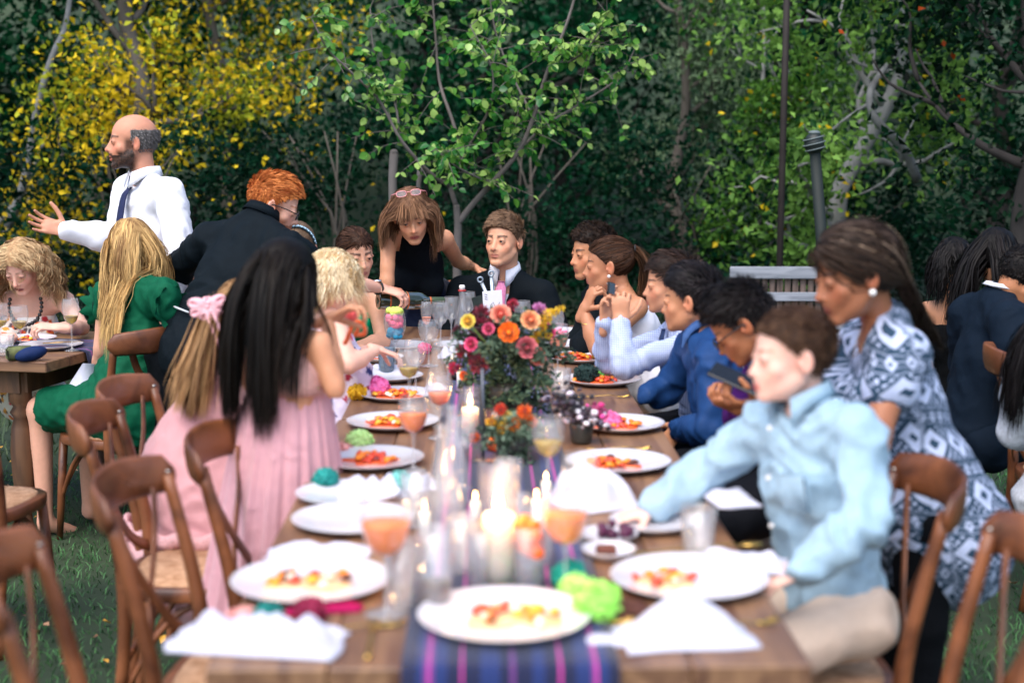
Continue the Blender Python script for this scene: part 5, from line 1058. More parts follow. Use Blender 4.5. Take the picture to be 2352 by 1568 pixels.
# 8 --- blonde child
K = KK(.72, N=(752, 712, 5.0), C=(762, 815, 4.98), P=(785, 940, 4.95), SL=(738, 742, 5.12), SR=(776, 748, 4.86), EL=(800, 830, 5.2), WL=(850, 800, 5.2), ER=(800, 840, 4.76), WR=(868, 802, 4.90), arm=1.12); 
h = hd(762, 645, 4.98, -78, 30, s=.84, child=1, open=.3)
p = person('pale blonde child in a flowered dress reaching over the table', K, h, fair2, [dict(W=K['WR'], d=A(.9, .2, -.35), pn=A(0, 0, -1), side='R', s=.72, curl=(.6, .6, .6, .6, .6))])
def floral(V):
    c = np.tile(A(*lin('d9cfe6')), (len(V), 1)); g = np.random.default_rng(9); pal = [lin('a0203c'), lin('d8486c'), lin('2a3478'), lin('3c2c64'), lin('f0e6f0'), lin('6a58a8'), lin('c02848')]
    for i, q in enumerate(V[g.integers(0, len(V), 520)]): c[((V - q) ** 2).sum(1) < (.006 + .014 * g.random()) ** 2] = pal[i % 7]
    return c
fm = mat('flower_print', (1, 1, 1), .8, vcol=True, bump=.2, bscale=300)
garment(K, p, 'dress', fm, .014, sh=False, trap=False, cuts=[('plane', K['N'] - K['up'] * .06, K['up'])], skirt=[(K['P'] + A(0, 0, .10), .12, .95), (K['P'] + A(.0, 0, -.12), .17, .95), (K['P'] + A(0, 0, -.30), .20, .95)], vox=.008, amp=.016, fr=16, col=floral)
hr = Hair(h['pos'], h['M'], .84, lin('c09a62'), lin('fff0cc'), .0028, 16); hr.cap(.008, dark=.95, lumps=.004); hr.flow(hr.roots(3600), .13, 9, lambda P, t, Nw, rr: A(.02, 0, -1) + Nw * .22 * (1 - t) + np.stack([0 * rr[:, 0] + .05, rr[:, 0] * 3, 0 * rr[:, 0]], 1), .55, .012, wave=.010, wn=1.4, clump=.5, ncl=110, jit=.22, rag=.4); hr.build(p)
# 9 --- teenage girl in green strapless dress
K = KK(.93, fem=1, N=(806, 655, 6.25), C=(806, 735, 6.28), P=(806, 860, 6.28), SL=(862, 688, 6.20), SR=(742, 688, 6.28), EL=(880, 782, 6.1), WL=(815, 798, 5.95), ER=(725, 790, 6.2), WR=(780, 800, 6.0))
h = hd(817, 583, 6.20, 208, 12, -3, s=.96, fem=1, open=.55, gaze=(0, 1, -.45), brow=lin('1a100c'), brow_w=1.35, lip=lin('b0605c'), iris=lin('1c0e08'))
p = person('teenage girl with pulled back brown hair in a bright green strapless dress looking down', K, h, lin('d9a284'), [dict(W=K['WL'], d=A(-1, -.1, 0), pn=A(0, 0, -1), side='L', s=.88)])
garment(K, p, 'dress', fabric('bright_green', '00a878', .5), .010, sh=False, trap=False, cuts=[('plane', K['C'] + K['up'] * .045, K['up'])], amp=.003)
hr = Hair(h['pos'], h['M'], .96, lin('1c100a'), lin('5c4030'), .0028, 17); hr.cap(.004, dark=.7, lumps=.001); hr.totie(hr.roots(3200), (0, -.115, -.03)); bunc = hr.W(A(0, -.125, -.035)); hr.S.append(ellips(bunc, (.035, .035, .035))); hr.C.append(np.tile(A(*lin('2a1a12')), (len(hr.S[-1][0]), 1))); hr.build(p)
# 10 --- woman in black halter top leaning on the table
K = KK(.98, fem=1, N=(952, 545, 6.68), C=(952, 622, 6.85), P=(975, 735, 7.05), SL=(1020, 548, 6.74), SR=(893, 528, 6.66), EL=(1052, 600, 6.98), WL=(1085, 612, 7.12), ER=(890, 612, 6.58), WR=(886, 712, 6.52), arm=.95); floor_legs(K)
h = hd(945, 494, 6.55, 188, 24, -8, s=1.0, fem=1, open=.75, brow=lin('3a2418'), lip=lin('9c4a44'), mouth=.002, gaze=(.35, 1, .1))
p = person('leaning woman in a black halter top with pink glasses in her hair', K, h, lin('cf936f'), [dict(W=K['WR'], d=A(.05, -.2, -1), pn=A(.9, -.3, 0), side='R', s=.95, curl=(.3, .4, .5, .6, .6)), dict(W=K['WL'], d=A(.7, .3, -.3), pn=A(0, .1, -1), side='L', s=.95)], legs=2)
bk = fabric('black_knit', '0c1116', .85, .1); garment(K, p, 'halter_top', bk, .010, sh=False, trap=False, amp=.004, extra=lambda F: (F.cap(K['N'] + K['up'] * .045, K['N'] - K['up'] * .02, .060, .066, .02), F.ecap(K['C'] + K['up'] * .06, K['N'], .115, .07, K['fw'], .85, .03)), cuts=[('plane', K['N'] + K['up'] * .05, K['up'])])
ns = fabric('navy_satin', '121c34', .35, .1, sheen=.2); garment(K, p, 'skirt', ns, .010, False, skirt=[(K['P'] + K['up'] * .13, .128, .8), (K['P'], .19, .85), (K['P'] + A(0, 0, -.4), .23, .9)], amp=.02, fr=8)
hr = Hair(h['pos'], h['M'], 1.0, lin('3a2418'), lin('a87c5c'), .0028, 18); hr.cap(.009, dark=.85, lumps=.003); hr.flow(hr.roots(3800), .21, 13, face_flow(hr, out=.8, back=.5, t0=.5, behind=.02), .55, .007, coll(K, .01), wave=.008, wn=1.6, clump=.5, ncl=70)
fr_ = hr.roots(700, lambda q: (q[:, 1] > .045) & (np.abs(q[:, 0]) < .05)); hr.flow(fr_, .062, 7, lambda P, t, Nw, rr: (np.stack([rr[:, 0] * 8, .5 + 0 * rr[:, 0], -1 + 0 * rr[:, 0]], 1)) @ h['M'].T, .5, .008, clump=.4, ncl=50); hr.build(p)
h2 = dict(h); h2['pos'] = h['pos'] + h['M'] @ A(0, -.038, .082); h2['M'] = h['M'] @ np.array([[1, 0, 0], [0, math.cos(.6), -math.sin(.6)], [0, math.sin(.6), math.cos(.6)]])
glasses(h2, p, lin('d88a8c'), ht=.013, name='pink_glasses', th=.0022)
# 11 --- young man in dark suit at the head of the table
K = KK(1.0, N=(1160, 640, 6.86), C=(1155, 738, 6.90), P=(1152, 880, 6.98), SL=(1243, 680, 6.80), SR=(1064, 670, 6.88), EL=(1290, 800, 6.72), WL=(1240, 812, 6.55), ER=(1020, 795, 6.78), WR=(1075, 812, 6.55))
h = hd(1157, 553, 6.80, 153, -2, 0, s=1.03, brow=lin('2c1c12'), brow_w=1.5, lip=lin('b8705f'), open=.75, gaze=(.25, 1, .12), iris=lin('20140c'), jaw=.98, neck_r=.052)
p = person('young man in a dark suit and pink tie at the head of the table', K, h, lin('d89f7e'))
st = fabric('black_suit', '0c1318', .8, .08); ws = wh
garment(K, p, 'shirt', ws, .012, amp=.003, sh=False); collar(K, p, ws, r=.064, h=.050, gap=.5, point=.050, N=K['N'] + K['up'] * .03)
sj = garment(K, p, 'suit_jacket', st, .022, arms=(1.97, 1.97), armt=1.22, amp=.006, fr=7, cuts=[('cap', K['N'] + K['fw'] * .07 + K['up'] * .07, K['N'] + K['fw'] * .11 - K['up'] * .04, .060), ('cap', K['N'] + K['fw'] * .11 - K['up'] * .04, K['C'] + K['fw'] * .15 - K['up'] * .06, .050)], trap=True)
garment(K, p, 'shirt_front', ws, .020, amp=.002, sh=False, cuts=[('plane', K['C'], -K['fw'])]) if False else None
lapels(K, p, st, ws)
pt = fabric('pink_tie', 'd886ac', .55, .15, nscale=120, bump=.4); Pt = spline([K['N'] + K['fw'] * .075 + K['up'] * .012, K['N'] + K['fw'] * .100 - K['up'] * .035, K['C'] + K['fw'] * .148 + K['up'] * .03, K['C'] + K['fw'] * .16 - K['up'] * .12], 14)
ob('tie', strip(Pt, np.interp(np.linspace(0, 1, 14), [0, .12, .2, 1], [.036, .026, .046, .085]), .008, K['rt'], K['fw']), pt, p)
short_hair(h['pos'], h['M'], 1.03, lin('3a281c'), lin('96765c'), top=.038, side=.016, n=4200, comb=(.9, .7, .1), lift=.6, seed=6, curl=.002).build(p)
ftn = thing('boutonniere', K['C'] + K['fw'] * .18 + K['rt'] * -.075 + K['up'] * .035, 'orange rose boutonniere with spiky greenery on the young man\'s lapel', 'flower'); bc = np.array(world_loc(ftn))
BT = bc
# 12 --- boy in dark suit behind the ponytail
K = KK(.92, N=(1392, 662, 6.24), C=(1425, 745, 6.25), P=(1465, 870, 6.25), SL=(1412, 700, 6.08), SR=(1372, 690, 6.40), EL=(1350, 790, 6.0), WL=(1335, 800, 5.9), ER=(1340, 780, 6.45), WR=(1310, 800, 6.3))
h = hd(1362, 580, 6.18, 112, 6, s=.97, child=.3, brow=lin('120a06'), brow_w=1.4, lip=lin('a8604e'), open=.6, iris=lin('180c06'), gaze=(.2, 1, -.2))
p = person('curly haired boy in a dark suit jacket, face partly behind the ponytail woman', K, h, lin('c08560'))
garment(K, p, 'shirt', ws, .010, amp=.003, sh=False); collar(K, p, ws, r=.056); garment(K, p, 'suit_jacket', st, .024, arms=(1.9, 1.9), armt=1.2, cuts=[('cap', K['N'] + K['fw'] * .07 + K['up'] * .07, K['N'] + K['fw'] * .10 - K['up'] * .04, .055), ('cap', K['N'] + K['fw'] * .10 - K['up'] * .04, K['C'] + K['fw'] * .13 - K['up'] * .05, .045)]); lapels(K, p, st, ws)
short_hair(h['pos'], h['M'], .97, lin('0c0806'), lin('3c2c22'), top=.026, side=.010, n=3600, comb=(.1, .5, .4), lift=.8, seed=7, curl=.005).build(p)
# 13 --- woman with ponytail
K = KK(.93, fem=1, N=(1428, 680, 5.86), C=(1462, 765, 5.86), P=(1505, 880, 5.86), SL=(1464, 706, 5.70), SR=(1412, 702, 6.00), EL=(1372, 800, 5.60), WL=(1340, 712, 5.66), ER=(1372, 790, 6.0), WR=(1380, 770, 5.85))
h = hd(1398, 608, 5.86, 84, 4, s=.97, fem=1, brow=lin('140c08'), open=.6, lip=lin('a85850'), iris=lin('180c06'))
p = person('woman with a high brown ponytail and pearl earring resting her chin on her hand', K, h, lin('b87e5c'), [dict(W=K['WL'], d=A(.35, -.1, .75), pn=A(.75, .3, .0), side='L', s=.92, curl=(.6, 1.1, 1.1, 1.1, 1.1))])
garment(K, p, 'white_top', fabric('white_top', 'e4e4ec', .8, .04), .014, sh=False, trap=False, cuts=[('plane', K['N'] - K['up'] * .07, K['up'])], extra=lambda F: F.ecap(K['C'], K['SL'] * .5 + K['C'] * .5, .11, .08, K['fw'], .8, .04), amp=.008)
hr = Hair(h['pos'], h['M'], .97, lin('120b08'), lin('5a3c2a'), .0028, 19); hr.cap(.004, dark=.6, lumps=.001); tl_ = A(0, -.108, .055); hr.totie(hr.roots(3600), tl_)
rr0 = rng.normal(size=(1500, 3)) * .009 + tl_; hr.dk, hr.lt = A(*lin('1c120c')), A(*lin('8a6248')); hr.flow(rr0, .24, 12, lambda P, t, Nw, rr: (h['M'] @ A(0, -1, .15)) * max(0, .9 - t * 2.5) + A(0, 0, -1) + (rr - tl_) * 7 @ h['M'].T, .65, 0, [], wave=.003, clump=.25, ncl=25, world_roots=hr.W(rr0)); hr.build(p)
tw = hr.W(tl_ + A(0, -.008, .002)); ob('hair_tie', (lambda a_: tube(a_, [.005] * len(a_), 6, cap=False))([tw + h['M'] @ A(.017 * math.cos(a), 0, .017 * math.sin(a)) for a in np.linspace(0, 6.283, 15)]), mat('black_elastic', (.005, .005, .006), .6), p)
pm = mat('pearl', lin('e8e4e0'), .15, spec=.8); ob('earring', ellips(h['pos'] + .97 * (h['M'] @ A(-.086, -.002, -.042)), (.007,) * 3), pm, p)
dv = nrm(K['WL'] - K['EL']); ob('bracelet', (lambda a_: tube(a_, [.0018] * len(a_), 5, cap=False))([K['WL'] - dv * .05 + A(.031 * math.cos(a), .031 * math.sin(a), .008 * math.sin(a)) for a in np.linspace(0, 6.283, 21)]), mat('gold', lin('d8b060'), .25, 1), p)
# 14 --- boy filming
K = KK(.86, N=(1568, 742, 5.12), C=(1598, 850, 5.10), P=(1632, 985, 5.10), SL=(1604, 780, 4.98), SR=(1545, 772, 5.24), EL=(1432, 842, 4.88), WL=(1425, 742, 4.94), ER=(1392, 830, 5.22), WR=(1388, 742, 5.10), arm=.9); seated_legs(K, (-1, 0), .86)
h = hd(1541, 652, 5.12, 88, 4, s=.93, child=1, brow=lin('160e0a'), open=.55, lip=lin('b8685c'), iris=lin('140a06'))
p = person('boy in a pale blue checked shirt raising a phone with both hands to film', K, h, lin('c98f6e'), [dict(W=K['WL'], d=A(.0, .05, 1), pn=A(.2, 1, 0), side='L', s=.86, curl=(.5, 1.0, 1.0, 1.0, 1.0), spread=.04), dict(W=K['WR'], d=A(.05, 0, 1), pn=A(.7, -.6, 0), side='R', s=.86, curl=(.5, .25, .8, 1.0, 1.1))], legs=2)
def check_mat():
    m = mat('checked_cotton', lin('b9cbe8'), .8, bump=.15, bscale=300); nt = m.node_tree; N = nt.nodes; L = nt.links; tc = [q for q in N if q.type == 'TEX_COORD'][0]; ws_ = []
    for d in ('X', 'Y', 'Z'):
        w = N.new('ShaderNodeTexWave'); w.bands_direction = d; w.inputs['Scale'].default_value = 42; L.new(tc.outputs['Object'], w.inputs[0]); ws_.append(w)
    a = N.new('ShaderNodeMath'); a.operation = 'ADD'; L.new(ws_[0].outputs['Fac'], a.inputs[0]); L.new(ws_[2].outputs['Fac'], a.inputs[1]); mx = N.new('ShaderNodeMix'); mx.data_type = 'RGBA'; g = N.new('ShaderNodeMath'); g.operation = 'MULTIPLY'; g.inputs[1].default_value = .38; L.new(a.outputs[0], g.inputs[0]); L.new(g.outputs[0], mx.inputs[0])
    mx.inputs[6].default_value = (*lin('ced9f0'), 1); mx.inputs[7].default_value = (*lin('5a76b8'), 1); L.new(mx.outputs[2], N['Principled BSDF'].inputs['Base Color']); return m
ck = check_mat(); garment(K, p, 'shirt', ck, .009, arms=(1.98, 1.98), armt=1.06, amp=.011, fr=11, vox=.008); collar(K, p, ck, r=.054); pants(K, p, bl)
tiem = fabric('blue_tie', '2c3c60', .6); ob('tie', strip(spline([K['N'] + K['fw'] * .072, K['N'] + K['fw'] * .10 - K['up'] * .06, K['C'] + K['fw'] * .12], 10), np.linspace(.03, .06, 10), .006, K['rt'], K['fw']), tiem, p)
short_hair(h['pos'], h['M'], .93, lin('0c0806'), lin('44322a'), top=.040, side=.030, n=4200, comb=(.5, 1, -.2), lift=.25, seed=8).build(p)
PH1 = J(1406, 660, 4.98)
# 15 --- boy in dark blue shirt
K = KK(.88, N=(1612, 778, 4.66), C=(1650, 898, 4.62), P=(1688, 1045, 4.58), SL=(1640, 828, 4.50), SR=(1590, 800, 4.82), EL=(1632, 985, 4.42), WL=(1560, 985, 4.60), ER=(1530, 900, 4.9), WR=(1480, 905, 4.8), arm=.95); seated_legs(K, (-1, 0), .88)
h = hd(1588, 688, 4.66, 68, 6, s=.95, child=1, brow=lin('120a08'))
p = person('boy with short black hair in a dark blue satin shirt, turned away from the camera', K, h, lin('c58a66'), [dict(W=K['WL'], d=A(-.5, .4, -.7), pn=A(.3, .6, -.3), side='L', s=.85)], legs=2)
bsat = fabric('blue_satin_shirt', '1f4070', .5, .1, sheen=.0); garment(K, p, 'shirt', bsat, .011, arms=(1.95, 1.9), armt=1.16, amp=.014, fr=10, vox=.008); collar(K, p, fabric('blue_collar', '4a6ca4', .7), r=.056); pants(K, p, bl)
short_hair(h['pos'], h['M'], .95, lin('060505'), lin('2c2628'), top=.032, side=.014, n=3800, comb=(.3, 1, .2), lift=.45, seed=9).build(p)
# 16 --- boy with glasses bent over a phone
K = KK(.88, N=(1765, 812, 4.0), C=(1815, 925, 4.0), P=(1845, 1085, 4.0), SL=(1800, 858, 3.88), SR=(1755, 845, 4.16), EL=(1815, 985, 3.76), WL=(1745, 935, 3.72), ER=(1700, 960, 4.2), WR=(1705, 945, 3.95), arm=.95); seated_legs(K, (-1, 0), .88)
h = hd(1704, 742, 3.98, 80, 40, s=.93, child=1, open=.2, brow=lin('0c0806'), iris=lin('140a06'))
p = person('boy with black glasses and a purple shirt bent low over a phone', K, h, lin('a86c48'), [dict(W=K['WL'], d=A(-.85, -.1, .15), pn=A(.1, .3, .9), side='L', s=.86, curl=(.7, .8, .9, 1.0, 1.0)), dict(W=K['WR'], d=A(-.6, -.2, .3), pn=A(.2, .4, .8), side='R', s=.86, curl=(.5, .9, 1, 1, 1))], legs=2)
pu = fabric('purple_shirt', '4a1c64', .7); garment(K, p, 'shirt', pu, .012, arms=(1.9, 1.9), armt=1.25); collar(K, p, fabric('blue_check_collar', '8fa8dc', .8), r=.056); pants(K, p, bl)
short_hair(h['pos'], h['M'], .93, lin('050404'), lin('221c1c'), top=.040, side=.020, n=4000, comb=(.2, 1, .1), lift=.5, seed=10, curl=.002).build(p); glasses(h, p, th=.0024, ht=.015)
# 17 --- boy in pale blue shirt in the foreground
K = KK(.84, N=(1848, 956, 3.06), C=(1875, 1110, 3.06), P=(1905, 1372, 3.06), SL=(1972, 1000, 2.94), SR=(1748, 985, 3.18), EL=(1992, 1200, 2.82), WL=(1845, 1305, 2.80), ER=(1620, 1085, 3.24), WR=(1500, 1165, 3.20), arm=.98); seated_legs(K, (-.85, -.52), .84, seat=.50)
h = hd(1818, 818, 3.05, 97, 4, -3, s=.88, child=1, brow=lin('6a4c38'), brow_a=.7, lip=lin('c8605c'), open=.35, lash=.8)
p = person('boy with short brown hair in a pale blue button shirt reaching across the table', K, h, lin('e6b8a6'), [dict(W=K['WR'], d=A(-.95, 0, -.3), pn=A(.1, .1, -1), side='R', s=.80, curl=(.5, .6, .6, .6, .6)), dict(W=K['WL'], d=A(-.8, .2, -.4), pn=A(.2, .3, -.8), side='L', s=.80)], legs=2)
lb = fabric('pale_blue_shirt', '98b4c6', .85, .12, bump=.3); garment(K, p, 'shirt', lb, .011, arms=(1.97, 1.96), armt=1.08, amp=.018, fr=12, vox=.008, relax_=1); collar(K, p, lb, r=.072, h=.050, gap=.8, point=.045, N=K['N'] + K['up'] * .030)
for t in (.0, .25, .5, .75, 1.0):
    q = K['N'] * (1 - t) + K['P'] * t; q = q + K['fw'] * (.092 + .05 * math.sin(t * 2.4 + .3)) ; ob('button', ellips(q, (.0055, .0055, .0055)), pm, p)
pq = K['C'] + K['fw'] * .135 - K['rt'] * .065 + K['up'] * .02; Mq = np.stack([K['rt'], K['fw'], K['up']], 1); ob('pocket', bbox_(pq - K['fw'] * .006, (.075, .012, .080), .003, Mq), lb, p)
kh = fabric('khaki', 'cdb8a6', .9, .06); pants(K, p, kh, 1.9, .86)
short_hair(h['pos'], h['M'], .88, lin('2a1a12'), lin('5e4432'), top=.014, side=.010, n=4200, comb=(.2, 1, .1), lift=.3, seed=11, capt=.004).build(p)
# 18 --- woman in patterned dress
K = KK(1.0, fem=1, bust=1.0, N=(2022, 752, 3.62), C=(2060, 905, 3.62), P=(2098, 1125, 3.62), SL=(2070, 818, 3.47), SR=(1985, 790, 3.78), EL=(2015, 985, 3.36), WL=(1990, 1110, 3.30), ER=(1880, 950, 3.75), WR=(1830, 1080, 3.65), arm=1.02, wf=.96); floor_legs(K, .09)
h = hd(1962, 628, 3.56, 99, 16, s=1.0, fem=1, open=.25, brow=lin('100a08'), brow_w=1.2, lip=lin('8c4a40'), iris=lin('120a06'))
p = person('dark haired standing woman with a braid and blue diamond patterned dress', K, h, lin('a3694a'), legs=2)
def ikat():
    m = mat('diamond_pattern', (1, 1, 1), .85, bump=.2, bscale=300); nt = m.node_tree; N = nt.nodes; L = nt.links; b = N['Principled BSDF']; at = N.new('ShaderNodeAttribute'); at.attribute_name = 'cloth_uv'
    def M_(op, a, b_=None, c=None):
        n = N.new('ShaderNodeMath'); n.operation = op
        for i, q in enumerate((a, b_, c)):
            if q is None: continue
            if isinstance(q, (int, float)): n.inputs[i].default_value = q
            else: L.new(q, n.inputs[i])
        return n.outputs[0]
    no = N.new('ShaderNodeTexNoise'); no.inputs['Scale'].default_value = 38; L.new(at.outputs['Vector'], no.inputs['Vector']); sp = N.new('ShaderNodeSeparateXYZ'); L.new(at.outputs['Vector'], sp.inputs[0])
    jt = M_('MULTIPLY', M_('SUBTRACT', no.outputs[0], .5), .018); u = M_('ADD', sp.outputs[0], jt); v = M_('ADD', sp.outputs[1], jt)
    pv = M_('DIVIDE', v, .140); row = M_('FRACT', pv); big = M_('LESS_THAN', row, .62)
    # large diamonds in the wide rows
    du = M_('ABSOLUTE', M_('SUBTRACT', M_('FRACT', M_('DIVIDE', u, .092)), .5)); dv_ = M_('ABSOLUTE', M_('SUBTRACT', M_('DIVIDE', row, .62), .5)); d = M_('ADD', du, dv_)
    ring = M_('MULTIPLY', M_('LESS_THAN', d, .46), M_('GREATER_THAN', d, .17)); speck = M_('LESS_THAN', M_('SINE', M_('MULTIPLY', M_('ADD', u, v), 520)), -.3); fine = M_('GREATER_THAN', M_('MULTIPLY', M_('SINE', M_('MULTIPLY', u, 300)), M_('SINE', M_('MULTIPLY', v, 300))), .25)
    bigv = M_('MAXIMUM', ring, M_('MULTIPLY', fine, M_('GREATER_THAN', d, .56)))
    # narrow striped rows
    st_ = M_('GREATER_THAN', M_('SINE', M_('MULTIPLY', v, 470)), .55); sm = M_('ADD', M_('ABSOLUTE', M_('SUBTRACT', M_('FRACT', M_('DIVIDE', u, .034)), .5)), M_('ABSOLUTE', M_('SUBTRACT', M_('DIVIDE', M_('SUBTRACT', row, .62), .38), .5))); smd = M_('MULTIPLY', M_('LESS_THAN', sm, .32), M_('GREATER_THAN', sm, .13))
    nar = M_('MAXIMUM', M_('MULTIPLY', st_, .45), smd); f = M_('ADD', M_('MULTIPLY', bigv, big), M_('MULTIPLY', nar, M_('SUBTRACT', 1, big)))
    f = M_('MULTIPLY', f, M_('ADD', .62, M_('MULTIPLY', no.outputs[0], .6))); mx = N.new('ShaderNodeMix'); mx.data_type = 'RGBA'; mx.clamp_factor = True; L.new(f, mx.inputs[0]); mx.inputs[6].default_value = (*lin('1c3a50'), 1); mx.inputs[7].default_value = (*lin('b9c4e0'), 1); L.new(mx.outputs[2], b.inputs['Base Color']); return m
def dress_uv(V, K=K):
    ax_ = nrm(K['N'] - K['P']); d = V - K['C']; v = d @ ax_; x = d @ K['rt']; y = d @ K['fw']; 
    u = np.arctan2(y, x) * .17; u = u + .04 * v; v = v + .25 * u; return np.stack([u, v, 0 * u], 1)
hemc = A(K['P'][0] + .06, K['P'][1], 0) 
garment(K, p, 'dress', ikat(), .014, arms=(.50, .50), armt=1.162, amp=.010, fr=7, cuts=[('ball', K['N'] + K['fw'] * .09 + K['up'] * .03, (.085,) * 3)], skirt=[(K['P'] + K['up'] * .16, .140, .85), (K['P'], .180, .9), (A(hemc[0] + .02, hemc[1], .62), .195, .9)], uv=dress_uv)
garment(K, p, 'leggings', fabric('black_leggings', '0a0c10', .8), .004, False, legs=2, legt=1.0, amp=.002)
hr = Hair(h['pos'], h['M'], 1.0, lin('0e0a08'), lin('4a3a30'), .003, 21); hr.cap(.010, dark=.7, lumps=.003); tl_ = A(-.02, -.112, -.05); hr.totie(hr.roots(3600), tl_, lift=.010); rr0 = rng.normal(size=(520, 3)) * .008 + tl_
tgt = nrm(J(2140, 800, 3.70) - hr.W(tl_)); hr.flow(rr0, .27, 16, lambda P, t, Nw, rr: tgt + 0 * P + (rr - tl_) * 8 * math.cos(t * 26) @ h['M'].T, .7, 0, [], wave=.009, wn=4.5, clump=.8, ncl=7, world_roots=hr.W(rr0))
hr.dk, hr.lt = A(*lin('6a5646')), A(*lin('b8a088')); hr.totie(hr.roots(26, lambda q: (q[:, 2] > .05) & (q[:, 1] < .03)), tl_, lift=.016); hr.build(p)
ob('earring', ellips(h['pos'] + 1.0 * (h['M'] @ A(-.087, -.002, -.042)), (.009,) * 3), pm, p)
ob('necklace', tube(spline([K['N'] - K['rt'] * .05 + K['up'] * .01 + K['fw'] * .03, K['N'] + K['fw'] * .085 - K['up'] * .06, K['N'] + K['rt'] * .05 + K['up'] * .01 + K['fw'] * .03], 14), .0013, 5), MATS['gold'], p)
# 19, 20, 21, 22 --- guests at the third table on the right
def back_guest(lab, K, h, skin, cloth, hair=None, sleeve=0, L=.42, cut=.1, **kw):
    p = person(lab, K, h, skin); 
    if sleeve: garment(K, p, 'jacket' if sleeve > 1.5 else 'top', cloth, .024 if sleeve > 1.5 else .014, arms=(sleeve, sleeve), armt=1.2, amp=.008)
    else: garment(K, p, 'dress', cloth, .012, sh=False, trap=False, cuts=[('plane', K['N'] - K['up'] * cut, K['up'])])
    if hair: hr = Hair(h['pos'], h['M'], h['s'], *hair, .0045, 30 + int(h['pos'][0] * 10)); hr.cap(.010, dark=.8); hr.flow(hr.roots(1700), L, 12, face_flow(hr, out=.6, back=.8), .65, .008, coll(K, .02), wave=.004, clump=.35); hr.build(p)
    return p
bkh = (lin('050505'), lin('1c1818'))
K = KK(.93, fem=2, N=(2190, 690, 6.3), C=(2195, 790, 6.3), P=(2200, 930, 6.3), SL=(2130, 715, 6.4), SR=(2245, 712, 6.2), EL=(2110, 820, 6.45), WL=(2150, 860, 6.6), ER=(2270, 820, 6.2), WR=(2280, 860, 6.4))
back_guest('dark haired woman in a black open backed dress behind the patterned dress', K, hd(2190, 608, 6.35, -20, 12, s=.97, fem=1, vox=.006), tan, fabric('black_lace', '0a0c0e', .8), bkh, L=.16)
K = KK(.93, fem=2, N=(2292, 672, 5.85), C=(2295, 780, 5.85), P=(2300, 930, 5.85), SL=(2240, 700, 5.95), SR=(2350, 700, 5.75), EL=(2230, 800, 6.0), WL=(2260, 850, 6.2), ER=(2370, 800, 5.8), WR=(2380, 850, 6.0))
back_guest('woman with long black hair just behind the man in the navy suit', K, hd(2288, 592, 5.85, -35, 10, s=.98, fem=1, vox=.006), tan, fabric('black_lace', '0a0c0e'), bkh, L=.40)
K = KK(1.06, N=(2298, 700, 5.55), C=(2272, 825, 5.55), P=(2240, 985, 5.55), SL=(2225, 722, 5.72), SR=(2322, 742, 5.36), EL=(2220, 880, 5.85), WL=(2320, 890, 5.95), ER=(2345, 890, 5.24), WR=(2420, 860, 5.34))
h = hd(2352, 640, 5.53, -72, 28, s=1.06, brow=lin('0c0806')); nv_ = fabric('navy_suit', '0f1b28', .8, .08)
p = back_guest('man in a navy suit bent forward at the right edge of the photo', K, h, tan2, nv_, None, 1.97); collar(K, p, wh, r=.062, h=.052, fall=.01); short_hair(h['pos'], h['M'], 1.02, lin('060505'), lin('241e1c'), top=.020, side=.008, n=2400, seed=12).build(p)
seated_legs(K, (.9, .3), 1.0); pants(K, p, nv_)
K = KK(.93, fem=2, N=(2430, 850, 4.6), C=(2440, 960, 4.6), P=(2450, 1130, 4.6), SL=(2345, 880, 4.66), SR=(2520, 880, 4.5), EL=(2330, 990, 4.7), WL=(2400, 1020, 4.9), ER=(2540, 1000, 4.6), WR=(2500, 1030, 4.8))
back_guest('person with dark hair and a white lace shawl cut off by the right edge', K, hd(2425, 780, 4.6, -40, 10, s=.97, fem=1, vox=.006), tan, fabric('white_lace', 'd8dce4', .8, .2, nscale=90, bump=.8), bkh, 1.2, L=.30)
# ================================================================ TABLEWARE AND SMALL THINGS
por = mat('porcelain', lin('d2d0d6'), .18, spec=.6, coat=.3); GL = thin_glass('clear_glass', (.985, .99, .99)); lin_n = fabric('white_napkin', 'c6c7d6', .9, .02, bump=.2); gold = mat('gold', lin('d8b060'), .25, 1)
gplate = thing; NG = np.random.default_rng(77)
def plate(x, y, d=.30, label='', group='dinner plates', food=None, h=0.0, small=False):
    c = T(x, y, h); r = d / 2; V = [(1e-3, .006), (r * .60, .006), (r * .68, .010), (r * .97, .020), (r, .022), (r * .985, .019), (r * .70, .004), (r * .58, 0), (1e-3, 0)]
    ob('plate', (lathe(V, 48)[0] + c, lathe(V, 48)[1]), por, loc=c, label=label, cat='plate', group=group); return c + A(0, 0, .007)
fr_m = mat('tomato', lin('d8482a'), .3, noise=.3, nscale=60, spec=.6); fo_m = mat('roast_carrot', lin('ee8a22'), .35, noise=.3, nscale=50); fy_m = mat('yellow_pepper', lin('e8b030'), .35, noise=.25, nscale=50); fb_m = mat('browned_bit', lin('5a2c18'), .5, noise=.4, nscale=50); fw_m = mat('cheese_bit', lin('efe2cc'), .6); fs_m = mat('sauce', lin('e0602c'), .22, noise=.3, nscale=30, spec=.7); fp_m = mat('pale_sauce', lin('e8c090'), .25, noise=.2, nscale=30)
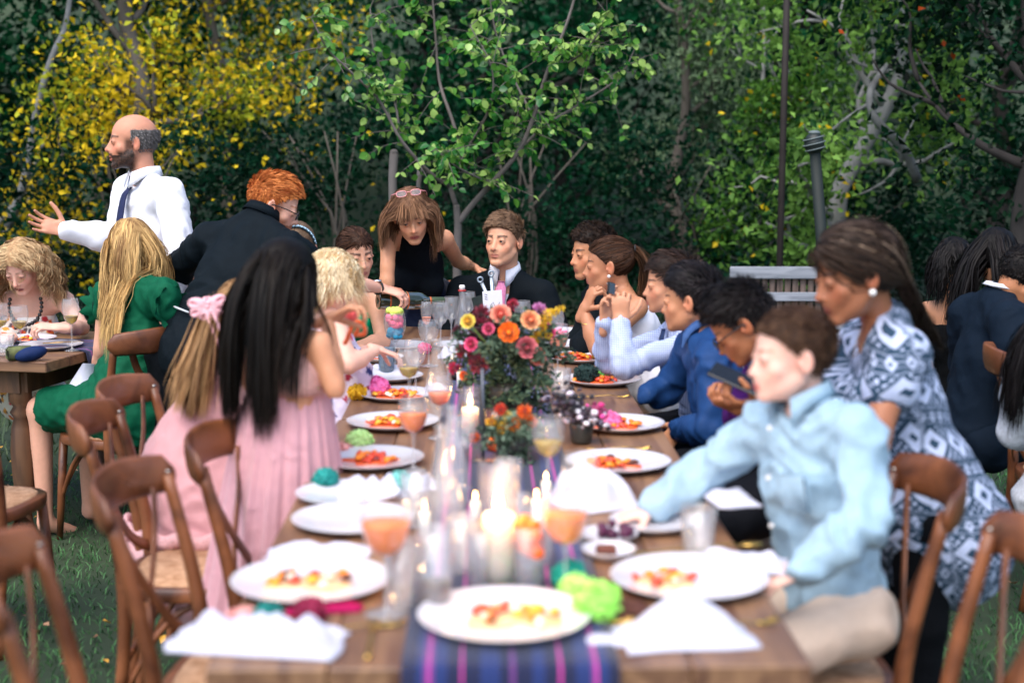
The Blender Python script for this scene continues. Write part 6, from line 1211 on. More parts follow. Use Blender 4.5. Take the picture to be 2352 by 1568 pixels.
def food(c, r, n, label, seed, mix=(.35, .35, .15, .08, .07), sauce=fs_m, sx=1.6, off=(0, 0)):
    g = np.random.default_rng(seed); c = c + A(off[0], off[1], 0); t = thing('leftover_food', c, label, 'food', 'leftovers on the plates')
    th = np.linspace(0, 2 * math.pi, 33)[:-1]; rr = r * (1 + .25 * np.sin(th * 3 + seed) + .15 * np.sin(th * 5 + 2 * seed)); top = np.stack([np.cos(th) * rr * sx * .9, np.sin(th) * rr, 0 * th + .0035], 1); V = np.concatenate([top + c, top * A(1.05, 1.05, 0) + c - A(0, 0, .001), [c + A(0, 0, .0055)]])
    ob('sauce', (V, [(k, (k + 1) % 32, 64) for k in range(32)] + [(32 + k, 32 + (k + 1) % 32, (k + 1) % 32, k) for k in range(32)]), sauce, t)
    ms = [fr_m, fo_m, fy_m, fb_m, fw_m]; nm = ['tomato_piece', 'carrot_piece', 'pepper_piece', 'browned_piece', 'cheese_piece']
    for i in range(n):
        k = g.choice(5, p=mix); a = g.uniform(0, 6.28); q = math.sqrt(g.uniform(0, 1)); p = c + A(math.cos(a) * q * r * sx, math.sin(a) * q * r, .007 + .020 * (1 - q) * g.random()); L = g.uniform(.014, .038); b = g.uniform(0, 6.28)
        d = A(math.cos(b), math.sin(b), g.uniform(-.2, .5)); S = tube(spline([p - d * L / 2, p + A(0, 0, .004), p + d * L / 2], 6), np.array([.3, .9, 1, 1, .8, .3]) * g.uniform(.0055, .0105), 7, flat=(1.2, .7)); ob(nm[k], S, ms[k], t)
def clothy(name, c, w, l, rot, h, seed, label, cat='napkin', group='white cloth napkins', m=None, peak=0, fold=10.0, edge=.10):
    "crumpled folded cloth, closed mesh"
    n = 34; V = []; u = np.linspace(-1, 1, n); U, W = np.meshgrid(u, u, indexing='ij'); g = np.random.default_rng(seed); P = np.stack([U.ravel(), W.ravel(), np.full(U.size, seed * 3.1)], 1)
    x = U.ravel() * w / 2 * (1 + edge * noise3(P * 1.3 + 5)); y = W.ravel() * l / 2 * (1 + edge * noise3(P * 1.2 + 9)); e = sstep(0, .42, 1 - np.maximum(abs(U), abs(W)).ravel())
    f = 1 - np.abs(noise3(np.stack([x * fold * 1.6 + .5 * np.sin(y * 30), y * fold * .7, 0 * x + seed], 1))) * 1.9; z = .004 + h * np.clip(.35 + .55 * f + .35 * noise3(P * 1.6 + 2), .05, 1.4) * (.06 + .94 * e)
    if peak: z += peak * np.clip(1 - np.sqrt((U.ravel() * 1.0) ** 2 + (W.ravel() * 1.25 - .15) ** 2), 0, 1) ** 1.1
    top = np.stack([x, y, z], 1); bot = np.stack([x * .99, y * .99, 0 * z + .0008], 1); i = (np.arange(n - 1)[:, None] * n + np.arange(n - 1)[None]).ravel(); F = [(a, a + n, a + n + 1, a + 1) for a in i]; N_ = n * n; F += [(a + N_, a + 1 + N_, a + n + 1 + N_, a + n + N_) for a in i]
    B = [k for k in range(n)] + [k * n + n - 1 for k in range(1, n)] + [(n - 1) * n + k for k in range(n - 2, -1, -1)] + [k * n for k in range(n - 2, 0, -1)]
    F += [(B[k], B[(k + 1) % len(B)], B[(k + 1) % len(B)] + N_, B[k] + N_) for k in range(len(B))]; V, F = xf((np.vstack([top, bot]), F), c, R(rot)); return ob(name, (V, F), m or lin_n, loc=c, label=label, cat=cat, group=group)
def drink_mat(name, c, tr=.35): return mat(name, lin(c), .08, spec=.5, trans=tr)
or_d = drink_mat('orange_drink', 'ff8420', .0); pk_d = drink_mat('peach_drink', 'ff9468', .0); wn_d = drink_mat('white_wine', 'e8c848', .6); cola = drink_mat('cola_drink', '5a2a12', .5)
def goblet(x, y, label, drink=None, lvl=.5, h=.205, r=.041, extra=None, group='stemmed glasses on the tables', pos=None):
    c = T(x, y, .004) if pos is None else pos; t = thing('wine_glass', c, label, 'glass', group); hb = h * .50; z0 = h - hb
    prof = [(1e-3, z0)] + [(r * math.sin(min(1, (i / 9) ** .46) * math.pi * .5) * (1 - .16 * max(0, (i / 9 - .6) / .4) ** 1.5), z0 + hb * i / 9 + .001) for i in range(1, 10)]
    ob('bowl', (lathe(prof, 28)[0] + c, lathe(prof, 28)[1]), GL, t); sp = [(.010, z0 + .003), (.0042, z0 - .012), (.0036, h * .25), (.005, .012), (.012, .006)]; ob('stem', (lathe(sp, 12)[0] + c, lathe(sp, 12)[1]), GL, t)
    fp = [(1e-3, .0065), (.012, .006), (r * .86, .0018), (r * .86, .0), (1e-3, 0)]; ob('foot', (lathe(fp, 28)[0] + c, lathe(fp, 28)[1]), GL, t)
    ob('rim', (lambda S: (S[0], S[1]))(tube([c + A(math.cos(a) * prof[-1][0], math.sin(a) * prof[-1][0], h + .001) for a in np.linspace(0, 2 * math.pi, 29)], [.0010] * 29, 5, cap=False)), GL, t)
    if drink:
        zl = z0 + hb * lvl; d = [(1e-3, z0 + .003)] + [(q[0] * .96, q[1] + .001) for q in prof[1:] if q[1] < zl] ; rl = np.interp(zl, [q[1] for q in prof], [q[0] for q in prof]) * .96; d += [(rl, zl), (1e-3, zl)]; ob('drink', (lathe(d, 28)[0] + c, lathe(d, 28)[1]), drink, t)
    return t, c, z0, hb, prof
def tumbler(x, y, label, drink=None, lvl=.4, h=.115, r=.037, m=None, pos=None):
    c = T(x, y, .004) if pos is None else pos; t = thing('tumbler', c, label, 'glass', 'tumblers on the tables'); p = [(1e-3, 0), (r * .80, 0), (r * .82, .004), (r, h), (r * .95, h), (r * .76, .010), (1e-3, .010)]; ob('glass', (lathe(p, 26)[0] + c, lathe(p, 26)[1]), m or GL, t)
    if drink: d = [(1e-3, .011), (r * .755, .011), (r * (.755 + .19 * lvl), h * lvl), (1e-3, h * lvl)]; ob('drink', (lathe(d, 24)[0] + c, lathe(d, 24)[1]), drink, t)
    return t, c
def pom(c, r, col, label, seed=0, shag=1.0, cat='paper flower', group='bright paper and pompom flowers on the tables', squash=.85):
    F = Field([c], r * 1.4, r * .11); F.ell(c, (r, r, r * squash), None, 0); V, Fc = F.mesh(); N = vnormals(V, Fc); q = V / r + seed; V = V + N * (r * (.22 * shag * noise3(q * 3.1) + .16 * shag * noise3(q * 7)))[:, None]
    g = np.random.default_rng(seed); n = 260; C = c + nrm_rows(g.normal(size=(n, 3))) * A(1, 1, squash) * r * g.uniform(.85, 1.15, (n, 1)); V2, F2 = quads(C, r * .42, .7, .2, .4); c0 = A(*lin(col)); S = join((V, Fc), (V2, F2)); sh_ = np.clip(1 + .25 * noise3(S[0] / r * 2.5 + seed), .5, 1.4)[:, None]
    return ob('paper_flower', S, mat('paper', (1, 1, 1), .8, vcol=True), loc=c - A(0, 0, r * squash), label=label, cat=cat, group=group, col=c0 * sh_)
fl_m = bpy.data.materials.new('flame'); fl_m.use_nodes = True; _b = fl_m.node_tree.nodes['Principled BSDF']; _b.inputs['Emission Color'].default_value = (1, .55, .16, 1); _b.inputs['Emission Strength'].default_value = 22; _b.inputs['Base Color'].default_value = (1, .6, .2, 1)
wax = mat('wax', lin('f4ece0'), .4, spec=.4); wax_b = wax.node_tree.nodes['Principled BSDF']; wax_b.inputs['Subsurface Weight'].default_value = 1; wax_b.inputs['Subsurface Radius'].default_value = (1, .6, .35); wax_b.inputs['Subsurface Scale'].default_value = .07
def candle(x, y, label, gh=.24, gr=.036, wh_=.13, wr=.027, energy=.6, glass=True, m=None, fl=1.0, pos=None):
    c = T(x, y, .004) if pos is None else pos; t = thing('candle', c, label, 'candle', 'lit candles down the table'); 
    w = [(1e-3, .004), (wr, .004), (wr, wh_ - .004), (wr - .003, wh_), (wr * .7, wh_ - .003), (1e-3, wh_ - .004)]; ob('wax', (lathe(w, 22)[0] + c, lathe(w, 22)[1]), wax, t); ob('wick', tube([c + A(0, 0, wh_ - .004), c + A(.001, 0, wh_ + .010)], [.001] * 2, 5), MATS['black_bead'], t)
    f = [(1e-3, 0), (.0045, .004), (.0068, .011), (.0058, .020), (.003, .031), (1e-3, .040)]; V, F = lathe(f, 12); ob('flame', (V * fl + c + A(0, 0, wh_ + .004), F), fl_m, t)
    if glass: p = [(1e-3, 0), (gr * .97, 0), (gr, .003), (gr, gh), (gr * .955, gh), (gr * .95, .004), (1e-3, .0035)]; ob('glass_cylinder', (lathe(p, 28)[0] + c, lathe(p, 28)[1]), m or thin_glass('candle_glass', (.985, .985, .98), film=.008), t)
    L = bpy.data.lights.new('candle_light', 'POINT'); L.energy = energy; L.color = (1, .55, .22); L.shadow_soft_size = .012; o = bpy.data.objects.new('candle_light', L); COL.objects.link(o); o.parent = t; o.location = (0, 0, wh_ + .05 * fl)
def bottle(c, label, prof, m, extra=(), M=None, group=None, n=26, wall=None):
    t = thing('bottle', c, label, 'bottle', group); V, F = lathe(prof, n); 
    if M is not None: V = V @ np.asarray(M).T
    ob('glass', (V + c, F), m, t)
    for nm, pf, mm in extra:
        V, F = lathe(pf, n); V = V if M is None else V @ np.asarray(M).T; ob(nm, (V + c, F), mm, t)
    return t
def cutlery(x, y, ang, label, L=.19, kind='fork', h=.004):
    c = T(x, y, h); P = [(-L / 2, 0, .003), (-L * .2, 0, .004), (L * .12, 0, .008), (L * .24, 0, .004), (L * .30, 0, .003)]; q = spline(P, 16); S = [tube(q, np.interp(np.linspace(0, 1, 16), [0, .3, .85, 1], [.0060, .0038, .0030, .008]), 8, flat=(1, .4))]
    if kind == 'fork': S += [tube(spline([(L * .29, dy, .003), (L * .38, dy * 1.1, .0015), (L * .5, dy * 1.1, .008)], 7), .0014, 5) for dy in (-.0075, -.0025, .0025, .0075)]
    elif kind == 'knife': S += [tube([(L * .29, 0, .003), (L * .45, .001, .003), (L * .55, 0, .003)], [.009, .010, .003], 8, flat=(1, .15))]
    else: S += [ellips((L * .4, 0, .005), (.026, .015, .005))]
    V, F = xf(join(*S), c, R(ang)); ob(kind, (V, F), gold, loc=c, label=label, cat=kind, group='gold cutlery')
# ---- plates and leftovers on the long table
P = [
 (1158, 1430, .316, 'front centre plate on the runner with orange leftovers', 13, .040, (.2, .3, .3, .08, .12), fp_m, (.02, .0)),
 (715, 1348, .316, 'front left plate with vegetable scraps beside the empty chairs', 12, .036, (.25, .25, .2, .2, .1), fp_m, (.0, .005)),
 (1583, 1342, .316, 'front right plate with a few red scraps near the boy in pale blue', 6, .030, (.4, .2, .2, 0, .2), fp_m, (-.05, 0)),
 (850, 1064, .300, 'plate with a heap of red tomato beside the teal paper flower', 12, .030, (.6, .3, .05, .05, 0), fs_m, (0, 0)),
 (903, 978, .290, 'plate with roast vegetables at the second table join, left', 22, .034, (.35, .4, .15, .05, .05), fs_m, (-.01, 0)),
 (912, 914, .270, 'plate with carrots beside the pink paper flower', 20, .034, (.3, .45, .15, .05, .05), fs_m, (.0, 0)),
 (1420, 1072, .290, 'plate with tomato and a white cheese dab on the right', 14, .030, (.45, .35, .05, .05, .1), fs_m, (-.01, 0)),
 (1425, 983, .275, 'plate behind the black and white blossoms', 16, .034, (.25, .5, .2, .05, 0), fs_m, (-.02, 0)),
 (1384, 880, .290, 'plate with orange scraps beside the dark green pompom', 13, .034, (.35, .45, .1, .05, .05), fs_m, (-.03, 0)),
 (1335, 828, .290, 'plate with red vegetables in front of the filming boy', 20, .036, (.55, .3, .1, .05, 0), fs_m, (-.03, 0)),
 (872, 829, .200, 'small plate with yellow pieces beside the blue tumbler', 8, .022, (.2, .1, .6, .1, 0), fs_m, (0, 0))]
for i, (x, y, d, lab, n, r, mx, sc, off) in enumerate(P):
    c = plate(x, y, d, lab, h=.006 if i == 0 else 0); food(c, r * 1.45, int(n * 1.7), 'leftovers on the ' + lab.split(' with')[0].split(' behind')[0] + ', ' + ['pale orange', 'mixed', 'sparse red', 'tomato red', 'carrot orange', 'orange and gold', 'red with white dab', 'golden orange', 'scattered orange', 'bright red', 'yellow'][i], i + 3, mx, sc, off=off)
for x, y, d, h, lab in ((812, 1205, .285, .0, 'cleared white plate lying over the edge of another on the left'), (800, 1146, .26, .0, 'cleared white plate under a crumpled napkin on the left'), (893, 872, .26, 0, 'white plate half under a napkin behind the pink paper flower'), (1500, 1212, .20, 0, 'empty plate under the reaching arm of the boy in pale blue'), (1398, 1280, .115, 0, 'tiny side plate with a piece of chocolate cake'), (1398, 1243, .13, .0, 'tiny side plate with dark berries under the boy\'s hand'), (1300, 798, .24, 0, 'empty plate in front of the ponytail woman'), (1285, 768, .24, 0, 'empty plate before the boy in the dark suit'), (915, 800, .26, 0, 'plate before the small blonde child'), (1060, 800, .24, 0, 'white plate before the young man in the suit')):
    plate(x, y, d, lab)
c = T(1392, 1272, .012); ob('cake', bbox_(c + A(0, 0, .010), (.045, .026, .020), .005), mat('chocolate', lin('6a3a2c'), .6, noise=.3, bump=.3), loc=c, label='piece of chocolate cake on the tiny side plate', cat='cake')
c = T(1412, 1232, .012); g = NG; ob('berries', join(*[ellips(c + A(g.uniform(-.035, .035), g.uniform(-.02, .02), g.uniform(.004, .026)), (.010,) * 3, None, 8, 6) for _ in range(26)]), mat('dark_berry', lin('4a1238'), .4, noise=.4, nscale=60), loc=c, label='heap of dark purple berries by the hand of the boy in pale blue', cat='food', kind='stuff')
# ---- napkins
clothy('napkin', T(590, 1478), .30, .14, -8, .050, 1, 'crumpled white napkin on the front left corner of the table')
clothy('napkin', T(1575, 1468), .235, .135, 8, .022, 2, 'white napkin folded to a peak on the front right of the table', peak=.07, fold=5)
clothy('napkin', T(1700, 1298), .19, .11, -12, .028, 3, 'white napkin draped over the front right plate rim', fold=6)
clothy('napkin', T(735, 1272), .22, .075, 4, .020, 4, 'long flat folded napkin left of the orange drinks')
clothy('napkin', T(1362, 1160), .20, .17, 20, .085, 5, 'big heaped white napkin in the middle right of the table', fold=6)
clothy('napkin', T(850, 1136), .17, .10, 12, .050, 6, 'white napkin crumpled on the stacked plates at left')
clothy('napkin', T(875, 858), .22, .10, 14, .030, 7, 'white napkin behind the pink paper flower')
clothy('napkin', T(1000, 905), .10, .10, 0, .035, 8, 'small white napkin behind the tall clear bottle')
clothy('napkin', T(1050, 820), .16, .12, 0, .045, 10, 'white napkin heap left of the big bouquet, far table'); clothy('napkin', T(960, 1120), .10, .09, 0, .04, 12, 'white napkin between the peach drink and the carafe')
clothy('napkin', J(1680, 1150, 3.15), .10, .14, 10, .02, 11, 'white napkin on the lap of the boy in pale blue', m=lin_n)
ln_ = J(190, 890, 5.78); S = strip([ln_ + A(.03, 0, .10), ln_ + A(0, -.02, .02), ln_ + A(-.04, -.03, -.10), ln_ + A(-.06, -.03, -.17)], [.06, .11, .09, .03], .006, A(.9, -.3, 0), A(0, -1, .1)); ob('napkin', S, lin_n, loc=ln_, label='white napkin hanging from the lap of the woman in green', cat='napkin', group='white cloth napkins')
# ---- stemmed glasses
goblet(888, 1408, 'stemmed glass of orange drink nearest the camera on the left', or_d, .62, .215, .048)
goblet(1298, 1372, 'stemmed glass of orange drink nearest the camera right of the big candle', or_d, .62, .205, .046)
goblet(950, 1078, 'stemmed glass of orange drink beyond the tomato plate', or_d, .58, .195, .042)
goblet(1010, 1005, 'stemmed glass of peach drink behind the tall clear bottle', pk_d, .45, .19, .041)
goblet(940, 938, 'stemmed glass of white wine between the left plates and the bottle', wn_d, .38, .20, .042)
goblet(1258, 1143, 'stemmed glass of white wine in front of the low bouquet', wn_d, .45, .20, .042)
goblet(1242, 962, 'stemmed glass of white wine half hidden by the big bouquet', wn_d, .35, .20, .042)
t, c, z0, hb, pf = goblet(1281, 866, 'stemmed glass of peach drink with pink petals right of the big bouquet', pk_d, .50, .20, .043)
ob('petals', join(*[ellips(c + A(NG.uniform(-.025, .025), NG.uniform(-.025, .025), z0 + hb * (.58 + .25 * NG.random())), A(.012, .012, .006) * NG.uniform(.7, 1.2), None, 8, 5) for _ in range(14)]), mat('pink_petal', lin('f07c98'), .7, noise=.3, nscale=80), t)
t, c, z0, hb, pf = goblet(908, 852, 'stemmed glass stuffed with blue, pink and neon yellow fluff', None, .5, .225, .045)
fz = lambda n, z1, z2, col, rr, nm: ob(nm, join(*[ellips(c + A(math.cos(a) * q, math.sin(a) * q, z0 + hb * z), (rr, rr, rr * .9), None, 8, 6) for a, q, z in zip(NG.uniform(0, 6.28, n), .024 * np.sqrt(NG.uniform(0, 1, n)), NG.uniform(z1, z2, n))]), mat(nm + '_col', lin(col), .9, noise=.2, nscale=90, bump=.8, bscale=300), t)
fz(40, .22, .48, '2f8fb0', .013, 'blue_fluff'); fz(60, .55, .92, 'ee5a80', .013, 'pink_fluff'); fz(34, 1.0, 1.12, 'd8f06a', .013, 'yellow_fluff')
for x, y, lab, h, r in ((1200, 790, 'empty stemmed glass in front of the boutonniere', .19, .040), (1012, 800, 'empty stemmed glass below the neck of the poured bottle', .20, .040), (985, 840, 'empty stemmed glass left of the big bouquet', .18, .044), (1037, 792, 'empty tall stemmed glass beside the swing top bottle', .21, .038), (1075, 770, 'empty stemmed glass behind the swing top bottle', .20, .038), (955, 905, 'empty stemmed glass behind the white wine', .19, .042)): goblet(x, y, lab, None, 0, h, r)
goblet(980, 800, 'narrow flute catching the poured wine', pk_d, .35, .20, .026)
# second table
goblet(48, 812, 'stemmed glass of white wine in front of the curly haired woman', wn_d, .35, .20, .040); goblet(166, 805, 'taller stemmed glass of white wine near the end of the second table', wn_d, .35, .22, .038); goblet(3, 806, 'stemmed glass cut off by the left edge of the photo', wn_d, .3, .2, .04)
tumbler(14, 815, 'small clear tumbler at the left edge of the second table', None, h=.085)
c = plate(118, 800, .27, 'plate with a gold knife at the end of the second table'); ob('knife', tube([c + A(-.03, -.02, .018), c + A(.13, .04, .020)], [.005, .004], 7, flat=(1, .4)), gold, loc=c, label='gold knife lying across a plate on the second table', cat='knife', group='gold cutlery')
c = plate(62, 785, .26, 'plate with red scraps before the curly haired woman'); food(c, .022, 7, 'few red and yellow leftovers on the second table', 44)
c = T(46, 826, .002); ob('eyeglass_case', bbox_(c + A(0, 0, .028), (.11, .06, .055), .012, yaw_pitch(20, 0, 0)), mat('camouflage', lin('6a7040'), .7, col2=lin('1c2414'), nscale=25), loc=c, label='small camouflage patterned box at the near edge of the second table', cat='box')
c = T(72, 828, .002); V, F = ellips(c + A(0, 0, .028), (.065, .035, .030), yaw_pitch(20, 0, 12)); ob('pouch', (V, F), fabric('navy_pouch', '1c2c54', .6), loc=c, label='dark blue pouch beside the camouflage box', cat='pouch')
# ---- tumblers
tumbler(1000, 1398, 'ribbed tumbler with a little cola at the front', cola, .35, .155, .037)
t, c = tumbler(1112, 1350, 'clear tumbler left of the big candle', None, h=.12, r=.036); t, c = tumbler(1212, 1352, 'tumbler with orange petals right of the big candle', None, h=.13, r=.038)
ob('petals', join(*[ellips(c + A(NG.uniform(-.024, .024), NG.uniform(-.024, .024), NG.uniform(.07, .135)), A(.016, .012, .012) * NG.uniform(.7, 1.2), None, 8, 5) for _ in range(22)]), mat('orange_petal', lin('f0641c'), .6, noise=.3, nscale=60), t)
tumbler(1603, 1276, 'empty tumbler between the plates before the boy in pale blue', None, h=.105, r=.039); tumbler(1288, 905, 'clear patterned tumbler right of the big bouquet', None, h=.09, r=.037)
tumbler(888, 858, 'blue tumbler beside the fluff filled glass', drink_mat('blue_drink', '1c5878', .3), .85, .10, .034, thin_glass('blue_glass', (.35, .6, .75)))
tumbler(1185, 1225, 'small tumbler behind the big candle', None, h=.09, r=.033); tumbler(925, 1395, 'clear tumbler half hidden by the nearest orange drink', None, h=.13, r=.034)
for x, y, lab in ((1062, 1318, 'clear tumbler between the cola and the big candle'), (1236, 1300, 'clear tumbler right of the orange petal tumbler'), (1168, 1168, 'clear tumbler behind the low candles'), (955, 1205, 'clear tumbler left of the conical carafe, upper')): tumbler(x, y, lab, None, h=.12, r=.034)
for x, y, lab in ((1060, 1120, 'empty stemmed glass between the carafes and the low bouquet'), (1330, 1235, 'empty stemmed glass beside the heaped napkin'), (1030, 900, 'empty stemmed glass between the tall bottle and the bouquet'), (1275, 820, 'empty stemmed glass behind the peach drink on the right')): goblet(x, y, lab, None, 0, .19, .040)
# ---- bottles
def carafe(s): return [(1e-3, 0), (.038 * s, 0), (.041 * s, .006), (.041 * s, .06 * s), (.036 * s, .10 * s), (.017 * s, .18 * s), (.0135 * s, .235 * s), (.016 * s, .245 * s), (.014 * s, .246 * s)]
cag = 'clear glass bottles and carafes'
bottle(T(1018, 1262, .004), 'clear conical carafe behind the cola tumbler', carafe(1.12), GL, group=cag); bottle(T(1004, 962, .004), 'tall clear bottle among the middle glasses on the left', carafe(1.05), GL, group=cag)
bottle(T(1040, 1160, .004), 'clear bottle behind the conical carafe', carafe(1.0), GL, group=cag)
c = T(1062, 795, .004); z = .262; bottle(c, 'clear swing top bottle with white cap in front of the young man', carafe(1.0), GL, [('cap', [(1e-3, .246), (.012, .246), (.013, .262), (.010, .268), (1e-3, .268)], mat('white_cap', lin('e4e0dc'), .3)), ('seal_ring', [(.0145, .240), (.0175, .241), (.0175, .247), (.0145, .248)], mat('red_seal', lin('b02828'), .5))], group=cag)
# wine bottle held by the waiter
d = nrm(bot_b - bot_a); zz = nrm(A(0, 0, 1) - d * d[2]); Mb = np.stack([np.cross(zz, d) * -1, zz, d], 1); Lb = .30
gb_ = mat('dark_bottle_glass', lin('1e2a14'), .06, spec=.9, trans=.2); wp = [(1e-3, .008), (.025, .004), (.036, 0), (.0385, .006), (.0385, .175), (.034, .198), (.018, .222), (.0150, .235), (.0145, .292), (.0158, .293), (.0158, .300), (1e-3, .300)]
bottle(bot_a + d * 0, 'dark wine bottle the waiter is pouring from', wp, gb_, [('label', [(.0388, .050), (.0390, .051), (.0390, .125), (.0388, .126)], mat('bottle_label', lin('3c4630'), .6)), ('label_band', [(.0389, .044), (.0393, .045), (.0393, .050), (.0389, .051)], mat('copper_band', lin('c86a3c'), .4, .6)), ('label_band', [(.0389, .125), (.0393, .126), (.0393, .130), (.0389, .131)], MATS['copper_band']), ('foil', [(.0160, .232), (.0166, .234), (.0160, .298), (.0150, .3015), (1e-3, .3018)], mat('foil', lin('4a5a40'), .35, .5)), ('foil_ring', [(.0167, .232), (.0172, .234), (.0172, .239), (.0167, .240)], MATS['copper_band'])], M=Mb)
# ---- candles
candle(1145, 1352, 'big white pillar candle burning in a tall glass cylinder at the front', .255, .038, .150, .031, 2.0, fl=1.2)
candle(1080, 1000, 'pillar candle burning in a glass cylinder left of the big bouquet', .145, .034, .085, .026, .3)
ag = thin_glass('amber_glass', (.95, .62, .32), film=.01); candle(1140, 1035, 'candle in an amber glass beside the low bouquet', .12, .031, .05, .024, .35, m=ag, fl=.8)
for x, y, lab in ((1056, 905, 'thin taper candle left of the big bouquet'), (1232, 1230, 'thin taper candle right of the big pillar candle'), (1254, 1185, 'second thin taper candle right of the big pillar candle'), (1092, 1235, 'thin taper candle behind the clear tumbler'), (976, 1262, 'thin taper candle left of the conical carafe'), (1238, 925, 'thin taper candle under the big bouquet')): candle(x, y, lab, wh_=.085, wr=.0105, energy=.08, glass=False, fl=.42)  # tapers by the clear tumbler and conical carafe are added, imitating flame reflections
# ---- cutlery
for x, y, a, lab, k in ((852, 1470, 92, 'gold fork at the front left of the runner', 'fork'), (805, 1446, 18, 'gold knife showing under the front left plate', 'knife'), (1385, 912, 4, 'gold fork before the boy in dark blue', 'fork'), (1420, 1032, 3, 'gold fork between the two right plates', 'fork'), (1445, 1042, 176, 'gold knife between the two right plates', 'knife'), (1540, 1268, 10, 'gold fork left of the empty tumbler', 'fork'), (1650, 1258, 12, 'gold spoon right of the empty tumbler', 'spoon'), (1680, 1440, 20, 'gold fork behind the peaked napkin', 'fork'), (1340, 1432, 3, 'gold fork right of the front centre plate', 'fork'), (880, 842, 10, 'gold fork before the small blonde child', 'fork')): cutlery(x, y, a, lab, kind=k)
# ---- paper and pompom flowers
for i, (x, y, r, h, col, lab) in enumerate([(748, 1100, .030, .026, '1c9088', 'teal paper flower left of the stacked plates'), (826, 1012, .034, .028, 'c4ec9a', 'pale green paper flower between the left plates'), (918, 1106, .028, .022, '7cc8c0', 'pale teal paper flower right of the stacked plates'), (1308, 1322, .032, .028, '18a088', 'teal paper flower behind the neon green ones'), (1322, 1352, .030, .026, 'b8f47c', 'neon green paper flower touching the teal one'), (1372, 1382, .040, .036, 'a8ee6a', 'largest neon green paper flower beside the front right plate'), (712, 1402, .028, .020, '8c1840', 'burgundy paper flower on the front left plate rim'), (616, 1412, .026, .022, '0f7a72', 'teal pompom behind the front left napkin'), (562, 1418, .030, .014, 'e8a8a0', 'pale salmon paper scrap behind the front left napkin'), (866, 890, .040, .028, 'f47cc0', 'fluffy pink pompom on the left plates'), (820, 900, .030, .028, 'd8a818', 'round mustard yellow pompom at the left table edge'), (1346, 858, .040, .036, '0c2c28', 'very dark green pompom beside the right plates'), (1380, 860, .026, .024, '9cf07c', 'small neon green pompom beside the dark one'), (1402, 864, .016, .012, 'eca89c', 'tiny salmon pompom beside the neon one'), (1400, 968, .034, .022, 'f080b8', 'pink paper flower on the rim of the right plate'), (776, 1032, .036, .012, 'f0b0a8', 'flat salmon paper flower at the left table edge'), (975, 800, .026, .022, 'e84c88', 'pink paper flower before the young man'), (1045, 865, .022, .018, '1c1418', 'black paper flower left of the bouquet')]):
    pom(T(x, y, h), r, col, lab, i + 1, squash=.5 if h < .02 else .85)
clothy('paper', T(862, 1038), .20, .05, 2, .010, 21, 'strip of pale teal tissue paper between the left plates', 'tissue paper', 'strips of tissue paper', m=fabric('teal_tissue', 'a8d8d8', .8)); clothy('paper', T(745, 1402), .14, .05, 10, .014, 22, 'strip of burgundy tissue paper on the front left plate rim', 'tissue paper', 'strips of tissue paper', m=fabric('wine_tissue', 'a01850', .8)); clothy('paper', T(1425, 1400), .10, .05, -10, .020, 23, 'dark brown leather scrap between the front plates', 'scrap', 'strips of tissue paper', m=fabric('brown_scrap', '5c3c34', .8)); clothy('paper', T(1388, 1478), .070, .045, 3, .012, 24, 'small white paper square on the runner beside the peaked napkin', 'paper', 'strips of tissue paper')
# ---- flower arrangements
pet = mat('petal', (1, 1, 1), .55, vcol=True, sheen=.2)
def rosette(c, r, axis, col, col2, layers=5, seed=0):
    g = np.random.default_rng(seed); ax = nrm(axis); a1 = nrm(np.cross(ax, A(.3, .2, 1))); a2 = np.cross(ax, a1); S = []; C = []
    for l in range(layers):
        t = l / (layers - 1); m = 5 + l; ph = g.uniform(0, 6)
        for k in range(m):
            a = ph + 2 * math.pi * k / m; d = a1 * math.cos(a) + a2 * math.sin(a); s = np.cross(ax, d); R_ = r * (.22 + .62 * t); w = r * (.32 + .30 * t); hgt = r * (.75 - .25 * t); V = []
            for i in range(4):
                u = i / 3
                for j in range(5):
                    v = (j - 2) / 2; o_ = R_ * (.55 + .45 * math.sin(u * 1.6)) + r * .18 * t * u * u; V.append(c + d * (o_ * (1 - .22 * v * v)) + s * v * w * (.45 + .55 * math.sin(u * 2.3 + .35)) + ax * (hgt * (u * (1 - .35 * t) - .35) - abs(v) * r * .06 * (u)) * (1 + g.normal() * .02))
            S.append((np.array(V), [(i * 5 + j, i * 5 + j + 1, (i + 1) * 5 + j + 1, (i + 1) * 5 + j) for i in range(3) for j in range(4)])); cc = A(*col2) * (1 - t) + A(*col) * t; C.append(np.tile(cc * g.uniform(.85, 1.1), (20, 1)))
    e = ellips(c, (r * .28,) * 3, None, 10, 7); S.append(e); C.append(np.tile(A(*col2), (len(e[0]), 1))); return join(*S), np.concatenate(C)
def dahlia(c, r, axis, col, seed=0, n=90):
    g = np.random.default_rng(seed); ax = nrm(axis); D = nrm_rows(g.normal(size=(n, 3)) + ax * .9); C = c + D * r * .55; S = []; 
    for q, d in zip(C, D): s = nrm(np.cross(d, g.normal(size=3))); w = r * .13; S.append((np.array([q - d * r * .3 - s * w * .4, q - d * r * .3 + s * w * .4, q + d * r * .2 + s * w, q + d * r * .2 - s * w, q + d * r * .5]), [(0, 1, 2, 3), (3, 2, 4)]))
    S = join(*S); return S, A(*col) * g.uniform(.7, 1.2, (len(S[0]), 1))
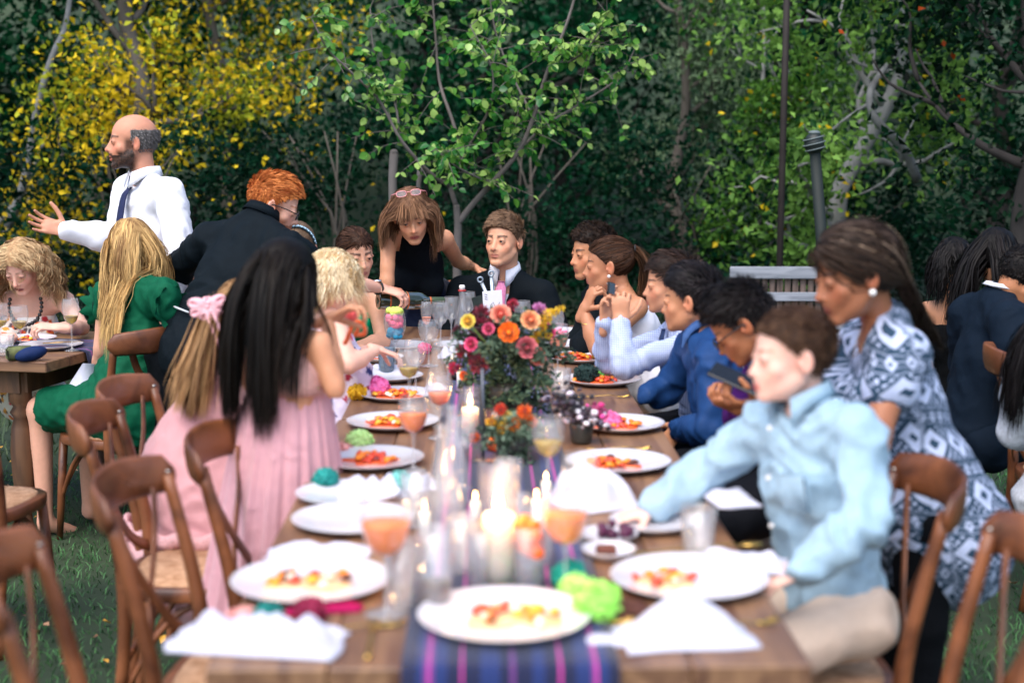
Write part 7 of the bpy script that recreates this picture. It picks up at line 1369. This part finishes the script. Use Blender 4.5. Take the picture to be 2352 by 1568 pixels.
def sprays(c, rad, n, leaf, cols, seed, up=.6, squash=.8, lean=(0, 0, 0), stems=40):
    g = np.random.default_rng(seed); S = []; P_ = []
    for i in range(stems):
        d = nrm(g.normal(size=3) * A(1, 1, squash) + A(0, 0, up)) ; L = rad * g.uniform(.6, 1.1); e = c + d * L * A(1, 1, squash) + A(*lean); q = spline([c + g.normal(size=3) * rad * .12, c + d * L * .5 + A(0, 0, rad * .1), e], 8); S.append(tube(q, np.linspace(.0016, .0008, 8), 4, cap=False)); P_.append(q[3:])
    P_ = np.concatenate(P_); C = P_[g.integers(0, len(P_), n)] + g.normal(size=(n, 3)) * leaf * .5; V, F = quads(C, leaf, .45, .3, .3); r = np.clip(.5 + .5 * noise3(C * 14) + g.normal(size=n) * .25, 0, 1)[:, None]; c0 = A(*lin(cols[0])) * (1 - r) + A(*lin(cols[1])) * r
    S.append((V, F)); S = join(*S); nb = len(S[0]) - len(V); return S, np.vstack([np.tile(A(*lin(cols[0])), (nb, 1)), np.repeat(c0, 4, 0)])
vc = T(1165, 968, .004); fa = thing('flower_arrangement', vc, 'big bouquet of orange, pink, burgundy and yellow flowers in the middle of the table', 'flowers'); Yc = vc[1]
vp = [(1e-3, 0), (.045, 0), (.052, .01), (.060, .10), (.050, .13), (.046, .13), (.055, .10), (1e-3, .02)]; ob('vase', (lathe(vp, 24)[0] + vc, lathe(vp, 24)[1]), mat('vase_glaze', lin('3a3c38'), .3), fa)
mid = vc + A(0, 0, .20); S, C = sprays(mid, .20, 3000, .024, ('1c3424', '7f9a80'), 3, .35, .85); ob('foliage', S, LM, fa, col=C, kind='stuff')
S, C = sprays(vc + A(.01, -.04, .10), .16, 1500, .022, ('16302a', '6a8a6c'), 4, -.1, .8); ob('foliage', S, LM, fa, col=C, kind='stuff')
view = A(0, -1, .25); orr, orc = lin('f47a10'), lin('ffa030')
for i, (x, y, dpx, kind, col, col2, dy) in enumerate([(1168, 763, 50, 'r', 'f4740c', 'ffa41c', -.15), (1075, 738, 36, 'r', 'f4e268', 'e8b830', -.12), (1218, 735, 48, 'r', 'f8c088', 'f6a070', -.10), (1150, 722, 50, 'r', 'f4a88c', 'e87864', -.08), (1122, 755, 30, 'r', 'e8648c', 'c03060', -.14), (1210, 798, 52, 'r', 'e07c84', 'b84858', -.13), (1235, 818, 44, 'r', 'd87868', 'b05048', -.12), (1068, 806, 40, 'd', '8c1438', '', -.08), (1082, 790, 34, 'r', 'ee5c90', 'c82a60', -.12), (1100, 835, 46, 'd', '6c1030', '', -.10), (1105, 722, 44, 'd', '8a1434', '', -.04), (1140, 745, 40, 'd', '701028', '', -.06), (1095, 770, 40, 'd', '4c0c20', '', -.05), (1238, 712, 34, 'd', 'd88cc0', '', 0), (1258, 760, 40, 'r', 'd82c6c', 'a01848', .0), (1172, 790, 40, 'd', '8c1c34', '', -.07), (1056, 760, 30, 'd', '5a0e28', '', 0), (1178, 700, 26, 'd', 'c02848', '', .03), (1045, 845, 30, 'd', 'b81c50', '', -.05), (1064, 862, 22, 'r', 'f0843c', 'e05c1c', -.1)]):
    c = J(x, y, Yc + dy); r = dpx / 2 / FPX * (Yc + dy); axx = nrm(nrm(c - mid) * .6 + view * .8)
    S, C = rosette(c, r, axx, lin(col), lin(col2), 5, i) if kind == 'r' else dahlia(c, r * 1.15, axx, lin(col), i); ob('bloom', S, pet, fa, col=C)
for i, (x, y) in enumerate(((1245, 735), (1255, 722), (1238, 752), (1228, 770), (1225, 785))):
    c = J(x, y, Yc - .06); e = c + A(.05, 0, .03 + .01 * i * (-1) ** i); S, C = dahlia(c, .02, A(1, -.5, .6), lin('e8b810'), 50 + i, 30); q = [dahlia(c * (1 - t) + e * t, .014, A(1, 0, .4), lin('ecc418'), 60 + i + int(t * 9), 26) for t in (.3, .6, .9)]; ob('yellow_spray', join(S, *[k[0] for k in q]), pet, fa, col=np.vstack([C] + [k[1] for k in q]))
ob('stem', tube(spline([J(1085, 750, Yc - .12), J(1105, 775, Yc - .1), J(1130, 800, Yc - .06)], 8), .003, 6), mat('green_stem', lin('6c8a4c'), .6), fa)
vc = T(1178, 1058, .004); fb = thing('flower_arrangement', vc, 'low bouquet of orange marigolds and yellow blossom in front of the big bouquet', 'flowers'); Yc = vc[1]
ob('vase', (lathe([(q * .8, z * .6) for q, z in vp], 24)[0] + vc, lathe([(q * .8, z * .6) for q, z in vp], 24)[1]), MATS['vase_glaze'], fb); S, C = sprays(vc + A(0, 0, .07), .115, 1500, .018, ('2c4430', '8fa890'), 8, .1, .6); ob('foliage', S, LM, fb, col=C, kind='stuff')
for i, (x, y, dpx, kind, col, col2) in enumerate([(1205, 945, 34, 'd', 'f06c10', ''), (1180, 975, 32, 'd', 'e88410', ''), (1200, 990, 28, 'd', 'c02c18', ''), (1155, 985, 34, 'd', 'f0c010', ''), (1130, 968, 26, 'd', 'e8b010', ''), (1165, 955, 24, 'r', 'ece088', 'd8b840'), (1222, 968, 26, 'd', 'f07818', ''), (1150, 940, 26, 'd', 'd83c18', ''), (1090, 1005, 24, 'd', 'e06020', '')]):
    c = J(x, y, Yc - .04); r = dpx / 2 / FPX * Yc; S, C = rosette(c, r, view, lin(col), lin(col2), 5, i) if kind == 'r' else dahlia(c, r * 1.2, view, lin(col), i + 20, 110); ob('bloom', S, pet, fb, col=C)
vc = T(1335, 1015, .004); fc = thing('flower_arrangement', vc, 'bunch of black and white blossoms leaning over the right plate', 'flowers'); g = np.random.default_rng(3)
def bunch(nm, n, cx, cy, sx, sy, cols, rr, rot):
    S = []; C = []
    for _ in range(n):
        u, v = g.normal() * sx, g.normal() * sy; x = cx + u * math.cos(rot) - v * math.sin(rot); y = cy + u * math.sin(rot) + v * math.cos(rot); c = J(x, y, vc[1] + g.normal() * .03); c[2] = max(c[2], TT + rr); e = ellips(c, A(1, 1, .8) * rr * g.uniform(.6, 1.3), None, 8, 6); e = (e[0] + (noise3(e[0] * 120) * rr * .3)[:, None], e[1]); S.append(e); C.append(np.tile(A(*lin(cols[g.integers(0, len(cols))])), (len(e[0]), 1)))
    ob(nm, join(*S), pet, fc, col=np.vstack(C), kind='stuff')
bunch('dark_blossom', 120, 1300, 925, 24, 14, ['16121c', '2c2436', '3c3044', '0c0a10', '8a8494'], .0085, .4); bunch('white_blossom', 90, 1345, 962, 24, 13, ['e8e4ee', 'f4f0f6', '3a2838', 'd8ccd8', '20161e', 'e8e4ee'], .010, .35); bunch('pink_blossom', 22, 1372, 942, 12, 5, ['c81c70', '8c1450', 'e0489c'], .010, .4)
ob('vase', (lathe([(q * .6, z * .5) for q, z in vp], 20)[0] + vc, lathe([(q * .6, z * .5) for q, z in vp], 20)[1]), MATS['vase_glaze'], fc)
# dark metal rod stand between the candles
c = T(1110, 1062, .004); ob('card_stand', join(tube([c, c + A(0, 0, .14), c + A(-.002, 0, .26)], [.005] * 3, 8), (lathe([(1e-3, .006), (.03, .005), (.032, 0), (1e-3, 0)], 20)[0] + c, lathe([(1e-3, .006), (.03, .005), (.032, 0), (1e-3, 0)], 20)[1])), mat('grey_metal', lin('5c6068'), .4, .8), loc=c, label='thin grey metal stand between the candle and the low bouquet', cat='stand')
# ---- table card with spanners
c = T(1130, 812, .002); c[1] = 6.15; cardm = mat('card', lin('eeeef4'), .7); cd = thing('table_card', c, 'white table card with black drawing standing before the young man', 'card'); k0 = J(1132, 700, 6.15)
Mc = yaw_pitch(8, -6, 4); ob('card_face', bbox_(A(k0[0], k0[1], k0[2]), (.085, .0025, .125), .0005, Mc), cardm, cd, smooth=False)
ink = mat('ink', lin('20242c'), .7); pts_ = [[(-.012, .0, -.03), (-.010, 0, .0), (.002, 0, .012), (.010, 0, -.01), (.008, 0, -.04)], [(-.010, 0, -.012), (.018, 0, -.014)], [(-.034, 0, .050), (-.022, 0, .047)], [(-.034, 0, .040), (-.022, 0, .036)], [(-.034, 0, .030), (-.022, 0, .026)], [(.012, 0, -.03), (.03, 0, .01)]]
ob('drawing', join(*[tube([k0 + Mc @ (A(*q) + A(0, -.0022, 0)) for q in s_], .0009, 4) for s_ in pts_]), ink, cd)
ob('side_panel', bbox_(A(k0[0] - .060, k0[1] + .03, k0[2] - .015), (.055, .003, .10), .0005, yaw_pitch(-35, 0, 18)), mat('chalk', lin('12181a'), .8, col2=lin('1c2c28'), nscale=60), cd, smooth=False)
gm = mat('spanner_metal', lin('9aa6b0'), .35, .7, noise=.2, nscale=30)
for j, (ht, tp, lab) in enumerate(((1128, 628, 'right spanner of the pair standing behind the table card, taller'), (1103, 642, 'left spanner of the pair standing behind the table card, shorter'))):
    a = J(ht, tp, 6.19); b = J(1133 - j * 4, 700, 6.18); b2 = b + (b - a) * .7; u = nrm(a - b); s_ = nrm(np.cross(u, A(0, -1, 0))); S = [tube([b2, b, a - u * .014], [.010, .009, .008], 8, flat=(1, .4), up=(0, -1, 0)), tube([a + (u * math.cos(t) + s_ * math.sin(t)) * .011 for t in np.linspace(0, 6.283, 17)], [.006] * 17, 8, flat=(.7, 1), up=(0, -1, 0), cap=False)]; ob('spanner', join(*S), gm, loc=b2, label=lab, cat='spanner', group='spanners at the table card')
# ---- boutonniere
S, C = rosette(BT, .020, A(-.2, -1, .3), lin('f05a14'), lin('e8a020'), 4, 3); ob('rose', S, pet, ftn, col=C); S, C = rosette(BT + A(.012, -.006, -.028), .012, A(0, -1, 0), lin('e8a818'), lin('c05010'), 3, 4); ob('rose', S, pet, ftn, col=C)
ob('greenery', join(*[tube([BT, BT + nrm(A(NG.uniform(-.6, 1), -.3, NG.uniform(.2, 1))) * NG.uniform(.04, .065)], [.0012, .0005], 4) for _ in range(26)]), mat('spiky_green', lin('5c7a50'), .7), ftn)
# ---- phones
def phone(c, M, label, L=.14, W=.07):
    t = thing('phone', c, label, 'phone', 'phones in hands'); ob('body', bbox_(c, (W, .008, L), .0025, M), mat('phone_body', lin('14161a'), .25), t, smooth=False); ob('screen', bbox_(c - M @ A(0, .0046, 0), (W * .9, .0008, L * .86), .0002, M), mat('phone_screen', lin('6a7f8c'), .1), t, smooth=False); ob('lens', ellips(c + M @ A(W * .3, .0050, L * .42), (.004, .0015, .004), M), MATS['silver'], t)
phone(J(1404, 662, 5.02), yaw_pitch(70, 0, 80), 'dark phone held up by the boy in the checked shirt', .080, .042)
pa, pb = J(1645, 850, 3.72), J(1735, 890, 3.68); dd = nrm(pb - pa); up_ = nrm(A(-.25, -.25, 1) - dd * (A(-.25, -.25, 1) @ dd)); Mp = np.stack([np.cross(up_, dd) * 1.0, up_, dd], 1); phone((pa + pb) / 2, Mp, 'phone held flat by the boy with glasses')
# ---- pipe cleaner figure in the girl's fingers
c = J(800, 722, 3.98); pf = thing('pipe_cleaner_figure', c, 'orange fuzzy figure with a red pompom head dangling from the girl\'s fingers', 'toy'); om = mat('orange_fuzz', lin('f4641c'), .95, bump=1, bscale=500, sheen=.5)
hd_ = J(806, 722, 3.98); F = Field([hd_], .05, .003); F.ell(hd_, (.020,) * 3, None, 0); V, Fc = F.mesh(); V = V + vnormals(V, Fc) * (noise3(V * 160) * .004)[:, None]; ob('head', (V, Fc), mat('red_fuzz', lin('f0504c'), .95, bump=1, bscale=500, sheen=.5), pf)
for q in ([(812, 738), (832, 742), (838, 765), (822, 770)], [(810, 740), (805, 760), (796, 782), (790, 790)], [(812, 738), (822, 752), (815, 772)], [(803, 700), (806, 712), (806, 722)]):
    P_ = spline([J(x, y, 3.97) for x, y in q], 24); V, Fc = tube(P_, .0065, 8); V = V + (noise3(V * 260) * .003)[:, None]; ob('limb', (V, Fc), om, pf)
